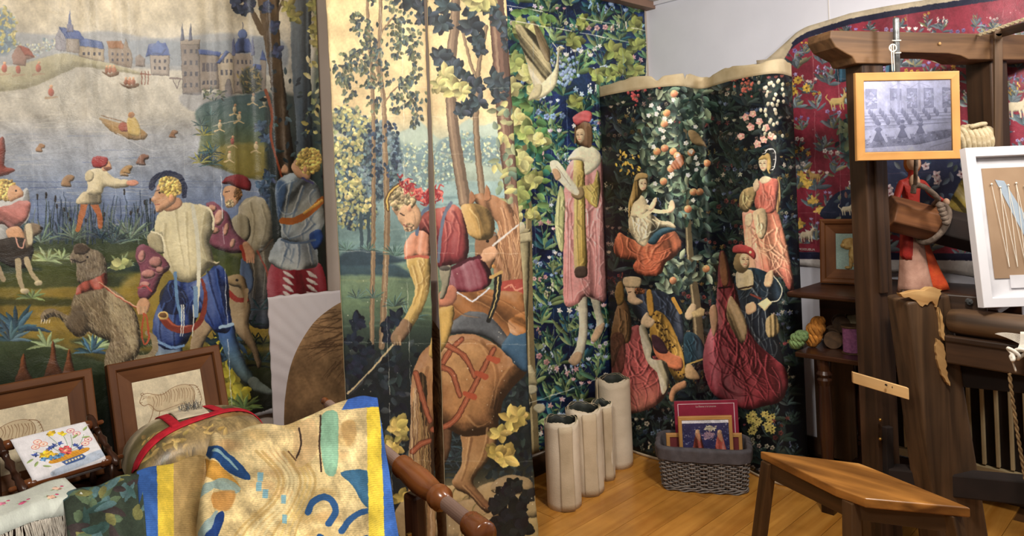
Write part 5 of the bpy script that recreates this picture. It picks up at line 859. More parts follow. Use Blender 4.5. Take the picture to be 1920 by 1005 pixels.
def art_red():
    c = Canvas(1430, -130, 2110, 560, 1.4, (146, 44, 62), 51); P = c.poly
    c.grad([(-130, (150, 50, 68)), (200, (142, 42, 60)), (560, (136, 38, 54))], .12)
    G = [(84, 94, 100), (112, 124, 132), (66, 74, 84), (120, 116, 84), (92, 108, 116)]; Fl = [(206, 170, 70), (196, 150, 60), (150, 130, 176), (220, 206, 196), (112, 96, 150), (206, 190, 180)]
    c.field(1470, 90, 2080, 470, 46, 44, G, Fl, jit=.3); c.field(1500, 56, 2080, 80, 46, 28, G, Fl)
    for x, y in ((1496, 150), (1488, 170), (1512, 165), (1480, 158)): c.rosette(x, y, 9, 8, 5, (206, 166, 60), 0, .1, (120, 84, 40))
    for x, y in ((1505, 330), (1512, 345), (1525, 375), (1535, 395), (1500, 420)): c.rosette(x, y, 12, 5, 6, (212, 172, 74), c.r.random(), .1)
    def beast(x, y, s_, col, d=1, ears=True):
        q = lambda a, b: (x + d * a * s_, y + b * s_)
        P([q(-14, 4), q(-10, -5), q(0, -6), q(8, -8), q(12, -14), q(18, -13), q(20, -8), q(14, -5), q(12, 3), q(4, 6), q(-8, 7)], col, lit=.4, edge=.3, rnd=5)
        for a in (-11, -6, 5, 10): c.line([q(a, 3), q(a + 1.5, 14)], 3.2 * s_, col, 2 * s_)
        c.line(catmull([q(-14, 0), q(-20, -6), q(-18, -12)], 4), 2.4 * s_, col, 1.2 * s_)
        if ears: c.line([q(14, -13), q(11, -22)], 2.6 * s_, col, 1.4 * s_)
        c.dot(*q(17, -11), 1 * s_, (50, 34, 30))
    beast(1570, 190, 1.05, (196, 166, 96)); beast(1512, 440, .9, (226, 206, 170)); beast(1528, 330, .8, (196, 156, 84), -1); beast(1905, 200, 1.4, (216, 200, 166)); beast(1980, 330, 1.2, (206, 186, 150), -1)
    c.clump(1595, 260, 22, 40, 70, 16, 10, [(34, 54, 60), (60, 88, 84), (112, 128, 96)]); P([(1546, 410), (1552, 380), (1572, 360), (1600, 356), (1640, 370), (1680, 390), (1690, 412)], (36, 44, 70), lit=.2, edge=.2)
    for k in range(30): c.leaf(c.r.uniform(1556, 1680), c.r.uniform(368, 408), 12, 6, c.r.uniform(0, 6.28), c.var(c.r.choice([(80, 96, 110), (112, 120, 96), (140, 96, 90)]), .2))
    beast(1588, 392, .8, (214, 200, 166))
    # navy flowered corner
    P([(1660, 300), (1820, 300), (1860, 350), (1850, 440), (1680, 440), (1656, 380)], (48, 56, 92), lit=.1, edge=.1, soft=4)
    for k in range(70): c.leaf(c.r.uniform(1660, 1840), c.r.uniform(304, 430), c.r.uniform(12, 20), 8, c.r.uniform(0, 6.28), c.var(c.r.choice([(70, 92, 130), (104, 122, 146), (84, 96, 100)]), .2), .3)
    for k in range(16): c.rosette(c.r.uniform(1665, 1840), c.r.uniform(310, 420), 9, 5, 7, (206, 186, 190), c.r.random(), .2, (150, 80, 90))
    P([(1782, 392), (1796, 350), (1816, 320), (1850, 310), (1850, 395)], (170, 146, 60), lit=.2, fold=(.8, 4, .4), soft=2)
    for x in (1577, 1670): P([(x - 10, 150), (x - 8, 116), (x, 104), (x + 8, 116), (x + 11, 150)], (60, 110, 140), lit=.4, fold=(1.57, 3, .4))
    for k in range(140): c.dot(c.r.uniform(1460, 2080), c.r.uniform(20, 480), c.r.uniform(.6, 1.4), (226, 196, 190), lit=0, alpha=.7)
    for x in (1520, 1566, 1700, 1880): c.crease([(x, 20), (x + 8, 200), (x + 10, 470)], (206, 150, 150), 1.2, .6)
    for y in (150, 330, 400): c.crease([(1480, y), (1700, y - 6), (2080, y - 20)], (196, 130, 134), 1, .4)
    NV = (34, 36, 62)
    top = np.array([(1430, 128), (1462, 104), (1494, 76), (1513, 64), (1593, 39), (1672, 24), (1742, 13), (1900, -11), (2110, -40)], float)
    P(np.vstack([top + (0, -70), (top + (0, 0))[::-1]]), (206, 190, 160), 0, lit=0, edge=0); P(np.vstack([top + (0, -4), (top + (0, 7))[::-1]]), NV, 0, lit=0, edge=0)
    P([(1430, 70), (1470, 60), (1486, 84), (1470, 112), (1430, 150)], (196, 178, 146), 0, lit=0, edge=0)
    P([(1430, 472), (2110, 478), (2110, 492), (1430, 485)], NV, 0, lit=0, edge=0); P([(1430, 485), (2110, 491), (2110, 560), (1430, 560)], (216, 210, 206), 0, lit=0, edge=0); P([(1430, 330), (1486, 330), (1487, 500), (1430, 500)], (216, 206, 196), 0, lit=0, edge=0)
    P([(1490, 457), (1532, 457), (1532, 472), (1490, 472)], (140, 40, 56), 0, lit=0, edge=0)
    c.mottle(.06, .86, 1.0); return c
def art_woven():
    c = Canvas(190, 720, 830, 1220, 1.8, (210, 186, 138), 61); P = c.poly
    c.grad([(720, (210, 188, 142)), (900, (210, 188, 138)), (1220, (200, 174, 122))], .12)
    for k in range(60): x, y = c.r.uniform(330, 690), c.r.uniform(770, 1100); P([(x - 20, y), (x, y - 12), (x + 26, y - 4), (x + 14, y + 12)], c.r.choice([(214, 192, 140), (190, 156, 96), (222, 204, 156), (200, 160, 110)]), alpha=.4, lit=0, edge=0, soft=5)
    for k in range(9): c.line(catmull([(480 + 10 * k, 850), (520 + 9 * k, 900), (500 + 10 * k, 950), (440 + 14 * k, 1010), (430 + 14 * k, 1100)], 5), 5, c.r.choice([(224, 208, 160), (184, 154, 96), (214, 186, 120)]), 4, alpha=.7)
    P([(386, 850), (392, 838), (410, 840), (440, 862), (470, 896), (462, 904), (430, 890), (404, 866)], (40, 76, 128), 4, lit=.1, edge=.1); c.line([(404, 846), (430, 866), (446, 884)], 6, (146, 180, 184), 3, alpha=.9)
    P([(388, 862), (412, 876), (444, 906), (450, 926), (420, 906), (392, 900)], (200, 150, 70), lit=0, edge=.1); P([(378, 915), (420, 900), (450, 918), (440, 930), (400, 920), (372, 940)], (130, 160, 164), alpha=.8, lit=0, edge=0); P([(396, 930), (440, 925), (430, 960), (400, 956)], (176, 122, 60), alpha=.8, lit=0, edge=0, soft=3)
    P([(388, 1005), (400, 976), (418, 962), (420, 980), (404, 1020), (380, 1040)], (34, 60, 116), lit=0, edge=.1); P([(376, 1000), (394, 970), (410, 962), (398, 984), (384, 1010)], (150, 170, 168), lit=0, edge=0)
    P([(604, 782), (632, 776), (634, 830), (630, 892), (610, 890), (602, 840)], (140, 184, 156), 3, lit=0, edge=.1); c.line([(602, 782), (600, 840), (603, 888)], 3, (70, 52, 44), sm=3); P([(560, 800), (590, 790), (596, 850), (560, 880), (550, 840)], (206, 176, 130), alpha=.8, lit=0, edge=0); c.line([(562, 806), (566, 836), (558, 862)], 3.4, (64, 50, 44), sm=3); c.line([(540, 850), (556, 866)], 3, (110, 84, 60))
    P([(640, 800), (664, 792), (668, 820), (650, 840)], (186, 150, 96), alpha=.8, lit=0, edge=0, soft=3); P([(638, 890), (690, 886), (692, 920), (698, 958), (680, 946), (660, 914)], (62, 104, 136), 3, lit=0, edge=.1)
    c.line(catmull([(580, 964), (588, 946), (606, 936), (622, 944), (628, 964), (616, 986)], 5), 12, (50, 88, 136), 12); c.line(catmull([(640, 1000), (656, 978), (680, 964), (700, 962)], 5), 13, (50, 88, 136), 10); c.line(catmull([(600, 1010), (640, 1030), (690, 1010)], 5), 10, (46, 80, 124), 6)
    for x, y in ((488, 898), (497, 930), (530, 940), (532, 978), (486, 916)): P([(x - 5, y - 9), (x + 5, y - 8), (x + 4, y + 9), (x - 5, y + 8)], (128, 170, 182), 0, lit=0, edge=0)
    # borders
    def band(a, b, col): P([a[0], b[0], b[1], a[1]], col, 0, lit=0, edge=0)
    band(((686, 740), (700, 1220)), ((712, 740), (732, 1220)), (232, 204, 74)); P([(711, 740), (790, 740), (800, 1220), (730, 1220)], (66, 108, 186), 0, lit=0, edge=0); P([(660, 740), (800, 740), (800, 768), (700, 766), (640, 772)], (62, 100, 180), 0, lit=0, edge=0)
    P([(230, 860), (294, 860), (300, 1220), (230, 1220)], (62, 104, 178), 0, lit=0, edge=0); band(((293, 860), (300, 1220)), ((326, 860), (330, 1220)), (230, 200, 76)); P([(326, 850), (386, 836), (372, 940), (350, 1220), (330, 1220)], (188, 158, 104), 0, lit=0, edge=0)
    ys = np.arange(c.H); xs = np.arange(c.W); rib = np.sin((ys[:, None] + 3 * np.sin(xs[None, :] / 90.0)) * 2 * np.pi / 7.0) * .05 + c._nz(0, 0, c.W, c.H) * .07
    c.a *= (1 + rib)[..., None]; c.mottle(.06, 1.0, 1.0); return c
def art_verdure():
    c = Canvas(0, 0, 200, 300, 2, (62, 74, 62), 62)
    for k in range(90): c.leaf(c.r.uniform(0, 200), c.r.uniform(0, 300), c.r.uniform(30, 70), c.r.uniform(14, 26), c.r.uniform(0, 6.28), c.r.choice([(70, 104, 104), (56, 84, 80), (92, 112, 84), (64, 56, 56), (120, 120, 72), (84, 116, 120)]), .1)
    ys = np.arange(c.H); c.a *= (1 + .08 * np.sin(ys * 1.1))[:, None, None]; c.mottle(.12, .9, 2.0); return c
def art_fringed():
    c = Canvas(0, 0, 300, 160, 2, (214, 220, 210), 63)
    for x, y in ((70, 70), (150, 60), (220, 40), (110, 110), (250, 90), (30, 110)):
        for k in range(5): c.leaf(x, y, 20, 6, c.r.uniform(0, 6.28), (150, 172, 134), .1, alpha=.7)
        c.rosette(x, y, 13, 6, 10, c.r.choice([(226, 130, 160), (214, 96, 136), (232, 180, 160)]), 0, .1); c.dot(x + 20, y + 10, 5, (206, 80, 120))
    c.mottle(.03, 1, 1.0); return c
def art_cushion():
    c = Canvas(0, 0, 400, 300, 1.5, (132, 120, 84), 64); P = c.poly
    c.grad([(0, (196, 184, 156)), (90, (176, 160, 122)), (160, (150, 130, 86)), (300, (146, 122, 78))], .2)
    P([(0, 0), (190, 0), (150, 110), (0, 160)], (190, 180, 158), alpha=.6, soft=14, lit=.2, edge=0); P([(0, 160), (120, 110), (150, 190), (60, 260), (0, 260)], (104, 100, 60), soft=10, lit=.1, edge=0, alpha=.7)
    P([(240, 150), (340, 140), (350, 210), (250, 220)], (156, 120, 66), 0, lit=.1, edge=.1); P([(236, 150), (290, 120), (346, 140)], (128, 92, 54), 0, lit=.1); windows(c, 250, 160, 340, 205, 4, 1, 4, 8, (84, 60, 40)); P([(160, 150), (240, 140), (240, 200), (170, 190)], (76, 84, 88), alpha=.8, lit=0, edge=0, soft=6)
    for k in range(60): c.leaf(c.r.uniform(40, 240), c.r.uniform(180, 290), c.r.uniform(16, 34), 11, c.r.uniform(0, 6.28), c.var(c.r.choice([(176, 146, 80), (150, 122, 66), (130, 110, 70), (190, 160, 96)]), .1), .2)
    for k in range(40): c.leaf(c.r.uniform(280, 390), c.r.uniform(60, 140), 18, 9, c.r.uniform(0, 6.28), c.var((96, 92, 58), .2), .2)
    c.mottle(.1, .9, 1.5); return c
def art_tiger(k):
    c = Canvas(0, 0, 220, 190, 3, (212, 198, 168), 65 + k); D_ = (120, 84, 56); dx = -60 if k else 0
    c.mottle(.06, 1, .2)
    def L(pts, w=1.9, a=.9): c.line(catmull([(x + dx, y) for x, y in pts], 6), w, D_, w * .6, alpha=a)
    c.poly([(x + dx, y) for x, y in ((40, 62), (60, 52), (90, 58), (130, 44), (170, 46), (190, 70), (182, 110), (150, 112), (100, 118), (60, 110), (44, 90))], (186, 156, 116), alpha=.35, lit=.2, edge=.2, soft=3)
    L([(22, 78), (18, 68), (24, 56), (30, 48), (42, 46), (54, 50), (70, 58), (92, 60), (116, 48), (144, 42), (170, 46), (186, 62), (190, 84)]); L([(22, 78), (30, 84), (42, 82), (52, 90), (60, 104), (76, 112), (110, 108), (146, 104), (158, 112)])
    L([(26, 50), (24, 44), (30, 42), (33, 48)]); L([(28, 62), (34, 60)], 2); L([(18, 72), (26, 72)], 2.2)
    L([(56, 98), (48, 120), (36, 140), (20, 156), (12, 158)]); L([(74, 112), (66, 134), (56, 150), (44, 160)]); L([(158, 110), (152, 126), (156, 146), (148, 160), (138, 162)]); L([(188, 84), (182, 108), (176, 126), (180, 150), (172, 160)]); L([(176, 48), (196, 56), (206, 80), (208, 104), (200, 116)], 2.2)
    for i in range(16): x = 58 + i * 8.2; t = 56 - 10 * math.sin((x - 60) / 130 * 3.14) + 6; L([(x, t), (x + 3 + c.r.uniform(-3, 3), t + 16), (x - 2, t + c.r.uniform(28, 44))], 2.0, .65)
    for i in range(6): L([(196 + i * 2, 62 + i * 9), (204 + i, 60 + i * 9)], 1.6); L([(30 + i * 4, 52 + i), (30 + i * 4, 60 + i)], 1.2)
    for i in range(5): L([(160 + i * 5, 112 + i * 3), (168 + i * 4, 114 + i * 4)], 1.4)
    return c
def art_flowers():
    c = Canvas(0, 0, 220, 240, 3, (234, 232, 236), 67); P = c.poly
    st = lambda pts, col, w=1.8: c.line(catmull(pts, 5), w, col)
    P([(60, 212), (120, 196), (216, 176), (216, 214), (120, 226), (60, 228)], (150, 172, 200), alpha=.6, soft=5, lit=0, edge=0, noi=.3)
    P([(64, 166), (92, 152), (160, 146), (188, 150), (184, 164), (150, 174), (96, 180), (70, 178)], (222, 160, 56), lit=.1, edge=.1)
    for k in range(12): st([(72 + k * 9.4, 154 - k * .2), (80 + k * 9.4, 176 - k)], (196, 116, 40), 1.6); 
    P([(96, 182), (162, 172), (168, 188), (160, 198), (104, 204)], (70, 96, 150), 0, lit=0, edge=0)
    for k in range(6): P([(106 + k * 9.4, 186 - k * 1.3), (112 + k * 9.4, 185 - k * 1.3), (112 + k * 9.4, 194 - k * 1.3), (106 + k * 9.4, 195 - k * 1.3)], (232, 222, 190), 0, lit=0, edge=0)
    for a, b in (((112, 146), (70, 60)), ((118, 146), (100, 40)), ((122, 146), (140, 44)), ((126, 146), (160, 64)), ((130, 146), (196, 80)), ((108, 146), (40, 100)), ((134, 146), (190, 112))): st([a, ((a[0] + b[0]) / 2 + 6, (a[1] + b[1]) / 2 + 10), b], (112, 150, 110), 1.6)
    for x, y, col in ((64, 58, (226, 128, 110)), (76, 76, (232, 140, 96)), (52, 80, (226, 128, 110)), (166, 44, (206, 96, 120)), (178, 66, (216, 110, 130)), (200, 110, (206, 96, 120)), (186, 126, (216, 120, 120))):
        for j in range(6): c.dot(x + 7 * math.cos(j * 1.05), y + 7 * math.sin(j * 1.05), 5, (246, 226, 214), lit=.1); 
        q = [(x + 11 * math.cos(j), y + 11 * math.sin(j)) for j in np.linspace(0, 6.28, 13)]; st(q, col, 2); c.dot(x, y, 3, col)
    for x, y in ((110, 34), (138, 48), (66, 126), (82, 132)): c.rosette(x, y, 15, 5, 9, (236, 196, 66), c.r.random(), .1)
    c.rosette(66, 128, 24, 7, 12, (232, 190, 60), 0, .15); c.rosette(124, 134, 24, 9, 12, (206, 84, 88), 0, .2); c.rosette(124, 134, 14, 8, 8, (226, 130, 120), .3, .15); c.dot(124, 134, 4, (240, 200, 150))
    for x, y in ((100, 96), (120, 92), (40, 116), (158, 120), (168, 140), (86, 104)): c.rosette(x, y, 12, 5, 5, (70, 90, 160), c.r.random(), .1)
    for x, y in ((74, 150), (92, 154), (56, 148), (106, 150)): c.rosette(x, y, 13, 6, 6, (100, 146, 190), c.r.random(), .1)
    for x, y, a in ((30, 132, 2.6), (160, 84, -.6), (186, 92, .2), (38, 150, 2.2), (200, 60, -.8), (44, 176, .6)): c.leaf(x, y, 26, 9, a, (150, 170, 110), .2)
    c.mottle(.025, 1, .5); return c
def art_workshop():
    c = Canvas(0, 0, 320, 250, 3, (176, 178, 206), 68); P = c.poly; q = lambda v: (v, v + 2, min(255, v + 26))
    c.grad([(0, q(198)), (60, q(182)), (110, q(190)), (160, q(160)), (250, q(176))], .08)
    P([(0, 0), (320, 0), (320, 26), (0, 8)], q(206), 0, lit=0, edge=0)
    for x, w_ in ((8, 40), (98, 40), (160, 36), (222, 34), (290, 28)): P([(x, 28), (x + w_, 30), (x + w_, 96), (x, 98)], q(120), 0, lit=0, edge=0, out=(q(84), 1.6)); c.clump(x + w_ / 2, 64, w_ * .4, 24, 26, 12, 8, [q(90), q(150), q(170)])
    P([(98, 70), (138, 70), (138, 100), (98, 100)], q(190), 0, lit=0, edge=0)
    for x in (124, 200): P([(x, 0), (x + 9, 0), (x + 9, 160), (x, 160)], q(150), 0, lit=.1, edge=.1); c.line([(x + 4, 10), (x - 30, 28)], 2, q(140)); c.line([(x + 4, 10), (x + 44, 22)], 2, q(140))
    for r_, y in enumerate((118, 128, 140, 154)):
        c.line([(0, y), (160, y - 3), (320, y - 8)], 6, q(205)); c.line([(0, y + 5), (320, y - 3)], 2.4, q(110))
        for k in range(8 - r_): x = 20 + k * 40 + r_ * 9; c.dot(x, y - 10, 6 + r_, q(92), 9 + r_); c.dot(x, y - 20 - r_, 3.4 + r_ * .4, q(130))
    P([(0, 172), (150, 164), (320, 150), (320, 172), (150, 190), (0, 204)], q(206), 0, lit=.1, edge=.1); P([(0, 206), (140, 192), (320, 174), (320, 202), (200, 226), (0, 236)], q(112), 0, lit=0, edge=.1, noi=.5)
    for k in range(60): c.dot(c.r.uniform(0, 320), c.r.uniform(188, 228), c.r.uniform(3, 6), c.r.choice([q(90), q(150), q(180), q(70)]), 3)
    for x, y, s_ in ((52, 176, 1.2), (140, 168, 1.1), (206, 160, .9)):
        P([(x - 16 * s_, y + 28 * s_), (x - 14 * s_, y), (x, y - 12 * s_), (x + 14 * s_, y), (x + 16 * s_, y + 28 * s_)], q(74), lit=.3); c.line([(x - 12 * s_, y + 4), (x - 24 * s_, y + 30 * s_)], 11 * s_, q(214), 8 * s_); c.line([(x + 12 * s_, y + 4), (x + 24 * s_, y + 30 * s_)], 11 * s_, q(208), 8 * s_); c.dot(x, y - 18 * s_, 8 * s_, q(150)); c.dot(x, y - 22 * s_, 8 * s_, q(66), 6 * s_)
    P([(0, 236), (200, 226), (320, 202), (320, 250), (0, 250)], q(214), 0, lit=0, edge=0); c.line([(240, 236), (320, 216)], 3, q(140))
    c.a[:] = .5 * np.array((.84, .85, 1.0), np.float32) + .5 * c.a; c.mottle(.06, 1, .5); return c
def art_postcard():
    c = Canvas(0, 0, 200, 260, 2.5, (56, 54, 92), 69); c.poly([(0, 0), (200, 0), (200, 16), (0, 16)], (226, 224, 230), 0, lit=0, edge=0)
    for k in range(420): c.dot(c.r.uniform(0, 200), c.r.uniform(18, 260), c.r.uniform(1, 3.4), c.r.choice([(110, 116, 156), (150, 146, 160), (40, 40, 70), (84, 92, 120)]), lit=0, alpha=.8)
    c.clump(120, 40, 26, 10, 40, 10, 6, [(190, 176, 150), (206, 196, 170)]); c.clump(112, 74, 24, 16, 60, 10, 6, [(140, 110, 140), (170, 140, 150)])
    for x, y in ((66, 104), (160, 108)): c.poly([(x - 26, 190), (x - 18, y), (x - 6, y - 40), (x + 6, y - 40), (x + 18, y), (x + 28, 190)], (176, 84, 70), lit=.4, edge=.3, fold=(1.5, 6, .3)); c.dot(x, y - 50, 9, (214, 176, 140)); c.poly([(x - 12, y - 36), (x, y - 60), (x + 12, y - 36), (x + 8, y)], (206, 160, 120), alpha=.7, lit=.2)
    c.mottle(.1, 1, 1.0); return c
def art_cover():
    c = Canvas(0, 0, 210, 300, 2, (146, 44, 66), 70)
    c.line([(12, 300), (12, 14), (198, 14), (198, 300)], 2.4, (232, 214, 220)); c.mottle(.04, 1, .1); return c

# ------------------------------------------------------------------ materials used by many things
M = {}
M['wall'] = plain('white_plaster', (236, 237, 248), (228, 229, 240), .85, 3, bump=.05, bscale=60, co='Object')
M['wall_beige'] = plain('beige_plaster', (196, 182, 170), (182, 168, 156), .85, 3, bump=.05, co='Object')
M['ceil'] = plain('ceiling_paint', (225, 220, 214), (216, 210, 204), .9, 3, bump=0, co='Object')
M['beamtrim'] = plain('painted_beam', (150, 120, 104), (130, 102, 88), .6, 5, bump=.05, co='Object')
M['oak_floor'] = wood('honey_floor_wood', (205, 146, 66), (178, 118, 46), (216, 160, 80), 22, .06, .26, .04, .5)
M['gap'] = plain('floor_joint', (96, 62, 26), None, .8, 10, bump=0)
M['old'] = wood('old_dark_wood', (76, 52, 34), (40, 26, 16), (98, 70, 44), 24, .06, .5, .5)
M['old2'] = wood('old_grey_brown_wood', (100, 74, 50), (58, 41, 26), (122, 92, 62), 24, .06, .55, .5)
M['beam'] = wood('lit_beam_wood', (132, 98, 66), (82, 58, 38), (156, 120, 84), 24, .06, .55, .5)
M['batten'] = wood('new_pale_batten', (226, 184, 126), (208, 160, 100), None, 18, .05, .5, .05)
M['black_wood'] = wood('dark_polished_wood', (66, 38, 24), (34, 19, 12), None, 20, .06, .3, .1)
M['stool'] = wood('worn_stool_wood', (182, 124, 60), (92, 56, 26), (218, 168, 102), 15, .09, .3, .3)
M['stool_leg'] = wood('stool_leg_wood', (88, 62, 38), (52, 35, 20), None, 20, .06, .45, .2)
M['raw'] = wood('bare_broken_wood', (204, 164, 108), (166, 122, 70), None, 30, .1, .7, .5)
M['pine'] = wood('pale_pine', (212, 160, 96), (190, 134, 70), (222, 176, 116), 18, .05, .4, .05)
M['frame_brown'] = wood('brown_frame_wood', (126, 80, 44), (92, 54, 28), None, 20, .06, .5, .1, .2)
M['frame_dark'] = wood('dark_frame_wood', (92, 60, 38), (58, 36, 22), None, 20, .06, .4, .1)
M['turned'] = wood('polished_turned_wood', (142, 84, 42), (92, 46, 20), None, 16, .12, .22, .03, .6)
M['screw'] = wood('grey_wooden_screw', (138, 108, 92), (104, 78, 64), None, 20, .1, .5, .1)
M['white_paint'] = plain('white_lacquer', (220, 218, 222), (214, 212, 216), .4, 5, bump=0)
M['linen'] = plain('old_linen_back', (226, 212, 190), (196, 180, 156), .85, 5, bump=.3, bscale=160)
M['linen2'] = plain('old_linen_flap', (204, 186, 158), (178, 160, 132), .85, 7, bump=.3, bscale=160)
M['paper_edge'] = plain('cream_paper', (222, 206, 172), (196, 176, 138), .8, 9, bump=.1)
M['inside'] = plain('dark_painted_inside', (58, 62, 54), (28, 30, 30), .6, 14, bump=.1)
M['rope'] = plain('hemp_rope', (216, 202, 170), (182, 164, 128), .9, 60, bump=.5, bscale=300)
M['rope_grey'] = plain('grey_rope', (132, 116, 102), (92, 78, 68), .9, 50, bump=.5, bscale=300)
M['string'] = plain('white_cotton', (232, 226, 214), (212, 204, 190), .9, 30, bump=.2)
M['iron'] = plain('dull_steel', (150, 152, 152), (98, 100, 100), .45, 30, .8, bump=.2)
M['brass'] = plain('brass', (190, 150, 80), None, .35, 20, .9, bump=0)
M['radiator'] = plain('cream_radiator', (196, 178, 140), (180, 160, 122), .5, 8, bump=0)
M['wicker'] = plain('grey_wicker', (150, 142, 136), (96, 88, 84), .7, 40, bump=.3)
M['lining'] = plain('grey_cotton_lining', (92, 88, 92), (78, 74, 78), .95, 30, bump=.3, bscale=300)
M['glass'] = glass_mat('picture_glass')
M['mat_board'] = plain('white_mat_board', (222, 220, 224), None, .8, 6, bump=0)
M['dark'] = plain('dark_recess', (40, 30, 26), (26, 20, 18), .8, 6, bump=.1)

# ------------------------------------------------------------------ room
mb = MB(); mb.box((.6, 1.6, -.03), (3.2, 0, 0), (0, 3.6, 0), (0, 0, .022))
floor = mb.build('floor', M['gap']); prop(floor, kind='structure')
rnd = random.Random(3)
PW = .133
base_line = np.dot(onz(1219, 1001, 0) - P0, N1)
plank_meshes = {}
for k in range(-14, 13):
    off = base_line + k * PW + PW / 2
    t = -3.2 + rnd.uniform(-.6, 0)
    while t < .95:
        L = rnd.choice((.75, .95, 1.15)); c = P0 + N1 * off + D1 * (t + L / 2)
        x, y = proj(A(c[0], c[1], 0)) if c[1] > .6 else (-999, -999)
        if off > .02 and c[1] > 1.0 and -.8 < c[0] < 2.9 and np.dot(c - CORNER, N2) > -.1:
            key = (L, rnd.randint(0, 3))
            if key not in plank_meshes:
                q = MB(); q.box((0, 0, 0), D1 * (L / 2 - .0012), N1 * (PW / 2 - .0012), UP * .004)
                q.g = [tuple(A(*g) + A(key[1] * 3.3, L * 2, 1)) for g in q.g]
                o = q.build('plank', M['oak_floor'], floor, base=A(0, 0, 0)); plank_meshes[key] = o.data
                # vertices were shifted by the floor base; put them back about the plank's centre
                b = wloc(floor)
                for v in o.data.vertices: v.co += Vector(b)
            else:
                o = bpy.data.objects.new('plank', plank_meshes[key]); COL.objects.link(o); o.parent = floor
            o.location = Vector((c[0], c[1], -.004)) - Vector(wloc(floor))
        t += L
mb = MB(); mb.box(P0 + D1 * -.85 - N1 * .05 + UP * CEIL / 2, D1 * (.85 + .83 + .1), N1 * .05, UP * CEIL / 2)
mb = MB(); mb.beam(W1(-3.6, -.05, CEIL / 2), W1(.93, -.05, CEIL / 2), N1 * .05, UP * (CEIL / 2))
wall_left = mb.build('wall_left', M['wall_beige']); prop(wall_left, kind='structure')
mb = MB(); mb.beam(W2(0, -.05, CEIL / 2), W2(3.4, -.05, CEIL / 2), N2 * .05, UP * (CEIL / 2))
wall_back = mb.build('wall_back', M['wall']); prop(wall_back, kind='structure')
mb = MB(); mb.box((.6, 1.8, CEIL + .02), (3.2, 0, 0), (0, 3.4, 0), (0, 0, .02))
prop(mb.build('ceiling', M['ceil']), kind='structure')
mb = MB(); mb.beam(W1(-3.4, .035, CEIL - .022), W1(.83, .035, CEIL - .022), N1 * .035, UP * .022)
prop(mb.build('trim_1', M['beamtrim'], bevel=.003), kind='structure')
mb = MB(); mb.beam(W2(0.0, .01, CEIL - .012), W2(3.2, .01, CEIL - .012), N2 * .01, UP * .012)
prop(mb.build('trim_2', M['wall'], bevel=.003), kind='structure')
mb = MB(); mb.beam(W2(onback(1553, 10)[0], .001, 1.9), W2(onback(1553, 10)[0] + .004, .001, 1.9), N2 * .0015, UP * .69)
prop(mb.build('trim_3', M['ceil']), kind='structure')
mb = MB(); mb.beam(W2(0.0, .008, .05), W2(3.2, .008, .05), N2 * .008, UP * .05)
prop(mb.build('baseboard_back', M['old'], bevel=.003), kind='structure')
mb = MB(); mb.beam(W1(-3.4, .008, .05), W1(.82, .008, .05), N1 * .008, UP * .05)
prop(mb.build('baseboard_left', M['old'], bevel=.003), kind='structure')

# ------------------------------------------------------------------ the great painted cloths
def sheet_obj(name, fn, nu, nv, mat, grfn, parent=None, solid=.002, smooth=True):
    mb = MB(); mb.grid(fn, nu, nv, gr=grfn); return mb.build(name, mat, parent, smooth=smooth, solid=solid, soff=-1)
# left: landscape with hunters and lake
tl0, tl1 = -2.95, onwall(611, 480, .03)[0]
def f_left(u, v):
    t = tl0 + (tl1 - tl0) * u; z = .685 + (2.555 - .685) * v
    o = .030 + (.0045 * np.sin(t * 47 + np.sin(t * 11.3) * 2.6) + .0025 * np.sin(t * 83 + 3 * np.sin(t * 17) + z)) * (0.45 + .55 * v) + .007 * np.sin(t * 9 + .6 * z)
    q = np.clip((t - (tl1 - .34)) / .34, 0, 1); o = o + .045 * np.sin(q * math.pi) ** 2 * np.where(q > .5, 1, 1) - .02 * np.sin(np.clip(q * 2.6, 0, 1) * math.pi)
    o = np.maximum(o, .006)
    return P0 + D1 * t[..., None] + N1 * o[..., None] + UP * z[..., None]
def g_left(u, v): return np.stack([(tl1 - tl0) * u, 1.87 * v, 0 * u], -1)
img = lay('lake_hunt_picture', art_left(), f_left, 1700, 1500)
o = sheet_obj('painted_tapestry', f_left, 260, 90, printed('lake_hunt_cloth', img, .42, .5, .35, crumple=10), g_left)
prop(o, 'large creased painted cloth with lake, castle, huntsmen and hounds, at the far left', 'tapestry')

# blue: man reading
tb0, tb1 = -.75, .80
def f_blue(u, v):
    t = tb0 + (tb1 - tb0) * u; z = .12 + (2.555 - .12) * v
    o = .008 + .003 * np.sin(t * 21 + z) + .003 * np.sin(z * 17)
    return P0 + D1 * t[..., None] + N1 * o[..., None] + UP * z[..., None]
img = lay('blue_reader_picture', art_blue(), f_blue, 1300, 1500)
o = sheet_obj('painted_tapestry', f_blue, 60, 60, printed('blue_reader_cloth', img, .5, .3, .3), lambda u, v: np.stack([1.55 * u, 2.4 * v, 0 * u], -1))
prop(o, 'bright blue flowered painted cloth with a robed man reading and a pale bird', 'tapestry')

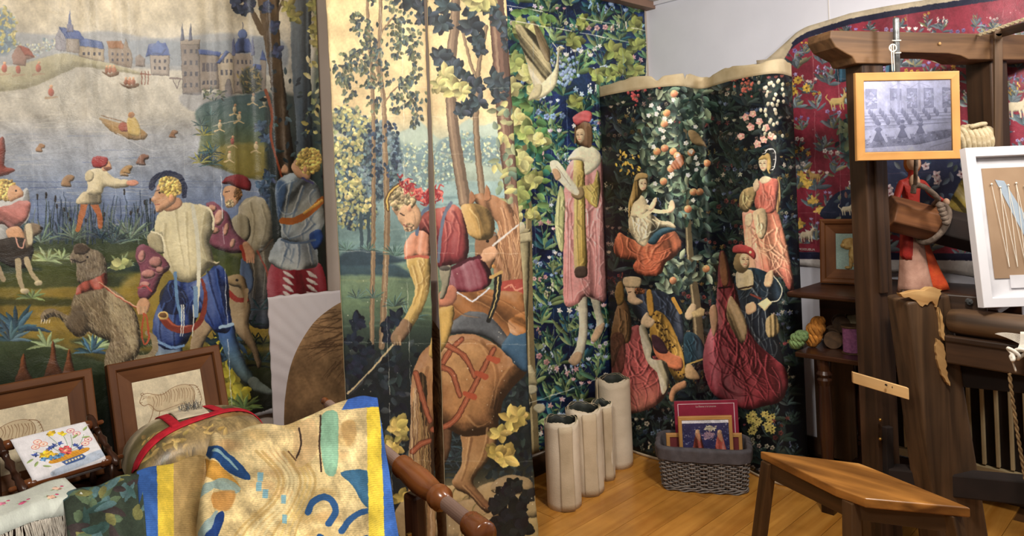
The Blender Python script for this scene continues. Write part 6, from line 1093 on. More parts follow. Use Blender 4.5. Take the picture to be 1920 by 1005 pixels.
# hanging strips: rider on a horse
HA, HB = ony(634, 500, 2.33), ony(978, 500, 2.78)
HD = unit((HB - HA) * A(1, 1, 0)); HN = A(HD[1], -HD[0], 0)
def edge_line(p, q):
    a, b = onpl(p[0], p[1], HA, HN), onpl(q[0], q[1], HA, HN)
    sa, sb = np.dot(a - HA, HD), np.dot(b - HA, HD)
    return lambda z: sa + (sb - sa) * (z - a[2]) / (b[2] - a[2])
cv_horse = art_horse()
def strip(e0, e1, z0, z1, phase, name, label, matname, W_):
    def fn(u, v):
        z = z0 + (z1 - z0) * v; a, b = e0(z), e1(z)
        j = .0012 * np.sin(z * 7.3 + phase) + .0007 * np.sin(z * 31 + 2 * phase) + .0004 * np.sin(z * 211)
        s = a + j + (b - a + j * .6) * u
        o = .004 * np.sin(s * 14 + phase) + .003 * np.sin(z * 5 + phase) + .012 * (1 - v) ** 2
        return (HA * A(1, 1, 0)) + HD * s[..., None] + HN * o[..., None] + UP * z[..., None]
    img = lay(matname, cv_horse, fn, W_, 1500)
    mb = MB(); mb.grid(fn, 40, 120, gr=lambda u, v: np.stack([.45 * u + phase, 2.4 * v, 0 * u], -1))
    o = mb.build(name, [printed(matname, img, .55, .3, .3, crumple=3), M['paper_edge']], smooth=True, solid=.006, soff=-1)
    o.modifiers['thickness'].material_offset_rim = 1
    prop(o, label, 'tapestry panel'); return o
strip(edge_line((612, 0), (648, 760)), edge_line((797, 0), (816, 940)), .03, 2.5, .3, 'hanging_tapestry',
      'tall painted strip with slender trees, pale sky and the rider\'s plumed head', 'rider_left_picture', 700)
strip(edge_line((801, 0), (834, 940)), edge_line((950, 0), (1003, 960)), .03, 2.5, 1.7, 'hanging_tapestry',
      'tall painted strip with the rider\'s red doublet and brown horse from behind', 'rider_right_picture', 700)

# dark folding cloth
plan = [(1131, 4.02), (1150, 3.93), (1180, 3.83), (1225, 3.725), (1265, 3.675), (1285, 3.69), (1300, 3.76), (1318, 3.83), (1332, 3.815),
        (1352, 3.70), (1390, 3.52), (1430, 3.41), (1455, 3.375), (1475, 3.40), (1493, 3.51)]
pl = np.array([((px - CX) / FOC * D, D) for px, D in plan]); pl = catmull(pl, 10)
sl = np.concatenate([[0], np.cumsum(np.hypot(*np.diff(pl, axis=0).T))]); SLEN = sl[-1]
def f_dark_z(z0, z1, off=0.0, torn=0.0):
    def fn(u, v):
        s = SLEN * u; x = np.interp(s, sl, pl[:, 0]); y = np.interp(s, sl, pl[:, 1])
        top = z1 - torn * (.012 * np.maximum(0, np.sin(s * 31 + 1) - .55) + .02 * np.exp(-((s - .42) / .02) ** 2) + .035 * np.exp(-((s - .60) / .012) ** 2) + .008 * np.sin(s * 17))
        z = z0 + (top - z0) * v
        k = 1 - off / 3.8
        return np.stack([x * k, y * k, z], -1)
    return fn
ZD = 1.985
fd = f_dark_z(.012, ZD)
img = lay('dark_garden_picture', art_dark(), fd, 1300, 1700)
root = thing('screen_tapestry', 'dark blue curved standing cloth with courtly couples under a fruit tree', 'tapestry', A(1.0, 3.7, 0))
sheet_obj('painted_cloth', fd, 130, 60, printed('dark_garden_cloth', img, .55, .3, .3), lambda u, v: np.stack([SLEN * u, 2 * v, 0 * u], -1), root, .004)
sheet_obj('header_strip', f_dark_z(ZD - .004, ZD + .062, .001, 1.0), 130, 4, M['paper_edge'], lambda u, v: np.stack([SLEN * u, .06 * v, 0 * u], -1), root, .004)
mb = MB(); mb.grid(f_dark_z(.002, .016, .002), 130, 1, gr=lambda u, v: np.stack([SLEN * u, .06 * v, 0 * u], -1))
mb.build('bottom_edge', M['linen2'], root, True, solid=.008, soff=-1)

# red flowered cloth on the back wall
tops = [onback(*p, .012) for p in ((1440, 112), (1462, 90), (1494, 61), (1513, 50), (1593, 25), (1672, 10), (1742, -2), (1900, -25), (2100, -50))]
tx = np.array([t[0] for t in tops]); tz = np.minimum(np.array([t[1] for t in tops]), 2.54)
rs0, rs1 = onback(1487, 480, .012)[0] - .14, 2.35
def f_red(u, v):
    s0 = rs0 + .10 * np.clip((.55 - v) / .55, 0, 1) ** .7
    s = s0 + (rs1 - s0) * u; zt = np.interp(s, tx, tz); zb = onback(1500, 497, .012)[1] - .012 + .012 * np.sin(s * 9)
    z = zb + (zt - zb) * v
    curl = .05 * np.clip(1 - (s - s0) / .16, 0, 1) ** 2 * v ** 3
    o = .012 + .004 * np.sin(s * 15) + .004 * np.sin(z * 7 + s * 4) + curl
    return CORNER + D2 * s[..., None] + N2 * o[..., None] + UP * z[..., None]
img = lay('red_flower_picture', art_red(), f_red, 1500, 1300)
o = sheet_obj('painted_tapestry', f_red, 70, 60, printed('red_flower_cloth', img, .4, .35, .3, crumple=4), lambda u, v: np.stack([1.6 * u, 1.5 * v, 0 * u], -1))
RED=o
prop(o, 'crimson flower-strewn painted cloth with small animals, behind the loom', 'tapestry')

# white board with the arched brown drawing
BA, BB = ony(505, 600, 2.50), ony(885, 600, 2.80)
BD = unit((BB - BA) * A(1, 1, 0)); BN = A(BD[1], -BD[0], 0); BL = np.dot(BB - BA, BD)
root = thing('drawing_board', 'white cloth covered board with an arched brown paper drawing, leaning behind the hanging strips', 'board', (BA + BB) / 2 * A(1, 1, 0))
lean = .02
def f_board(u, v):
    z = 1.135 * v; o = -lean * v
    return BA * A(1, 1, 0) + BD * (BL * u)[..., None] + BN * o[..., None] + UP * z[..., None]
def f_boardw(u, v):
    q = f_board(u, v); a = np.arctan2(v - .55, u - .55)
    w_ = .0022 * np.sin(a * 60 + 6 * np.sin(a * 5)) * np.clip(np.hypot(u - .5, v - .5) * 2 - .35, 0, 1)
    return q + BN * w_[..., None]
mb = MB(); mb.grid(f_boardw, 120, 120); mb.build('white_cloth', plain('white_wrinkled_cloth', (232, 224, 226), (222, 212, 214), .75, 5, bump=.3, bscale=30), root, True, solid=.022, soff=-1)
arch = [(538, 1000), (533, 800), (536, 740), (545, 690), (562, 648), (588, 608), (615, 584), (645, 566), (690, 552), (735, 552), (775, 568), (815, 604), (845, 660), (862, 740), (868, 1000)]
ap = []
for q in catmull(arch, 5):
    p = onpl(q[0], q[1], BA, BN); ap.append((np.dot(p - BA, BD) / BL, max(.02, p[2] / 1.135)))
ap = np.array(ap)
cva = art_arch(); U0, U1 = ap[:, 0].min(), ap[:, 0].max()
def topv(u):
    order = np.argsort(ap[:, 0]); return np.interp(u, ap[order][:, 0], ap[order][:, 1])
def f_arch(u, v):
    uu = U0 + (U1 - U0) * (.5 - .5 * np.cos(np.pi * u)); vt = np.array(topv(uu)); vv = .02 + (vt - .02) * v
    return f_board(uu, vv) + BN * .004
img = lay('arched_drawing_picture', cva, f_arch, 900, 900)
sheet_obj('arched_drawing', f_arch, 60, 40, printed('arched_drawing_paper', img, .8, .2, .3, crumple=3), lambda u, v: np.stack([u, v, 0 * u], -1), root, .002)

def lettering(txt, name, o, R_, U_, width, parent, mat, mirror=False):
    """flat raised letters; o = lower left corner"""
    cu = bpy.data.curves.new(name, 'FONT'); cu.body = txt; cu.size = 1.0; cu.extrude = 0; cu.resolution_u = 3
    t = bpy.data.objects.new(name, cu); COL.objects.link(t); bpy.context.view_layer.update()
    me = bpy.data.meshes.new_from_object(t.evaluated_get(bpy.context.evaluated_depsgraph_get())); bpy.data.objects.remove(t); bpy.data.curves.remove(cu)
    V = np.array([v.co[:] for v in me.vertices]); x0, x1 = V[:, 0].min(), V[:, 0].max(); k = width / (x1 - x0); b = wloc(parent)
    for v in me.vertices:
        x = (x1 - v.co.x if mirror else v.co.x - x0) * k
        v.co = Vector(o + R_ * x + U_ * (v.co.y * k) - b)
    me.materials.append(mat); ob = bpy.data.objects.new(name, me); COL.objects.link(ob); ob.parent = parent; return ob
WHT = plain('white_lettering', (226, 214, 206), None, .7, 10, bump=0)
a_, b_ = onback(1497, 469, .024), onback(1528, 468, .024)
lettering('AUBUSSON', 'lettering', W2(a_[0], .024, a_[1]), D2, UP, b_[0] - a_[0], RED, WHT, True)

# ------------------------------------------------------------------ generic picture frame
def frame_ring(mb, o, R, U, w_, h_, prof, mi=0):
    """mitred moulding: prof = (inset, height) pairs, front normal N"""
    N = np.cross(R, U); k = len(prof); vs, gr = [], []
    cs = [(0, 0, 1, 1), (w_, 0, -1, 1), (w_, h_, -1, -1), (0, h_, 1, -1)]
    for x, y, sx, sy in cs:
        for i, hh in prof: vs.append(o + R * (x + sx * i) + U * (y + sy * i) + N * hh)
    V, G, Fc = [], [], []
    for c in range(4):
        d = (c + 1) % 4; n = len(V); a = vs[c * k:c * k + k]; b = vs[d * k:d * k + k]; L = w_ if c % 2 == 0 else h_
        V += a + b; G += [(0 + c * 2.1, p[0], p[1] + c) for p in prof] + [(L + c * 2.1, p[0], p[1] + c) for p in prof]
        for i in range(k):
            j = (i + 1) % k; Fc.append((n + i, n + j, n + k + j, n + k + i)[::-1])
    mb.add(V, Fc, G, mi)
def picture_frame(name, label, cat, o, R, U, w_, h_, prof, fmat, pic, inset, liner=None, glass=False, group=None, pic_name='picture', back=.012, extra=None):
    o = A(*o); R = unit(R); U = unit(U); N = np.cross(R, U)
    root = thing(name, label, cat, o + R * w_ / 2, group)
    mb = MB(); frame_ring(mb, o, R, U, w_, h_, prof); mb.build('frame', fmat, root, bevel=.0012)
    if liner:
        mb = MB(); frame_ring(mb, o, R, U, w_, h_, liner[0]); mb.build('inner_border', liner[1], root, bevel=.001)
    def fn(u, v): return o + R * (inset + (w_ - 2 * inset) * u)[..., None] + U * (inset + (h_ - 2 * inset) * v)[..., None] + N * back
    mb = MB(); mb.grid(fn, 2, 2, gr=lambda u, v: np.stack([u, v, 0 * u], -1)); mb.build(pic_name, pic, root)
    mb = MB(); mb.box(o + R * w_ / 2 + U * h_ / 2 + N * .003, R * (w_ / 2 - .004), U * (h_ / 2 - .004), N * .0025); mb.build('backing', M['linen2'], root)
    if glass:
        mb = MB(); mb.box(o + R * w_ / 2 + U * h_ / 2 + N * (back + .004), R * (w_ / 2 - inset * .8), U * (h_ / 2 - inset * .8), N * .0008); mb.build('glass_pane', M['glass'], root)
    return root

# ------------------------------------------------------------------ chest and what stands on it
ZC = .68
tc1 = onwall(447, 800, .3)[0]
root = thing('chest', 'long dark brown chest along the left wall, below the painted cloth', 'chest', W1((tc1 - 2.95) / 2, .33, 0))
mb = MB(); mb.beam(W1(-2.95, .335, ZC - .014), W1(tc1, .335, ZC - .014), N1 * .295, UP * .014); mb.build('lid', M['black_wood'], root, bevel=.004)
mb = MB(); mb.beam(W1(-2.93, .325, .33), W1(tc1 - .02, .325, .33), N1 * .27, UP * .322); mb.build('body', M['black_wood'], root, bevel=.003)
for k in range(3):
    a = -2.9 + k * .36; mb = MB()
    frame_ring(mb, W1(a, .597, .06), D1, UP, .33, .56, [(0, 0), (0, .008), (.03, .008), (.04, .002), (.04, 0)]); mb.build('front_panel', M['black_wood'], root)
# low dark bench right of the chest, under the painted cloth
tb2 = onwall(600, 800, .3)[0]
root = thing('low_bench', 'low dark wooden bench against the left wall beside the white board', 'bench', W1(tc1 + .1, .12, 0))
mb = MB(); mb.beam(W1(tc1 + .01, .085, .60), W1(tc1 + .14, .085, .60), N1 * .08, UP * .02); mb.build('seat', M['black_wood'], root, bevel=.003)
for t in (tc1 + .03, tc1 + .12):
    mb = MB(); mb.beam(W1(t, .085, 0), W1(t, .085, .58), D1 * .015, N1 * .06); mb.build('leg', M['black_wood'], root, bevel=.003)

tiger_prof = [(0, 0), (0, .032), (.004, .034), (.022, .034), (.026, .028), (.026, 0)]
tiger_liner = ([(.024, .002), (.024, .022), (.068, .013), (.068, .002)], M['frame_brown'])
tig_r = printed('tiger_sketch_paper', flat('tiger_sketch', art_tiger(0)), .8, .2, .1)
tig_l = printed('tiger_sketch_paper', flat('tiger_sketch', art_tiger(1)), .8, .2, .1)
hyp = math.hypot(.30, .10); LU = unit(UP * .30 - N1 * .10)
for tt, pic, lab in ((onwall(196, 690, .07)[0], tig_r, 'brown framed tiger sketch with the whole tiger showing, behind the cushion'),
                     (onwall(171, 697, .07)[0] - .352, tig_l, 'brown framed tiger sketch cut off by the left picture edge, behind the flower embroidery')):
    picture_frame('framed_sketch', lab, 'picture frame', W1(tt, .165, ZC + .001), D1, LU, .348, hyp, tiger_prof, M['frame_brown'], pic, .066, tiger_liner, group='tiger sketches')

# cushion with red ribbons
ct, co_ = onwall(345, 800, .33)[0], .40
CR = unit(D1 + N1 * .12); CB = np.cross(CR, UP)
CC = W1(ct + .015, co_, ZC)
ca_, cb_, ch_ = .195, .165, .125
def pillow(x, y, up=1.0, ex=0.0):
    k = 1 - .07 * np.abs(x * y) ** 2
    h = np.clip(1 - np.abs(x) ** 3.2, 0, 1) ** .5 * np.clip(1 - np.abs(y) ** 3.2, 0, 1) ** .5
    pinch = 1 - .05 * np.exp(-((x + .0) / .25) ** 2)
    return CC + CR * ((ca_ + ex * .5) * x * k)[..., None] + CB * ((cb_ + ex * .5) * y * k)[..., None] + UP * (.055 + up * (ch_ if up > 0 else .052) * h + (ex if up > 0 else -ex))[..., None]
root = thing('cushion', 'fat painted satin cushion tied with red ribbons and stuck with pins', 'cushion', CC)
cush = printed('cushion_satin', flat('cushion_picture', art_cushion()), .35, .5, .15, crumple=2)
mb = MB(); mb.grid(lambda u, v: pillow(2 * u - 1, 1 - 2 * v), 40, 40, gr=lambda u, v: np.stack([.4 * u, .3 * v, 0 * u], -1), flip=False)
mb.grid(lambda u, v: pillow(2 * u - 1, 1 - 2 * v, -1.0), 40, 40, gr=lambda u, v: np.stack([.4 * u, .3 * v, 0 * u], -1), flip=True); mb.build('cover', cush, root, True)
M['ribbon'] = plain('red_velvet_ribbon', (198, 36, 52), (168, 22, 40), .8, 40, bump=.2)
def ribbon(x0, y0, x1, y1, wd, name='ribbon'):
    d = unit(A(x1 - x0, y1 - y0)); n = A(-d[1], d[0])
    def fn(u, v):
        x = x0 + (x1 - x0) * u + n[0] * wd * (v - .5); y = y0 + (y1 - y0) * u + n[1] * wd * (v - .5) * 1.25
        return pillow(np.clip(x, -.985, .985), np.clip(y, -.985, .985), 1.0, .003)
    mb = MB(); mb.grid(fn, 40, 4); mb.build(name, M['ribbon'], root, True, solid=.003)
ribbon(-.97, .62, .97, -.02, .15); ribbon(-.36, .42, -.42, -.75, .13); ribbon(.32, .2, .12, -.85, .13)
def strip_pil(x0, x1, y0, y1, ex):
    def fn(u, v): return pillow(x0 + (x1 - x0) * u, y0 + (y1 - y0) * v, 1.0, ex)
    return fn
mb = MB(); mb.grid(strip_pil(-.3, .14, .18, -.75, .004), 16, 16); mb.build('pin_pad', plain('cream_felt', (226, 212, 184), None, .9, 30), root, True, solid=.003)
mb = MB(); r = random.Random(5)
for k in range(70):
    b = pillow(np.array(r.uniform(-.18, .1)), np.array(r.uniform(-.5, -.15)), 1.0, .002); e = b + A(r.uniform(-.012, .012), r.uniform(-.012, .012), r.uniform(.008, .026))
    mb.tube([b, e], .0006, 4); mb.lathe([(0, .0004), (.001, .0014), (.002, .0004)], e, UP, 5)
prop(mb.build('pins', M['iron'], root), kind='stuff')

# small embroidery frame with the flower basket
BLq, BRq, TLq, TRq = onz(62, 912, .765), onz(200, 870, .765), onz(15, 826, .865), onz(155, 792, .865)
root = thing('small_embroidery_loom', 'small turned wood frame holding white linen embroidered with a flower basket', 'embroidery frame', onz(105, 935, ZC))
def f_emb(u, v):
    p = (BLq * (1 - u[..., None]) + BRq * u[..., None]) * (1 - v[..., None]) + (TLq * (1 - u[..., None]) + TRq * u[..., None]) * v[..., None]
    n = unit(np.cross(BRq - BLq, TLq - BLq)); s_ = np.clip((.1 - v) / .1, 0, 1); s2 = np.clip((v - .92) / .08, 0, 1)
    return p - n * (.030 * s_ ** 2)[..., None] - n * (.02 * s2 ** 2)[..., None] + n * .014
mb = MB(); mb.grid(f_emb, 24, 30, gr=lambda u, v: np.stack([.2 * u, .2 * v, 0 * u], -1))
mb.build('linen', printed('flower_basket_linen', flat('flower_basket', art_flowers()), .85, .2, .3), root, True, solid=.0015)
turn = lambda L, r0: [(0, r0 * .4), (.012 * 1, r0 * .9), (.03, r0), (.05, r0 * .62), (.06, r0 * .95), (L * .3, r0 * .8), (L * .42, r0 * .6), (L * .5, r0 * 1.05), (L * .58, r0 * .6), (L * .7, r0 * .8), (L - .06, r0 * .95), (L - .05, r0 * .62), (L - .03, r0), (L - .012, r0 * .9), (L, r0 * .4)]
for a, b in ((BLq, TLq), (BRq, TRq)):
    d = unit(b - a); side = unit(a - (BLq + BRq) / 2) * .022; a2 = a + side - d * .015; b2 = b + side + d * .02
    mb = MB(); mb.lathe(turn(np.linalg.norm(b2 - a2), .012), a2, b2 - a2, 16); mb.build('side_rod', M['black_wood'], root, True)
for a, b in ((BLq, BRq), (TLq, TRq)):
    d = unit(b - a); mb = MB(); L = np.linalg.norm(b - a) + .1; mb.lathe([(0, .004), (.004, .007), (.03, .007), (.032, .014), (.058, .015), (.062, .011), (L - .062, .011), (L - .058, .015), (L - .032, .014), (L - .03, .007), (L - .004, .007), (L, .004)], a - d * .05 - unit(np.cross(BRq - BLq, TLq - BLq)) * .004 + (unit(TLq - BLq) * (.012 if a is BLq else -.012)), d, 16); mb.build('roller', M['turned'], root, True)
for q in (BLq - D1 * .035, BRq + D1 * .012, TLq - D1 * .025, TRq + D1 * .02):
    h = q[2] - ZC - .004; mb = MB(); mb.lathe([(0, .006), (.004, .007), (.018, .010), (.03, .007), (h * .6, .0055), (h, .006)], A(q[0], q[1], ZC), UP, 14); mb.build('leg', M['black_wood'], root, True)

# ------------------------------------------------------------------ big embroidery stand with cloths over it
ZB = .845; OR = .72
tr0, tr1 = onwall(-60, 985, OR)[0], onwall(690, 768, OR)[0]
root = thing('embroidery_stand', 'turned wooden embroidery stand with threaded screw bar, in the near left', 'embroidery stand', W1((tr0 + tr1) / 2, OR + .2, 0))
mb = MB(); mb.lathe([(0, .018), (tr1 - tr0 + .02, .018)], W1(tr0, OR, ZB - .048), D1, 16); mb.build('roller', M['turned'], root, True)
S0, S1 = onz(606, 750, ZB), onz(908, 1003, ZB)
sd_ = S1 - S0; SLn = np.linalg.norm(sd_); sdu = sd_ / SLn
def at_px(x):   # how far along the bar a pixel column lies
    ts = np.linspace(0, 1, 400); xs = proj(S0 + ts[:, None] * sd_)[0]; return np.interp(x, xs, ts) * SLn
aB0, aB1, aK = at_px(752), at_px(828), at_px(880)
mb = MB(); mb.lathe([(0, .003), (.004, .011), (.02, .012), (.03, .008), (.045, .011), (.055, .015), (.06, .013)], S0, sdu, 16); mb.build('end_knob', M['turned'], root, True)
mb = MB(); prof = [(.055, .0125)]
x = .06
while x < aB0 - .002: prof += [(x, .0115), (x + .003, .0155), (x + .006, .0115)]; x += .0075
mb.lathe(prof, S0, sdu, 18); mb.build('screw', M['screw'], root, False)
Lb = aB1 - aB0
mb = MB(); mb.lathe([(aB0 - .004, .013), (aB0, .022), (aB0 + .006, .026), (aB0 + .012, .023), (aB0 + .018, .027), (aB0 + .026, .024), (aB0 + Lb * .3, .027), (aB0 + Lb * .5, .0285), (aB0 + Lb * .72, .025), (aB1 - .03, .021), (aB1 - .024, .025), (aB1 - .014, .027), (aB1 - .008, .024), (aB1, .0265), (aB1 + .006, .018), (aB1 + .02, .0155)], S0, sdu, 24); mb.build('handle_barrel', M['turned'], root, True)
mb = MB(); prof = []; x = aB1 + .015
while x < aK: prof += [(x, .0115), (x + .003, .0155), (x + .006, .0115)]; x += .0075
mb.lathe(prof, S0, sdu, 18); mb.build('screw', M['screw'], root, False)
mb = MB(); mb.lathe([(aK - .004, .012), (aK, .021), (aK + .006, .024), (aK + .012, .022), (aK + .018, .025), (aK + .06, .026), (aK + .066, .024), (aK + .07, .008)], S0, sdu, 20); mb.build('end_knob', M['turned'], root, True)
Lp = onz(782, 938, ZB - .012); Lp = S0 + sdu * (aB0 + Lb * .42)
Lp = A(Lp[0] - .012, Lp[1] + .03, 0)
mb = MB(); mb.beam(Lp, Lp + UP * (ZB - .045), D1 * .018, N1 * .022); mb.build('leg', M['black_wood'], root, bevel=.008)
mb = MB(); mb.box(Lp + UP * (ZB - .14) + A(-.012, -.024, 0), D1 * .006, N1 * .004, UP * .014); mb.build('brass_plate', M['brass'], root, bevel=.001)
mb = MB(); mb.beam(Lp + UP * .02 - N1 * .2, Lp + UP * .02 + N1 * .2, D1 * .03, UP * .02); mb.build('foot', M['black_wood'], root, bevel=.006)
Lq = W1(tr0 + .08, OR, 0)
mb = MB(); mb.beam(Lq, Lq + UP * (ZB - .045), D1 * .018, N1 * .022); mb.build('leg', M['black_wood'], root, bevel=.008)
mb = MB(); mb.beam(Lq + UP * .02 - N1 * .06, Lq + UP * .02 + N1 * .26, D1 * .03, UP * .02); mb.build('foot', M['black_wood'], root, bevel=.006)

# woven piece with blue and yellow edges, lying over the stand
def quad_sheet(tl, tr, bl, br, z0, relief, drop=.06):
    C = [onz(*q, z0) for q in (tl, tr, bl, br)]; n_ = unit((C[0] - C[2] + C[1] - C[3]) * A(1, 1, 0))
    def fn(u, v):
        w1 = np.clip((v - .06) / .94, 0, 1); back = np.clip((.06 - v) / .06, 0, 1); uu = u[..., None]; ww = w1[..., None]
        p = (C[0] * (1 - uu) + C[1] * uu) * (1 - ww) + (C[2] * (1 - uu) + C[3] * uu) * ww
        z = relief(u, w1) - drop * back ** 2
        return p + n_ * (.03 * back)[..., None] + UP * z[..., None]
    return fn
def rel_w(u, w):
    edge = .262 - .055 * w + .012 * np.sin(w * 9)
    up = 1 / (1 + np.exp(-(u - edge) / .006)); lip = np.exp(-((u - edge - .02) / .018) ** 2)
    r_ = .040 * up + .016 * lip - .030 * np.exp(-((u - edge + .018) / .016) ** 2) * np.clip(.25 + w * 1.5, 0, 1) + .010 * np.exp(-((u - .93) / .06) ** 2)
    r_ = r_ + up * (.007 * np.sin(u * 17 + 3.2 * w) + .010 * np.exp(-((u - .42 - .1 * w) / .05) ** 2) * np.clip(w * 2.2, 0, 1) - .012 * np.exp(-((u - .56 - .06 * w) / .06) ** 2) + .004 * np.sin(w * 21 + u * 9))
    return r_ + (1 - up) * .003 * np.sin(u * 40 + w * 3) - .05 * np.clip((w - .42) / .58, 0, 1) ** 1.5
f_woven = quad_sheet((257, 888), (708, 772), (274, 1130), (764, 1130), .834, rel_w)
img = lay('woven_border_picture', art_woven(), f_woven, 1100, 1100)
mb = MB(); mb.grid(f_woven, 190, 90, gr=lambda u, v: np.stack([.8 * v, .62 * u, 0 * u], -1))
o = mb.build('woven_tapestry', printed('woven_wool', img, .95, .1, .6, weave=48), smooth=True, solid=.005, soff=-1)
prop(o, 'beige woven tapestry with blue and yellow borders draped over the embroidery stand', 'tapestry')
f_verd = quad_sheet((118, 930), (266, 886), (140, 1130), (284, 1130), .840, lambda u, w: .004 * np.sin(u * 11 + w * 5) - .05 * np.clip((w - .42) / .58, 0, 1) ** 1.5)
mb = MB(); mb.grid(f_verd, 30, 40, gr=lambda u, v: np.stack([.8 * v, .2 * u, 0 * u], -1), )
o = mb.build('tapestry_fragment', printed('verdure_wool', flat('verdure_picture', art_verdure()), .95, .1, .5, weave=60), smooth=True, solid=.004, soff=-1)
prop(o, 'dark green leafy tapestry fragment hanging between white fringe and blue border', 'tapestry')
# white flowered cloth with fringe
tf0, tf1 = onwall(-70, 1000, OR)[0], onwall(150, 922, OR)[0]
root = thing('fringed_cloth', 'white flowered cloth with long cream fringe on the stand, bottom left corner', 'cloth', W1((tf0 + tf1) / 2, OR, ZB))
def f_fr(u, v):
    t = tf0 + (tf1 - tf0) * u; o = OR - .15 + .20 * v; z = ZB + .008 + .004 * np.sin(u * 9 + v * 3) - .03 * np.clip((v - .82) / .18, 0, 1) ** 2 - .02 * (1 - v)
    return P0 + D1 * t[..., None] + N1 * o[..., None] + UP * z[..., None]
mb = MB(); mb.grid(f_fr, 20, 20, gr=lambda u, v: np.stack([.4 * u, .2 * v, 0 * u], -1))
mb.build('flowered_cloth', printed('white_flowered_cotton', flat('white_flowers', art_fringed()), .85, .2, .3), root, True, solid=.002)
mb = MB(); r = random.Random(9)
for k in range(230):
    u = r.random() ** .8; p = f_fr(np.array(u), np.array(1.0)); p = p + N1 * r.uniform(-.004, .006); L = r.uniform(.16, .26); sw = r.uniform(-.04, .05); ro = r.uniform(.005, .035)
    mb.tube([p, p + N1 * (.012 + ro * .4) - UP * L * .12 + D1 * sw * .1, p + N1 * ro - UP * L * .5 + D1 * sw * .5, p + N1 * (ro + r.uniform(-.01, .02)) - UP * L + D1 * sw], .0011, 4, cap=False)
for k in range(26):
    u = r.uniform(.9, 1.0); p = f_fr(np.array(u), np.array(1.0)) + N1 * r.uniform(0, .02); e = p + D1 * r.uniform(.0, .07) - UP * r.uniform(.1, .25) + N1 * r.uniform(.01, .04)
    m_ = (p + e) / 2 + D1 * r.uniform(.01, .05) + UP * r.uniform(0, .04); mb.tube(catmull([p, m_, e], 5), .0011, 4, cap=False)
prop(mb.build('fringe', M['string'], root, True), kind='stuff')

# ------------------------------------------------------------------ rolls on the floor
def roll(px, D, rad, h, turns, label, seed, flap_at):
    r = random.Random(seed); c = A((px - CX) / FOC * D, D, 0)
    root = thing('rolled_canvas', label, 'canvas roll', c, 'rolled canvases on the floor')
    n = int(44 * turns); th = np.linspace(0, turns * 2 * math.pi, n + 1); pitch = .0055
    rr = rad - pitch * (turns - th / (2 * math.pi)); fa = math.radians(flap_at)
    th = th - th[-1] + fa
    def fn(u, v):
        i = u * n; R_ = np.interp(i, np.arange(n + 1), rr); T = np.interp(i, np.arange(n + 1), th)
        R_ = R_ * (1 + .012 * np.sin(T * 2 + seed) + .006 * np.sin(v * 7 + T))
        R_ = R_ + .004 * np.clip((u - .97) / .03, 0, 1)
        z = h * v + v * (.006 * np.sin(T * 3 + seed) + .004 * np.sin(T * 7.3) + .010 * (R_ / rad - .9))
        return np.stack([c[0] + R_ * np.cos(T), c[1] + R_ * np.sin(T), z], -1)
    mb = MB(); mb.grid(fn, n, 14, gr=lambda u, v: np.stack([u * 1.6 + seed, v * h, 0 * u], -1))
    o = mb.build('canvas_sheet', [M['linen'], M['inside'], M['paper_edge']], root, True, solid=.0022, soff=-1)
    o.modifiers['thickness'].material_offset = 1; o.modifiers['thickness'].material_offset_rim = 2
    ra = rad + .0005
    def fl(u, v):
        T = fa + .02 - .75 * u; R_ = ra + .0045 + .002 * np.sin(v * 6 + seed) - .003 * u; z = .004 + (h - .012) * v
        return np.stack([c[0] + R_ * np.cos(T), c[1] + R_ * np.sin(T), z], -1)
    mb = MB(); mb.grid(fl, 10, 12, gr=lambda u, v: np.stack([u * .07 + seed + 3, v * h, 0 * u], -1), flip=True); mb.build('outer_flap', M['linen2'], root, True, solid=.002)
roll(1034, 3.29, .083, .395, 3.2, 'short pale canvas roll nearest the hanging strip, front of the row', 1, -62)
roll(1076, 3.44, .090, .400, 3.4, 'brownish canvas roll, second in the row of four', 2, -58)
roll(1110, 3.58, .062, .375, 2.6, 'thin canvas roll tucked between the wide ones, third in the row', 3, -50)
roll(1134, 3.74, .092, .450, 4.2, 'tallest pale canvas roll at the back of the row beside the dark cloth', 4, 200)

# ------------------------------------------------------------------ wicker basket with pictures
B0, B1_ = onz(1243, 919, 0), onz(1402, 930, 0)
bR = unit(B1_ - B0); bF = A(-bR[1], bR[0], 0); bW = np.linalg.norm(B1_ - B0); bDp = .225; bH = .205
bc = (B0 + B1_) / 2 + bF * bDp / 2
root = thing('wicker_basket', 'grey wicker basket with dark grey cotton lining on the floor', 'basket', bc)
def bask(th, z, ex=0.0):
    """rounded rectangle, wider at the top"""
    fl_ = 1 + .11 * z / bH; a, b = bW / 2 * fl_ + ex, bDp / 2 * fl_ + ex; c_, s_ = np.cos(th), np.sin(th); e = .36
    x = a * np.sign(c_) * np.abs(c_) ** e; y = b * np.sign(s_) * np.abs(s_) ** e
    return bc + bR * x[..., None] + bF * y[..., None] + UP * (z * np.ones_like(x))[..., None]
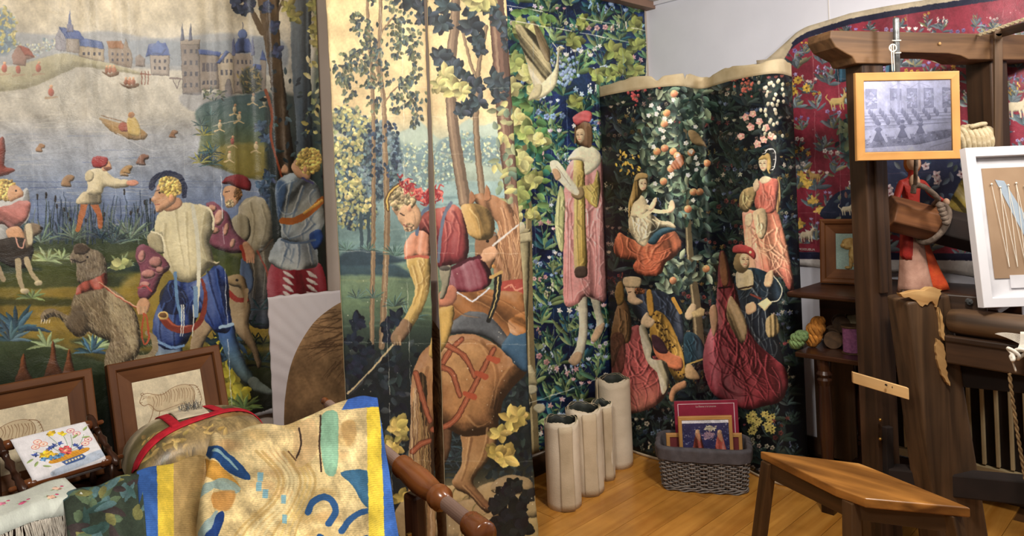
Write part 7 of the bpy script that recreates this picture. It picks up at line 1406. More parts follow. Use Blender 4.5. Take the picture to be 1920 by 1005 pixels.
# even spacing round the outline
_t = np.linspace(0, 2 * math.pi, 4001); _p = bask(_t, .1); _l = np.concatenate([[0], np.cumsum(np.linalg.norm(np.diff(_p, axis=0), axis=1))]); PER = _l[-1]
def th_at(s): return np.interp(np.mod(s, 1) * PER, _l, _t)
NS = 44
mb = MB(); mb.grid(lambda u, v: bask(th_at(u), .006 + (bH - .02) * v, -.008), 120, 2); mb.build('inner_wall', M['dark'], root, True)
mb = MB(); q = bask(th_at(np.arange(60) / 60), .006, -.008); mb.add(q, [tuple(range(60))]); mb.build('bottom', M['wicker'], root)
mb = MB()
for k in range(NS):
    s = k / NS; p = [bask(np.array(th_at(s)), z) for z in (.004, .07, .14, bH - .01)]; mb.tube(p, .0032, 6)
prop(mb.build('stakes', M['wicker'], root, True), kind='stuff')
row = 0; z = .03
while z < bH - .05:
    mb = MB(); n = NS * 4; s = np.arange(n) / n; w_ = .0055 * np.cos(s * NS * math.pi + row * math.pi); th = th_at(s)
    pts = np.array([bask(np.array(t), z + .0006 * math.sin(i), e) for i, (t, e) in enumerate(zip(th, w_))]); mb.tube(pts, .0042, 5, closed=True)
    mb.build('weaver', M['wicker'], root, True); z += .0098; row += 1
for zz, ph in ((.006, 0), (.014, 1.5), (.022, 3)):
    mb = MB(); n = NS * 4; s = np.arange(n) / n; th = th_at(s)
    pts = np.array([bask(np.array(t), zz + .004 * math.sin(x * NS * 2.1 + ph), .004 + .003 * math.cos(x * NS * 2.1 + ph)) for t, x in zip(th, s)]); mb.tube(pts, .004, 6, closed=True); mb.build('base_braid', M['wicker'], root, True)
def f_lin(u, v):
    th = th_at(u); a = v * math.pi
    z = bH + .008 * np.sin(np.clip((v - .35) / .2, 0, 1) * math.pi) - np.where(v < .45, .17 * (.45 - v) / .45, .058 * np.clip((v - .55) / .45, 0, 1)); ex = np.where(v < .45, -.012, np.where(v < .55, -.012 + .023 * (v - .45) / .1, .011)) + .0025 * np.sin(u * 60) * np.clip((v - .5) * 4, 0, 1) + .002 * np.sin(u * 131)
    fl_ = 1 + .11 * z / bH
    p = bask(th, bH * .8, 0); c_ = bc + UP * 0
    d = p * A(1, 1, 0) - bc; nrm = d / np.linalg.norm(d, axis=-1, keepdims=True)
    return bc + d * (fl_ / (1 + .11 * .8))[..., None] + nrm * ex[..., None] + UP * z[..., None]
mb = MB(); mb.grid(f_lin, 120, 24); mb.build('lining', M['lining'], root, True, solid=.003, sub=0)
def lean_pic(pxl, pyl, pxr, pyr, D, zb_, tilt=.05):
    a, b = ony(pxl, pyl, D), ony(pxr, pyr, D - .015); a[2] = b[2] = (a[2] + b[2]) / 2; R_ = unit(b - a); Nf = np.cross(R_, UP); U_ = unit(UP - Nf * tilt); h_ = (a[2] - zb_) / U_[2]
    return a - U_ * h_, R_, U_, np.linalg.norm(b - a), h_
ZBK = .03
o_, R_, U_, w_, h_ = lean_pic(1263, 744, 1382, 756, 3.535, ZBK)
root = thing('booklet', 'crimson booklet with white line border, standing at the back of the basket', 'book', o_ + R_ * w_ / 2)
N_ = np.cross(R_, U_)
mb = MB(); mb.grid(lambda u, v: o_ + R_ * (w_ * u)[..., None] + U_ * (h_ * v)[..., None] + N_ * .006, 2, 2, gr=lambda u, v: np.stack([u, v, 0 * u], -1)); mb.build('cover', printed('crimson_cover', flat('booklet_cover', art_cover()), .35, .4, .03), root)
mb = MB(); mb.box(o_ + R_ * w_ / 2 + U_ * h_ / 2 + N_ * .0028, R_ * (w_ / 2 - .001), U_ * (h_ / 2 - .001), N_ * .0026); mb.build('pages', M['mat_board'], root)
lettering('La Dame à la Licorne', 'title', o_ + R_ * w_ * .34 + U_ * h_ * .905 + N_ * .0065, R_, U_, w_ * .32, root, WHT)
fp = [(0, 0), (0, .014), (.002, .016), (.017, .016), (.018, .012), (.018, 0)]
post = printed('postcard_print', flat('postcard_picture', art_postcard()), .35, .4, .02)
o_, R_, U_, w_, h_ = lean_pic(1248, 809, 1318, 813, 3.50, ZBK)
plainp = plain('dark_red_print', (132, 60, 58), (96, 44, 50), .5, 60, bump=0)
picture_frame('framed_print', 'small pale wood frame with dark red print, left in the basket behind the front frame', 'picture frame', o_, R_, U_, w_, h_, fp, M['pine'], plainp, .017)
o_, R_, U_, w_, h_ = lean_pic(1325, 810, 1390, 813, 3.50, ZBK)
picture_frame('framed_print', 'small pale wood frame with dark red print, right in the basket behind the front frame', 'picture frame', o_, R_, U_, w_, h_, fp, M['pine'], plainp, .017)
o_, R_, U_, w_, h_ = lean_pic(1270, 777, 1371, 781, 3.465, ZBK)
picture_frame('framed_print', 'pale wood frame with a blue picture of two red-robed figures, front of the basket', 'picture frame', o_, R_, U_, w_, h_, fp, M['pine'], post, .0175, glass=False)

# ------------------------------------------------------------------ stool
ZS = .455
sp = [onz(*p, ZS) for p in ((1425, 845), (1611, 868), (1632, 876), (1820, 952), (1622, 934), (1567, 914))]
root = thing('stool', 'worn wooden stool with a tapered glossy seat, in the near right', 'stool', np.mean(sp, 0) * A(1, 1, 0))
mb = MB(); mb.prism([p - UP * .032 for p in sp], UP * .032)
gx = unit(sp[3] - sp[0]); gy = np.cross(UP, gx); mb.g = [(float(np.dot(A(*v), gx)), float(np.dot(A(*v), gy)), v[2]) for v in mb.v]
mb.build('seat', M['stool'], root, bevel=.005, bseg=3)
mid = np.mean(sp, 0)
legs = []
for p, k in ((sp[0], .90), (sp[1], .86), (sp[3], .84), ((sp[4] + sp[5]) / 2, .86)):
    top = mid + (p - mid) * k - UP * .032; d = unit((p - mid) * A(1, 1, 0)); bot = A(top[0], top[1], 0) + d * .075; legs.append((top, bot))
ex_ = unit(sp[4] - sp[3]); 
for top, bot in legs:
    mb = MB(); ax = unit(sp[0] - sp[5]); ay = np.cross(UP, ax); mb.beam(bot, top, ax * .021, ay * .021); mb.build('leg', M['stool_leg'], root, bevel=.003)
for a, b in ((0, 3), (3, 2), (2, 1), (1, 0)):
    t0, t1 = legs[a][0], legs[b][0]; d = unit(t1 - t0); n = np.cross(UP, d); mb = MB(); mb.beam(t0 - UP * .03 + d * .012, t1 - UP * .03 - d * .012, n * .009, UP * .029); mb.build('apron', M['stool_leg'], root, bevel=.002)

# ------------------------------------------------------------------ side table against the back wall
ZT = .97
T0 = onz(1474, 547, ZT); tabs = np.dot(T0 - CORNER, D2); tabo = np.dot(T0 - CORNER, N2)
root = thing('side_table', 'dark polished side table with turned legs and a lower shelf, behind the loom', 'table', W2(tabs + .5, tabo / 2, 0))
TL_ = .80
mb = MB(); mb.beam(W2(tabs, tabo / 2 + .02, ZT - .012), W2(tabs + TL_, tabo / 2 + .02, ZT - .012), N2 * (tabo / 2 - .02), UP * .012); mb.build('top', M['black_wood'], root, bevel=.008, bseg=3)
ZSH = .70
S_ = onz(1466, 656, ZSH); sh0 = np.dot(S_ - CORNER, D2); sho = np.dot(S_ - CORNER, N2)
mb = MB(); mb.beam(W2(tabs + .02, sho / 2 + .04, ZSH - .011), W2(tabs + TL_ - .03, sho / 2 + .04, ZSH - .011), N2 * (sho / 2 - .04), UP * .011); mb.build('shelf', M['black_wood'], root, bevel=.004)
for s, o_ in ((tabs + .13, tabo - .06), (tabs + .13, .17), (tabs + .52, tabo - .06), (tabs + .52, .17)):
    b = W2(s, o_, 0); mb = MB()
    mb.box(b + UP * .09, D2 * .026, N2 * .026, UP * .09)
    mb.lathe([(.18, .030), (.19, .037), (.2, .026), (.21, .036), (.225, .024), (.25, .026), (.33, .031), (.45, .028), (.56, .024), (.585, .032), (.595, .024), (.61, .033), (.625, .026), (.65, .03), (ZSH - .022, .03)], b, UP, 20)
    mb.build('leg', M['black_wood'], root, False)
mb = MB(); mb.beam(W2(tabs + .13, .17, .10), W2(tabs + .13, tabo - .06, .10), D2 * .02, UP * .028); mb.build('stretcher', M['black_wood'], root, bevel=.003)
mb = MB(); mb.beam(W2(tabs + .13, tabo - .06, .10), W2(tabs + .52, tabo - .06, .10), N2 * .018, UP * .028); mb.build('stretcher', M['black_wood'], root, bevel=.003)
mb = MB(); mb.beam(W2(tabs - .07, .22, .38), W2(tabs + .12, .22, .38), N2 * .008, UP * .28); mb.build('lower_side_board', M['old'], root, bevel=.002)
mb = MB(); mb.beam(W2(tabs - .06, .15, (ZSH + ZT) / 2 - .012), W2(tabs + TL_ - .02, .15, (ZSH + ZT) / 2 - .012), N2 * .008, UP * ((ZT - ZSH) / 2 - .012)); mb.build('back_panel', M['black_wood'], root, bevel=.002)

# framed relief of a beast
q0 = onz(1541, 527, ZT + .001); 
a, b = ony(1541, 527, 3.38), ony(1640, 520, 3.24)
R_ = unit((b - a) * A(1, 1, 0)); N_ = np.cross(R_, UP); U_ = unit(UP - N_ * .10)
a = onz(1541, 530, ZT + .001)
h_ = (ony(1541, 412, a[1])[2] - ZT) / U_[2]
rel_root = picture_frame('framed_relief', 'brown wooden frame with a golden animal relief on pale blue, on the side table', 'picture frame', a, R_, U_, .27, h_,
    [(0, 0), (0, .030), (.008, .034), (.022, .030), (.026, .02), (.026, 0)], M['frame_brown'], plain('pale_blue_ground', (158, 182, 172), (140, 166, 160), .8, 20), .065, ([(.024, .002), (.024, .020), (.068, .014), (.068, .002)], M['frame_brown']))
# the relief itself: a crouching maned beast, one mesh
mb = MB(); N_ = np.cross(unit(R_), unit(U_)); oc = a + R_ * .135 + U_ * (h_ * .5) + N_ * .014
def el(cx, cy, rx, ry, rz, n=10):
    def fn(u, v):
        th = u * 2 * np.pi; ph = v * np.pi
        return oc + R_ * (cx + rx * np.sin(ph) * np.cos(th))[..., None] + U_ * (cy + ry * np.cos(ph))[..., None] + N_ * (rz * np.sin(ph) * np.sin(th))[..., None]
    mb.grid(fn, n, 6)
for e in ((-.012, .028, .022, .022, .014), (-.026, .022, .012, .010, .016), (-.002, .040, .016, .012, .010), (.008, .022, .014, .024, .010), (.012, -.01, .022, .036, .014), (.028, -.03, .018, .02, .012), (-.002, -.04, .007, .026, .010), (.02, -.052, .016, .009, .010), (-.012, -.06, .012, .006, .010), (.04, -.01, .006, .03, .006)): el(*[q * 1.25 for q in e])
mb.build('animal_relief', plain('gilt_plaster', (206, 178, 116), (166, 132, 74), .6, 50, bump=.4), rel_root, True)

# yarns and spools on the shelf
def skein(px, py, D_y, lab, col, w_, h_, n=9, seed=1, z0=ZSH):
    r = random.Random(seed); c = onz(px, py, z0); c[2] = z0
    c = c + 0; tw = []
    mb = MB(); m_ = plain('yarn', col, tuple(x * .7 for x in col), .95, 60, bump=.5, bscale=400)
    for k in range(n):
        ph = k / n * 2 * math.pi; pts = []
        for i in range(26):
            v = i / 25; wob = .5 + .5 * abs(math.sin(v * 2.6 * math.pi)); rr = w_ * (.45 + .55 * wob) * (math.sin(math.pi * min(1, max(0, v * .94 + .03))) ** .45)
            an = ph + v * 3.6; pts.append(c + D2 * (rr * .62 * math.cos(an) + (v - .5) * w_ * .7) + N2 * (rr * .5 * math.sin(an) + .05) + UP * (.012 + rr * .25 + v * h_))
        mb.tube(pts, w_ * .21, 7)
    o = mb.build('yarn_skein', m_, smooth=True); V = o.data.vertices
    o.location.z += z0 + .001 - o.location.z; prop(o, lab, 'yarn', 'yarns and spools on the shelf')
skein(1508, 652, 0, 'twisted pale green yarn skein on the table shelf', (140, 172, 112), .050, .070, 9, 1)
skein(1539, 648, 0, 'twisted orange yarn skein beside the green one on the shelf', (214, 140, 60), .054, .125, 9, 2)
def spool(c, ax, L, R_o, R_i, mw, mt, lab, grp='yarns and spools on the shelf'):
    c = A(*c); ax = unit(ax); root = thing('spool', lab, 'spool', c, grp); o = c - ax * L / 2
    mb = MB(); mb.lathe([(0, .006), (0, R_o), (.008, R_o), (.010, R_i * .5), (L - .010, R_i * .5), (L - .008, R_o), (L, R_o), (L, .006)], o, ax, 24); mb.build('core', mw, root, False, bevel=.001)
    mb = MB(); prof = [(.0095, R_i * .5)]; x = .0095
    while x < L - .0105: prof += [(x, R_i), (x + .001, R_i + .0007), (x + .002, R_i)]; x += .002
    prof += [(L - .0095, R_i * .5)]; mb.lathe(prof, o, ax, 24); mb.build('thread', mt, root, True)
    mb = MB(); mb.lathe([(-.0004, .005), (.0002, .005)], o, ax, 12); mb.build('hole', M['dark'], root)
wood_sp = M['old2']; dk = plain('brown_thread', (98, 78, 60), (72, 56, 42), .9, 60)
pk = plain('mauve_thread', (150, 92, 128), (120, 70, 104), .8, 80)
c = onz(1592, 664, ZSH); spool(A(c[0], c[1], ZSH + .058) + N2 * -.035, UP, .125, .042, .036, wood_sp, pk, 'mauve thread spool standing upright on the shelf')
fx = unit(A(-.35, -1, 0))
c = onz(1553, 655, ZSH); spool(A(c[0], c[1], ZSH + .041) - N2 * .05, fx, .08, .040, .032, wood_sp, dk, 'brown wooden bobbin lying on the shelf, hole facing out')
c = ony(1577, 606, 3.28); spool(c, fx, .07, .038, .030, wood_sp, dk, 'brown wooden bobbin on top of the pile beside the orange yarn')
c = ony(1563, 626, 3.33); spool(c, fx, .07, .036, .028, wood_sp, dk, 'brown wooden bobbin half hidden in the middle of the spool pile')
c = ony(1600, 600, 3.25); spool(c, unit(A(.8, -.6, .2)), .06, .030, .024, wood_sp, plain('cream_thread', (176, 164, 132), None, .9, 50), 'cream thread bobbin highest on the pile against the loom post')

# ------------------------------------------------------------------ figurine in an orange dress
fc = onz(1716, 541, ZT); fc = ony(1716, 541, 3.02); fc[2] = ZT + .001
FS = 3.02 / FOC     # metres per photo pixel there
root = thing('figurine', 'painted figurine of a woman in an orange-red gown, standing on the side table', 'figurine', fc)
def loft(secs, n=28, jag=0.0):
    """secs: (dx, dy, z, rx, ry) in photo px from the foot"""
    mb = MB(); vs = []; 
    for i, (dx, dy, z, rx, ry) in enumerate(secs):
        for k in range(n):
            a_ = 2 * math.pi * k / n; f_ = 1 + jag * math.sin(a_ * 7 + i * .4) * (1 - i / len(secs))
            vs.append(fc + A((dx + rx * f_ * math.cos(a_)) * FS, (dy + ry * f_ * math.sin(a_)) * FS, z * FS))
    fs = []
    for i in range(len(secs) - 1):
        for k in range(n): fs.append((i * n + k, i * n + (k + 1) % n, (i + 1) * n + (k + 1) % n, (i + 1) * n + k))
    fs += [tuple(range(n))[::-1], tuple(range((len(secs) - 1) * n, len(secs) * n))]
    mb.add(vs, fs); return mb
orange = plain('orange_glaze', (222, 98, 48), (186, 62, 36), .5, 18, bump=.3); redg = plain('red_glaze', (200, 66, 48), (150, 36, 38), .5, 22, bump=.3)
pinkg = plain('dusty_pink_glaze', (196, 152, 132), (164, 120, 102), .7, 22, bump=.3); skin_ = plain('figurine_skin', (226, 184, 152), None, .6, 10, bump=0)
loft([(0, 0, 0, 31, 26), (0, 0, 14, 29, 24), (-1, 0, 45, 25, 20), (-2, 0, 85, 21, 17), (-4, 0, 120, 18, 14), (-4, 0, 150, 17, 13)], jag=.05).build('underskirt', pinkg, root, True)
loft([(40, 8, 2, 26, 20), (36, 8, 14, 27, 20), (28, 8, 40, 23, 18), (17, 8, 80, 18, 16), (6, 6, 120, 17, 14), (0, 5, 150, 16, 12)], jag=.07).build('gown_train', orange, root, True)
loft([(-14, -8, 62, 9, 8), (-17, -8, 70, 12, 10), (-16, -8, 95, 12, 9), (-14, -6, 115, 12, 9), (-9, -5, 140, 12, 9), (-6, -4, 152, 10, 8)], jag=.12).build('gathered_overskirt', redg, root, True)
# body: one surface grown over a skeleton
me = bpy.data.meshes.new('body'); J = [(0, 0, 150), (0, 0, 172), (0, 0, 196), (2, 0, 212), (3, 0, 222), (4, -2, 236), (4, -2, 248), (-18, 0, 205), (-30, -4, 178), (-34, -14, 158), (22, 0, 205), (36, -4, 180), (52, -14, 168)]
E_ = [(0, 1), (1, 2), (2, 3), (3, 4), (4, 5), (5, 6), (2, 7), (7, 8), (8, 9), (2, 10), (10, 11), (11, 12)]
Rr = [17, 14, 17, 8, 7, 14, 11, 8, 7, 5, 8, 7, 5]
me.from_pydata([tuple(A(x, y, z) * FS) for x, y, z in J], E_, [])
bd = bpy.data.objects.new('body', me); COL.objects.link(bd); bd.parent = root
sk = bd.modifiers.new('skin', 'SKIN'); 
for v, rr in zip(me.skin_vertices[0].data, Rr): v.radius = (rr * FS, rr * FS * .8)
me.skin_vertices[0].data[0].use_root = True
bd.modifiers.new('smooth', 'SUBSURF').render_levels = 2; me.materials.append(redg)
def ball(name, cx, cy, cz, rx, ry, rz, m):
    mb = MB(); mb.grid(lambda u, v: fc + A(1, 0, 0) * ((cx + rx * np.sin(v * np.pi) * np.cos(u * 2 * np.pi)) * FS)[..., None] + A(0, 1, 0) * ((cy + ry * np.sin(v * np.pi) * np.sin(u * 2 * np.pi)) * FS)[..., None] + UP * ((cz - rz * np.cos(v * np.pi)) * FS)[..., None], 20, 12); mb.build(name, m, root, True)
ball('head', 4, -4, 241, 12, 13, 16, skin_); ball('hair', 6, 3, 240, 15, 14, 20, plain('auburn_hair', (186, 108, 48), (150, 80, 30), .6, 40)); ball('neckline', 2, -9, 206, 10, 6, 14, skin_)
ball('hand', -35, -17, 154, 6, 6, 7, skin_); ball('hand', 55, -16, 166, 6, 6, 7, skin_); ball('nose', 3, -17, 240, 2, 3, 3, skin_)

# ------------------------------------------------------------------ the loom
e1 = unit(A(.96, .27, 0)); e2 = A(-e1[1], e1[0], 0)
pc = ony(1640, 600, 2.78); pc = A(pc[0], pc[1], 0)
root = thing('tapestry_loom', 'old dark wooden loom with posts, top beam and rollers, at the right', 'loom', pc)
ZTOP = 1.955
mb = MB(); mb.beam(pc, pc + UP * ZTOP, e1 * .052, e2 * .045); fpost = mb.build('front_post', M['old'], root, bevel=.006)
mb = MB(); mb.beam(pc + e1 * .0 - e2 * .05 + UP * 1.02, pc - e2 * .05 + UP * 1.62, e1 * .018, e2 * .008); mb.build('post_moulding', M['old'], fpost, bevel=.004)
# top beam with scrolled end
tb_ = ony(1560, 62, 2.70); zt = ony(1600, 60, 2.72)[2]; bx = lambda s: pc + e1 * s
s0 = -.20; prof = [(s0, zt), (s0 - .005, zt - .03), (s0 + .02, zt - .065), (s0 + .06, zt - .085), (s0 + .095, zt - .10), (s0 + .11, zt - .125), (.10, zt - .125), (.10, zt - .08), (.36, zt - .082), (.42, zt - .09), (.46, zt - .105), (.85, zt - .105), (.85, zt)]
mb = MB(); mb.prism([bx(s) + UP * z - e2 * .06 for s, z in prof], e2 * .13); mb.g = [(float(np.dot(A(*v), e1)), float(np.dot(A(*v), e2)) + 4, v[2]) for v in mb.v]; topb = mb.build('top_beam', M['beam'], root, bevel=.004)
mb = MB(); mb.lathe([(0, .005), (.004, .007), (.006, .003)], bx(.31) - e2 * .062 + UP * (zt - .045), -e2, 10); mb.build('peg', M['raw'], topb, True)
p2 = ony(1852, 200, 2.98); p2 = A(p2[0], p2[1], 0)
mb = MB(); mb.beam(p2 + UP * .972, p2 + UP * (zt - .10), e1 * .045, e2 * .06); mb.build('rear_post', M['old'], root, bevel=.006)
a, b = ony(1871, 62, 2.86), ony(1872, 300, 2.86)
mb = MB(); mb.beam(b, a, A(.017, 0, 0), A(0, .006, 0)); mb.lathe([(0, .017), (.012, .017)], a - A(0, .006, 0), A(0, 1, 0), 16); mb.build('hanging_slat', M['old2'], root, bevel=.003)
a, b = ony(1862, 66, 2.92), ony(1990, 30, 2.5)
mb = MB(); mb.beam(a, b, A(0, .03, 0), UP * .018); mb.build('cross_rail', M['old'], root, bevel=.004)
mb = MB(); pts = [[], []]
for i in range(60):
    q = ony(1835, 66, 2.85) * (1 - i / 59) + ony(1990, 12, 2.5) * (i / 59)
    for k in (0, 1): pts[k].append(q + A(0, math.cos(i * .9 + k * math.pi), math.sin(i * .9 + k * math.pi)) * .004)
for k in (0, 1): mb.tube(pts[k], .0042, 6)
mb.build('twisted_cord', M['rope'], root, True)
# slanting heavy beam with rope
a, b = ony(1662, 398, 2.92), ony(1900, 458, 2.95); d = unit(b - a); n_ = unit(np.cross(d, UP)); u_ = np.cross(n_, d)
oct_ = [(math.cos(math.radians(22.5 + 30 * 0 + 60 * k + 8)), math.sin(math.radians(22.5 + 60 * k + 8))) for k in range(6)]
mb = MB(); mb.prism([a + n_ * .076 * x + u_ * .076 * y for x, y in oct_], b - a); mb.g = [(float(np.dot(A(*v) - a, d)), float(np.dot(A(*v) - a, n_)), float(np.dot(A(*v) - a, u_))) for v in mb.v]
mb.build('slanting_beam', wood('rust_brown_wood', (150, 98, 60), (92, 56, 34), None, 24, .08, .5, .5), root, bevel=.006)
mb = MB(); mb.prism([a + (b - a) * .38 + n_ * .079 * x + u_ * .079 * y for x, y in oct_], (b - a) * .62); mb.build('charred_end', M['dark'], root, bevel=.006)
ctr = a + (b - a) * .36
ring = [ctr + (n_ * math.cos(t) + u_ * math.sin(t)) * .085 + d * (.02 * math.sin(t)) for t in np.linspace(0, 2 * math.pi, 29)[:-1]]
mb = MB(); mb.tube(ring, .012, 8, closed=True); up0 = ony(1718, 300, 2.80)
mb.tube(catmull([ctr + u_ * .08 - n_ * .02, ony(1758, 372, 2.80), ony(1735, 352, 2.79), ony(1716, 348, 2.79), ony(1712, 362, 2.80)], 6), .011, 8)
for k in range(5): mb.lathe([(0, .004), (.01, .016), (.022, .014), (.03, .004)], ony(1760 + 3 * k, 378 + 8 * k, 2.80), unit(A(.3, 0, -.9)), 8)
mb.build('rope_knot', M['rope_grey'], root, True)
mb = MB(); mb.tube([ony(1716, 352, 2.79), ony(1718, 290, 2.76)], .008, 8); mb.build('hanging_cord', M['rope_grey'], root, True)
# leaning thick post
lt = ony(1720, 556, 2.60); zt2 = ony(1720, 545, 2.6)[2]; lb = ony(1786, 1000, 2.62); lb = lb + (lb - lt) * ((lb[2]) / (lt[2] - lb[2])); ld = unit(lt - lb)
wx = A(1, .12, 0) * .085; wy = A(-.12, 1, 0) * .06
top_ = [(-1, -1), (1, -1), (1, 1), (-1, 1)]
vs = [lb + wx * 1.18 * i + wy * j for i, j in top_] + [lt * A(1, 1, 0) + wx * i * .98 + wy * j + UP * (zt2 - (.02 if i < 0 else 0) - .01 * (j < 0)) for i, j in top_]
mb = MB(); mb.add(vs, [(0, 3, 2, 1), (4, 5, 6, 7), (0, 1, 5, 4), (1, 2, 6, 5), (2, 3, 7, 6), (3, 0, 4, 7)], [(v[2], v[0], v[1]) for v in vs]); lpost = mb.build('leaning_post', M['old2'], root, bevel=.01, bseg=3)
def chip(pts, th=.004, name='bare_patch', D_=2.52):
    rj = random.Random(len(pts)); P_ = [ony(x + rj.uniform(-1.6, 1.6), y + rj.uniform(-2.2, 2.2), D_) for x, y in pts]; mb = MB(); mb.prism(P_, A(0, .03, 0)); mb.build(name, M['raw'], lpost, bevel=.001)
Fd = lambda y: 2.60 - .0615 + .00004 * (y - 556)
chip(catmull([(1758, 636), (1768, 645), (1774, 672), (1776, 700), (1783, 722), (1772, 712), (1762, 690), (1756, 662)], 4, True), .01, D_=2.533)
chip(catmull([(1690, 552), (1722, 545), (1760, 541), (1764, 552), (1757, 575), (1748, 566), (1730, 574), (1712, 562)], 4, True), .008, D_=2.533)
chip(catmull([(1760, 575), (1766, 585), (1770, 620), (1773, 640), (1766, 630), (1761, 600)], 4, True), .008, D_=2.533)
# pale batten tying the two posts
a, b = ony(1598, 707, 2.66), ony(1703, 738, 2.52)
mb = MB(); mb.beam(a, b, UP * .021, A(.1, .9, 0) * .008); batt = mb.build('pale_batten', M['batten'], root, bevel=.002)
for x, y in ((1660, 721), (1672, 725)):
    q = ony(x, y, 2.56); mb = MB(); mb.lathe([(0, .0035), (.006, .0035)], q - A(0, .008, 0), A(0, 1, 0), 10); mb.build('batten_hole', M['dark'], batt)
for x, y in ((1652, 788), (1652, 824)):
    q = ony(x, y, 2.70); mb = MB(); mb.lathe([(0, .002), (.003, .006), (.008, .006)], q, A(0, 1, 0), 12); mb.build('bolt', M['brass'], fpost, True)
a, b = ony(1664, 800, 2.72), ony(1666, 905, 2.72)
mb = MB(); mb.beam(a, b, e1 * .016, e2 * .012); mb.build('iron_strap', M['dark'], fpost, bevel=.002)
# cloth rollers
rd = unit(A(.58, -.81, 0)); ra = ony(1778, 600, 2.55); rb_ = ra + rd * .75
mb = MB(); mb.lathe([(0, .026), (.012, .042), (.05, .047), (.75, .049), (.76, .02)], ra, rd, 24); mb.build('cloth_roller', M['old2'], root, True)
rn = np.cross(rd, UP)
mb = MB(); mb.beam(ra - UP * .108, rb_ - UP * .108, rn * .036, UP * .042); mb.build('breast_beam', M['old'], root, bevel=.006)
mb = MB(); mb.beam(ra - UP * .060 + rn * .03, rb_ - UP * .060 + rn * .03, rn * .012, UP * .012); mb.build('roller_rod', M['old'], root, bevel=.006)
mb = MB(); mb.beam(ony(1690, 560, 2.68), ony(1850, 574, 2.53), A(.01, .02, 0), UP * .035); mb.build('mid_rail', M['old'], root, bevel=.005)
mb = MB(); mb.lathe([(0, .012), (.01, .012), (.011, .005), (.02, .005)], ony(1815, 565, 2.535), A(0, -1, 0), 8); mb.build('iron_nut', M['iron'], root)
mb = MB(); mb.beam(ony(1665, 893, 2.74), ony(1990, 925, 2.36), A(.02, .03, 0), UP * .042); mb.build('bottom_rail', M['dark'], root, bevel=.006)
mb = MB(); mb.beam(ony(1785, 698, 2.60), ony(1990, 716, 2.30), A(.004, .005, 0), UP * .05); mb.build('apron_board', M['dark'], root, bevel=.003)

# warp threads on the roller
root = thing('warp_threads', 'bundle of white warp threads tied in a knot over the loom roller', 'thread', rb_)
kn = ony(1905, 664, 2.28); hook = ony(1851, 624, 2.42)
mb = MB()
for k in range(9): mb.tube(catmull([hook + UP * .0012 * (k - 4), (hook + ony(1926, 628 + 2.2 * k, 2.29)) / 2 + UP * .003, ony(1926, 630 + 2.6 * k, 2.29)], 4), .0013, 5)
mb.build('upper_threads', M['string'], root, True)
mb = MB()
for k in range(12): mb.tube(catmull([ony(1914 + 1.6 * k, 622, 2.29), ony(1912 + 1.3 * k, 645, 2.285), kn + A(.002 * k, 0, .006)], 4), .0014, 5)
mb.build('hanging_threads', M['string'], root, True)
mb = MB(); ks = [kn + A(.02 * math.cos(t) * (1 + .4 * math.cos(3 * t)), -.012 * math.sin(3 * t), .018 * math.sin(2 * t)) for t in np.linspace(0, 2 * math.pi, 40)[:-1]]
mb.tube(ks, .0055, 7, closed=True); mb.tube(catmull([kn, ony(1895, 668, 2.28), ony(1900, 682, 2.28), ony(1905, 697, 2.28)], 5), [.005] * 8 + [.003] * 8, 7); mb.build('knot', M['string'], root, True)
mb = MB(); pts = [[], []]
for i in range(60):
    q = ony(1893 + 30 * (i / 59) ** 1.2, 700 + 200 * i / 59, 2.30)
    for k in (0, 1): pts[k].append(q + A(math.cos(i * .8 + k * math.pi), math.sin(i * .8 + k * math.pi), 0) * .003)
for k in (0, 1): mb.tube(pts[k], .0035, 6)
o = mb.build('twisted_cord', plain('brown_hemp_cord', (150, 122, 84), (110, 86, 56), .9, 60, bump=.4), smooth=True); prop(o, 'twisted hemp cord hanging below the loom roller in front of the radiator', 'cord')

# rope hank
root_c = ony(1826, 262, 2.90)
mb = MB()
for k in range(8):
    x = (k - 3.5) * .0195; rr = .052 - .0009 * (k - 3.5) ** 2
    pts = [root_c + A(x + .012 * math.sin(t), rr * .8 * math.cos(t), -(rr + .004) * math.sin(t)) for t in np.linspace(0, 2 * math.pi, 29)[:-1]]
    mb.tube(pts, .0105, 8, closed=True)
mb.tube(catmull([root_c + A(-.04, -.04, .05), root_c + A(0, -.045, .06), root_c + A(.03, -.03, .062)], 5), .009, 8)
o = mb.build('rope_hank', M['rope'], smooth=True); prop(o, 'coiled cream rope hank hanging beside the loom rear post', 'rope')

# metal rod with string
a, b = ony(1680, 33, 2.665), ony(1683, 190, 2.665)
root = thing('metal_rod', 'upright dull steel rod tied with white string to the loom top', 'rod', b)
L_ = np.linalg.norm(a - b); mb = MB(); mb.lathe([(0, .010), (L_ - .006, .0115), (L_ - .002, .010), (L_, .006)], b, a - b, 18); mb.build('rod', M['iron'], root, True)
mb = MB()
for y in (76, 99):
    c = ony(1681, y, 2.665); mb.tube([c + A(.0135 * math.cos(t), .0135 * math.sin(t), .003 * math.sin(t)) for t in np.linspace(0, 2 * math.pi, 17)[:-1]], .0028, 6, closed=True)
c = ony(1674, 90, 2.645); mb.tube([c + A(.013 * math.cos(t), 0, .014 * math.sin(t)) for t in np.linspace(0, 2 * math.pi, 17)[:-1]], .0026, 6, closed=True)
for dx in (0, 4): mb.tube(catmull([ony(1671 + dx, 84, 2.645), ony(1672 + dx, 110, 2.645), ony(1673 + dx, 134, 2.645)], 4), .002, 6)
mb.build('string_tie', M['string'], root, True)

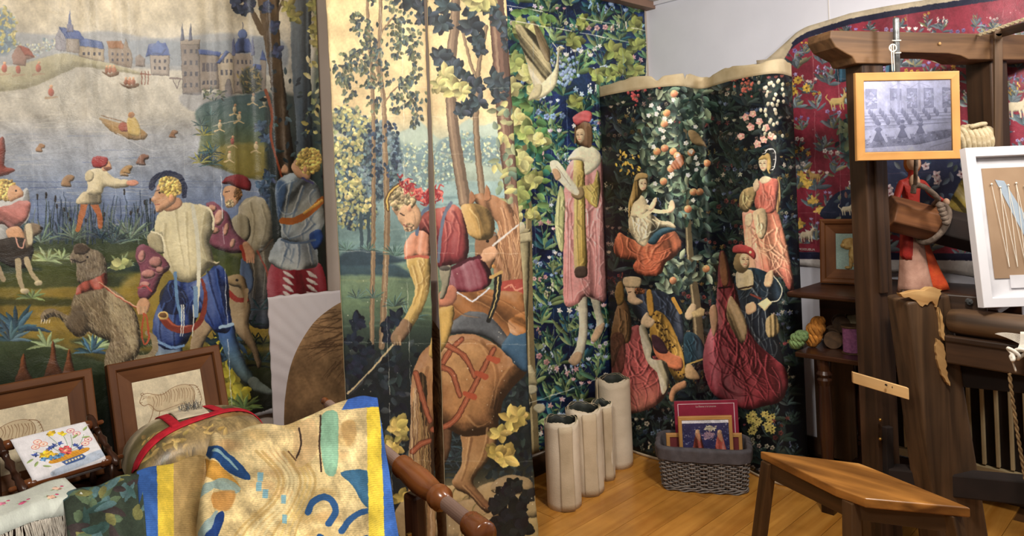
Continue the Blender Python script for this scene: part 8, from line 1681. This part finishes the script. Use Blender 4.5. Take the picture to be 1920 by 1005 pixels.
# photograph in pale wooden frame
a, b, c = ony(1603, 302, 2.62), ony(1797, 298, 2.62), ony(1598, 138, 2.62)
R_ = unit(b - a); U_ = unit(c - a); U_ = unit(U_ - R_ * np.dot(U_, R_)); w_ = np.linalg.norm(b - a); h_ = np.linalg.norm(c - a)
picture_frame('framed_photograph', 'pale wooden frame with a blue-grey photograph of a weaving workshop, hung on the loom', 'picture frame', a, R_, U_, w_, h_,
    [(0, 0), (0, .016), (.002, .018), (.030, .018), (.032, .014), (.032, 0)], M['pine'], printed('workshop_print', flat('workshop_picture', art_workshop()), .5, .3, .02), .031, glass=True)

# white box frame with strings
a = ony(1840, 577, 2.42)
R_ = unit(A(1, -.04, 0)); N_ = np.cross(R_, UP); U_ = unit(UP - N_ * .125); N_ = np.cross(R_, U_); w_ = .42; h_ = .555; oW = a
root = thing('string_picture', 'white framed picture of zigzag strings on brown board, leaning on the loom roller', 'picture frame', oW + R_ * w_ / 2)
mb = MB(); frame_ring(mb, oW, R_, U_, w_, h_, [(0, -.02), (0, .014), (.001, .016), (.032, .016), (.034, .010), (.034, -.02)]); mb.build('frame', M['white_paint'], root, bevel=.001)
mb = MB(); mb.box(oW + R_ * w_ / 2 + U_ * h_ / 2 - N_ * .012, R_ * (w_ / 2 - .02), U_ * (h_ / 2 - .02), N_ * .004); mb.build('mat_board', M['mat_board'], root)
m0 = .06; mb = MB(); mb.box(oW + R_ * w_ / 2 + U_ * (h_ / 2 + .012) - N_ * .006, R_ * (w_ / 2 - m0), U_ * (h_ / 2 - .085), N_ * .0015); card = mb.build('brown_card', plain('brown_card', (158, 132, 106), (142, 116, 92), .8, 6, bump=.05), root)
mb = MB(); q = lambda x, y: oW + R_ * x + U_ * y - N_ * .0035
mb.prism([q(.10, h_ - .115), q(.13, h_ - .12), q(.23, .22), q(.23, .17), q(.2, .175)], N_ * .001); mb.build('blue_shape', plain('pale_blue_paper', (168, 182, 196), None, .8, 8, bump=0), root)
mb = MB(); x = .085; k = 0; top = h_ - .13; z_ = []
while x < w_ - .08: z_.append((x + (.012 if k % 2 else 0), (.135 if k % 2 else top - .006 * (k % 3)))); x += .014; k += 1
for i in range(len(z_) - 1): mb.tube([q(*z_[i]) + N_ * .003, q(*z_[i + 1]) + N_ * .003], .0011, 4)
mb.build('zigzag_strings', M['string'], card)
for x, y in z_[::2]:
    mb = MB(); mb.lathe([(0, .003), (.004, .004), (.006, .002)], q(x, y), N_, 8); mb.build('pin', M['string'], card, True)
mb = MB(); mb.box(q(w_ / 2 + .02, .085), R_ * (w_ / 2 - .09), U_ * .022, N_ * .0012); mb.build('caption_card', M['mat_board'], root)

# radiator under the window side
rs, re_ = onback(1668, 780, .10)[0], 2.25
root = thing('radiator', 'cream ribbed radiator on the back wall under the loom', 'radiator', W2((rs + re_) / 2, .08, .1))
mb = MB(); mb.beam(W2(rs, .075, .40), W2(re_, .075, .40), N2 * .022, UP * .24); mb.build('body', M['dark'], root, bevel=.004)
k = 0; s = rs + .02
while s < re_:
    mb = MB(); mb.beam(W2(s, .108, .19), W2(s, .108, .60), D2 * .0075, N2 * .010); mb.build('rib', M['radiator'], root, bevel=.003); s += .052
for z in (.165, .625):
    mb = MB(); mb.beam(W2(rs, .10, z), W2(re_, .10, z), N2 * .02, UP * .018); mb.build('rail', M['radiator'], root, bevel=.004)
v0 = ony(1588, 783, 3.42); mb = MB(); mb.lathe([(0, .008), (.006, .014), (.02, .014), (.026, .006), (.05, .006)], v0, unit(A(.6, .8, 0)), 14); mb.tube(catmull([v0 + A(.02, .02, 0), v0 + A(.03, .03, -.03), W2(rs, .09, .17)], 5), .009, 10); mb.build('valve', M['iron'], root, True)
for z in (rs + .1, re_ - .1):
    mb = MB(); mb.beam(W2(z, .02, .5), W2(z, .06, .5), D2 * .01, UP * .02); mb.build('bracket', M['iron'], root)
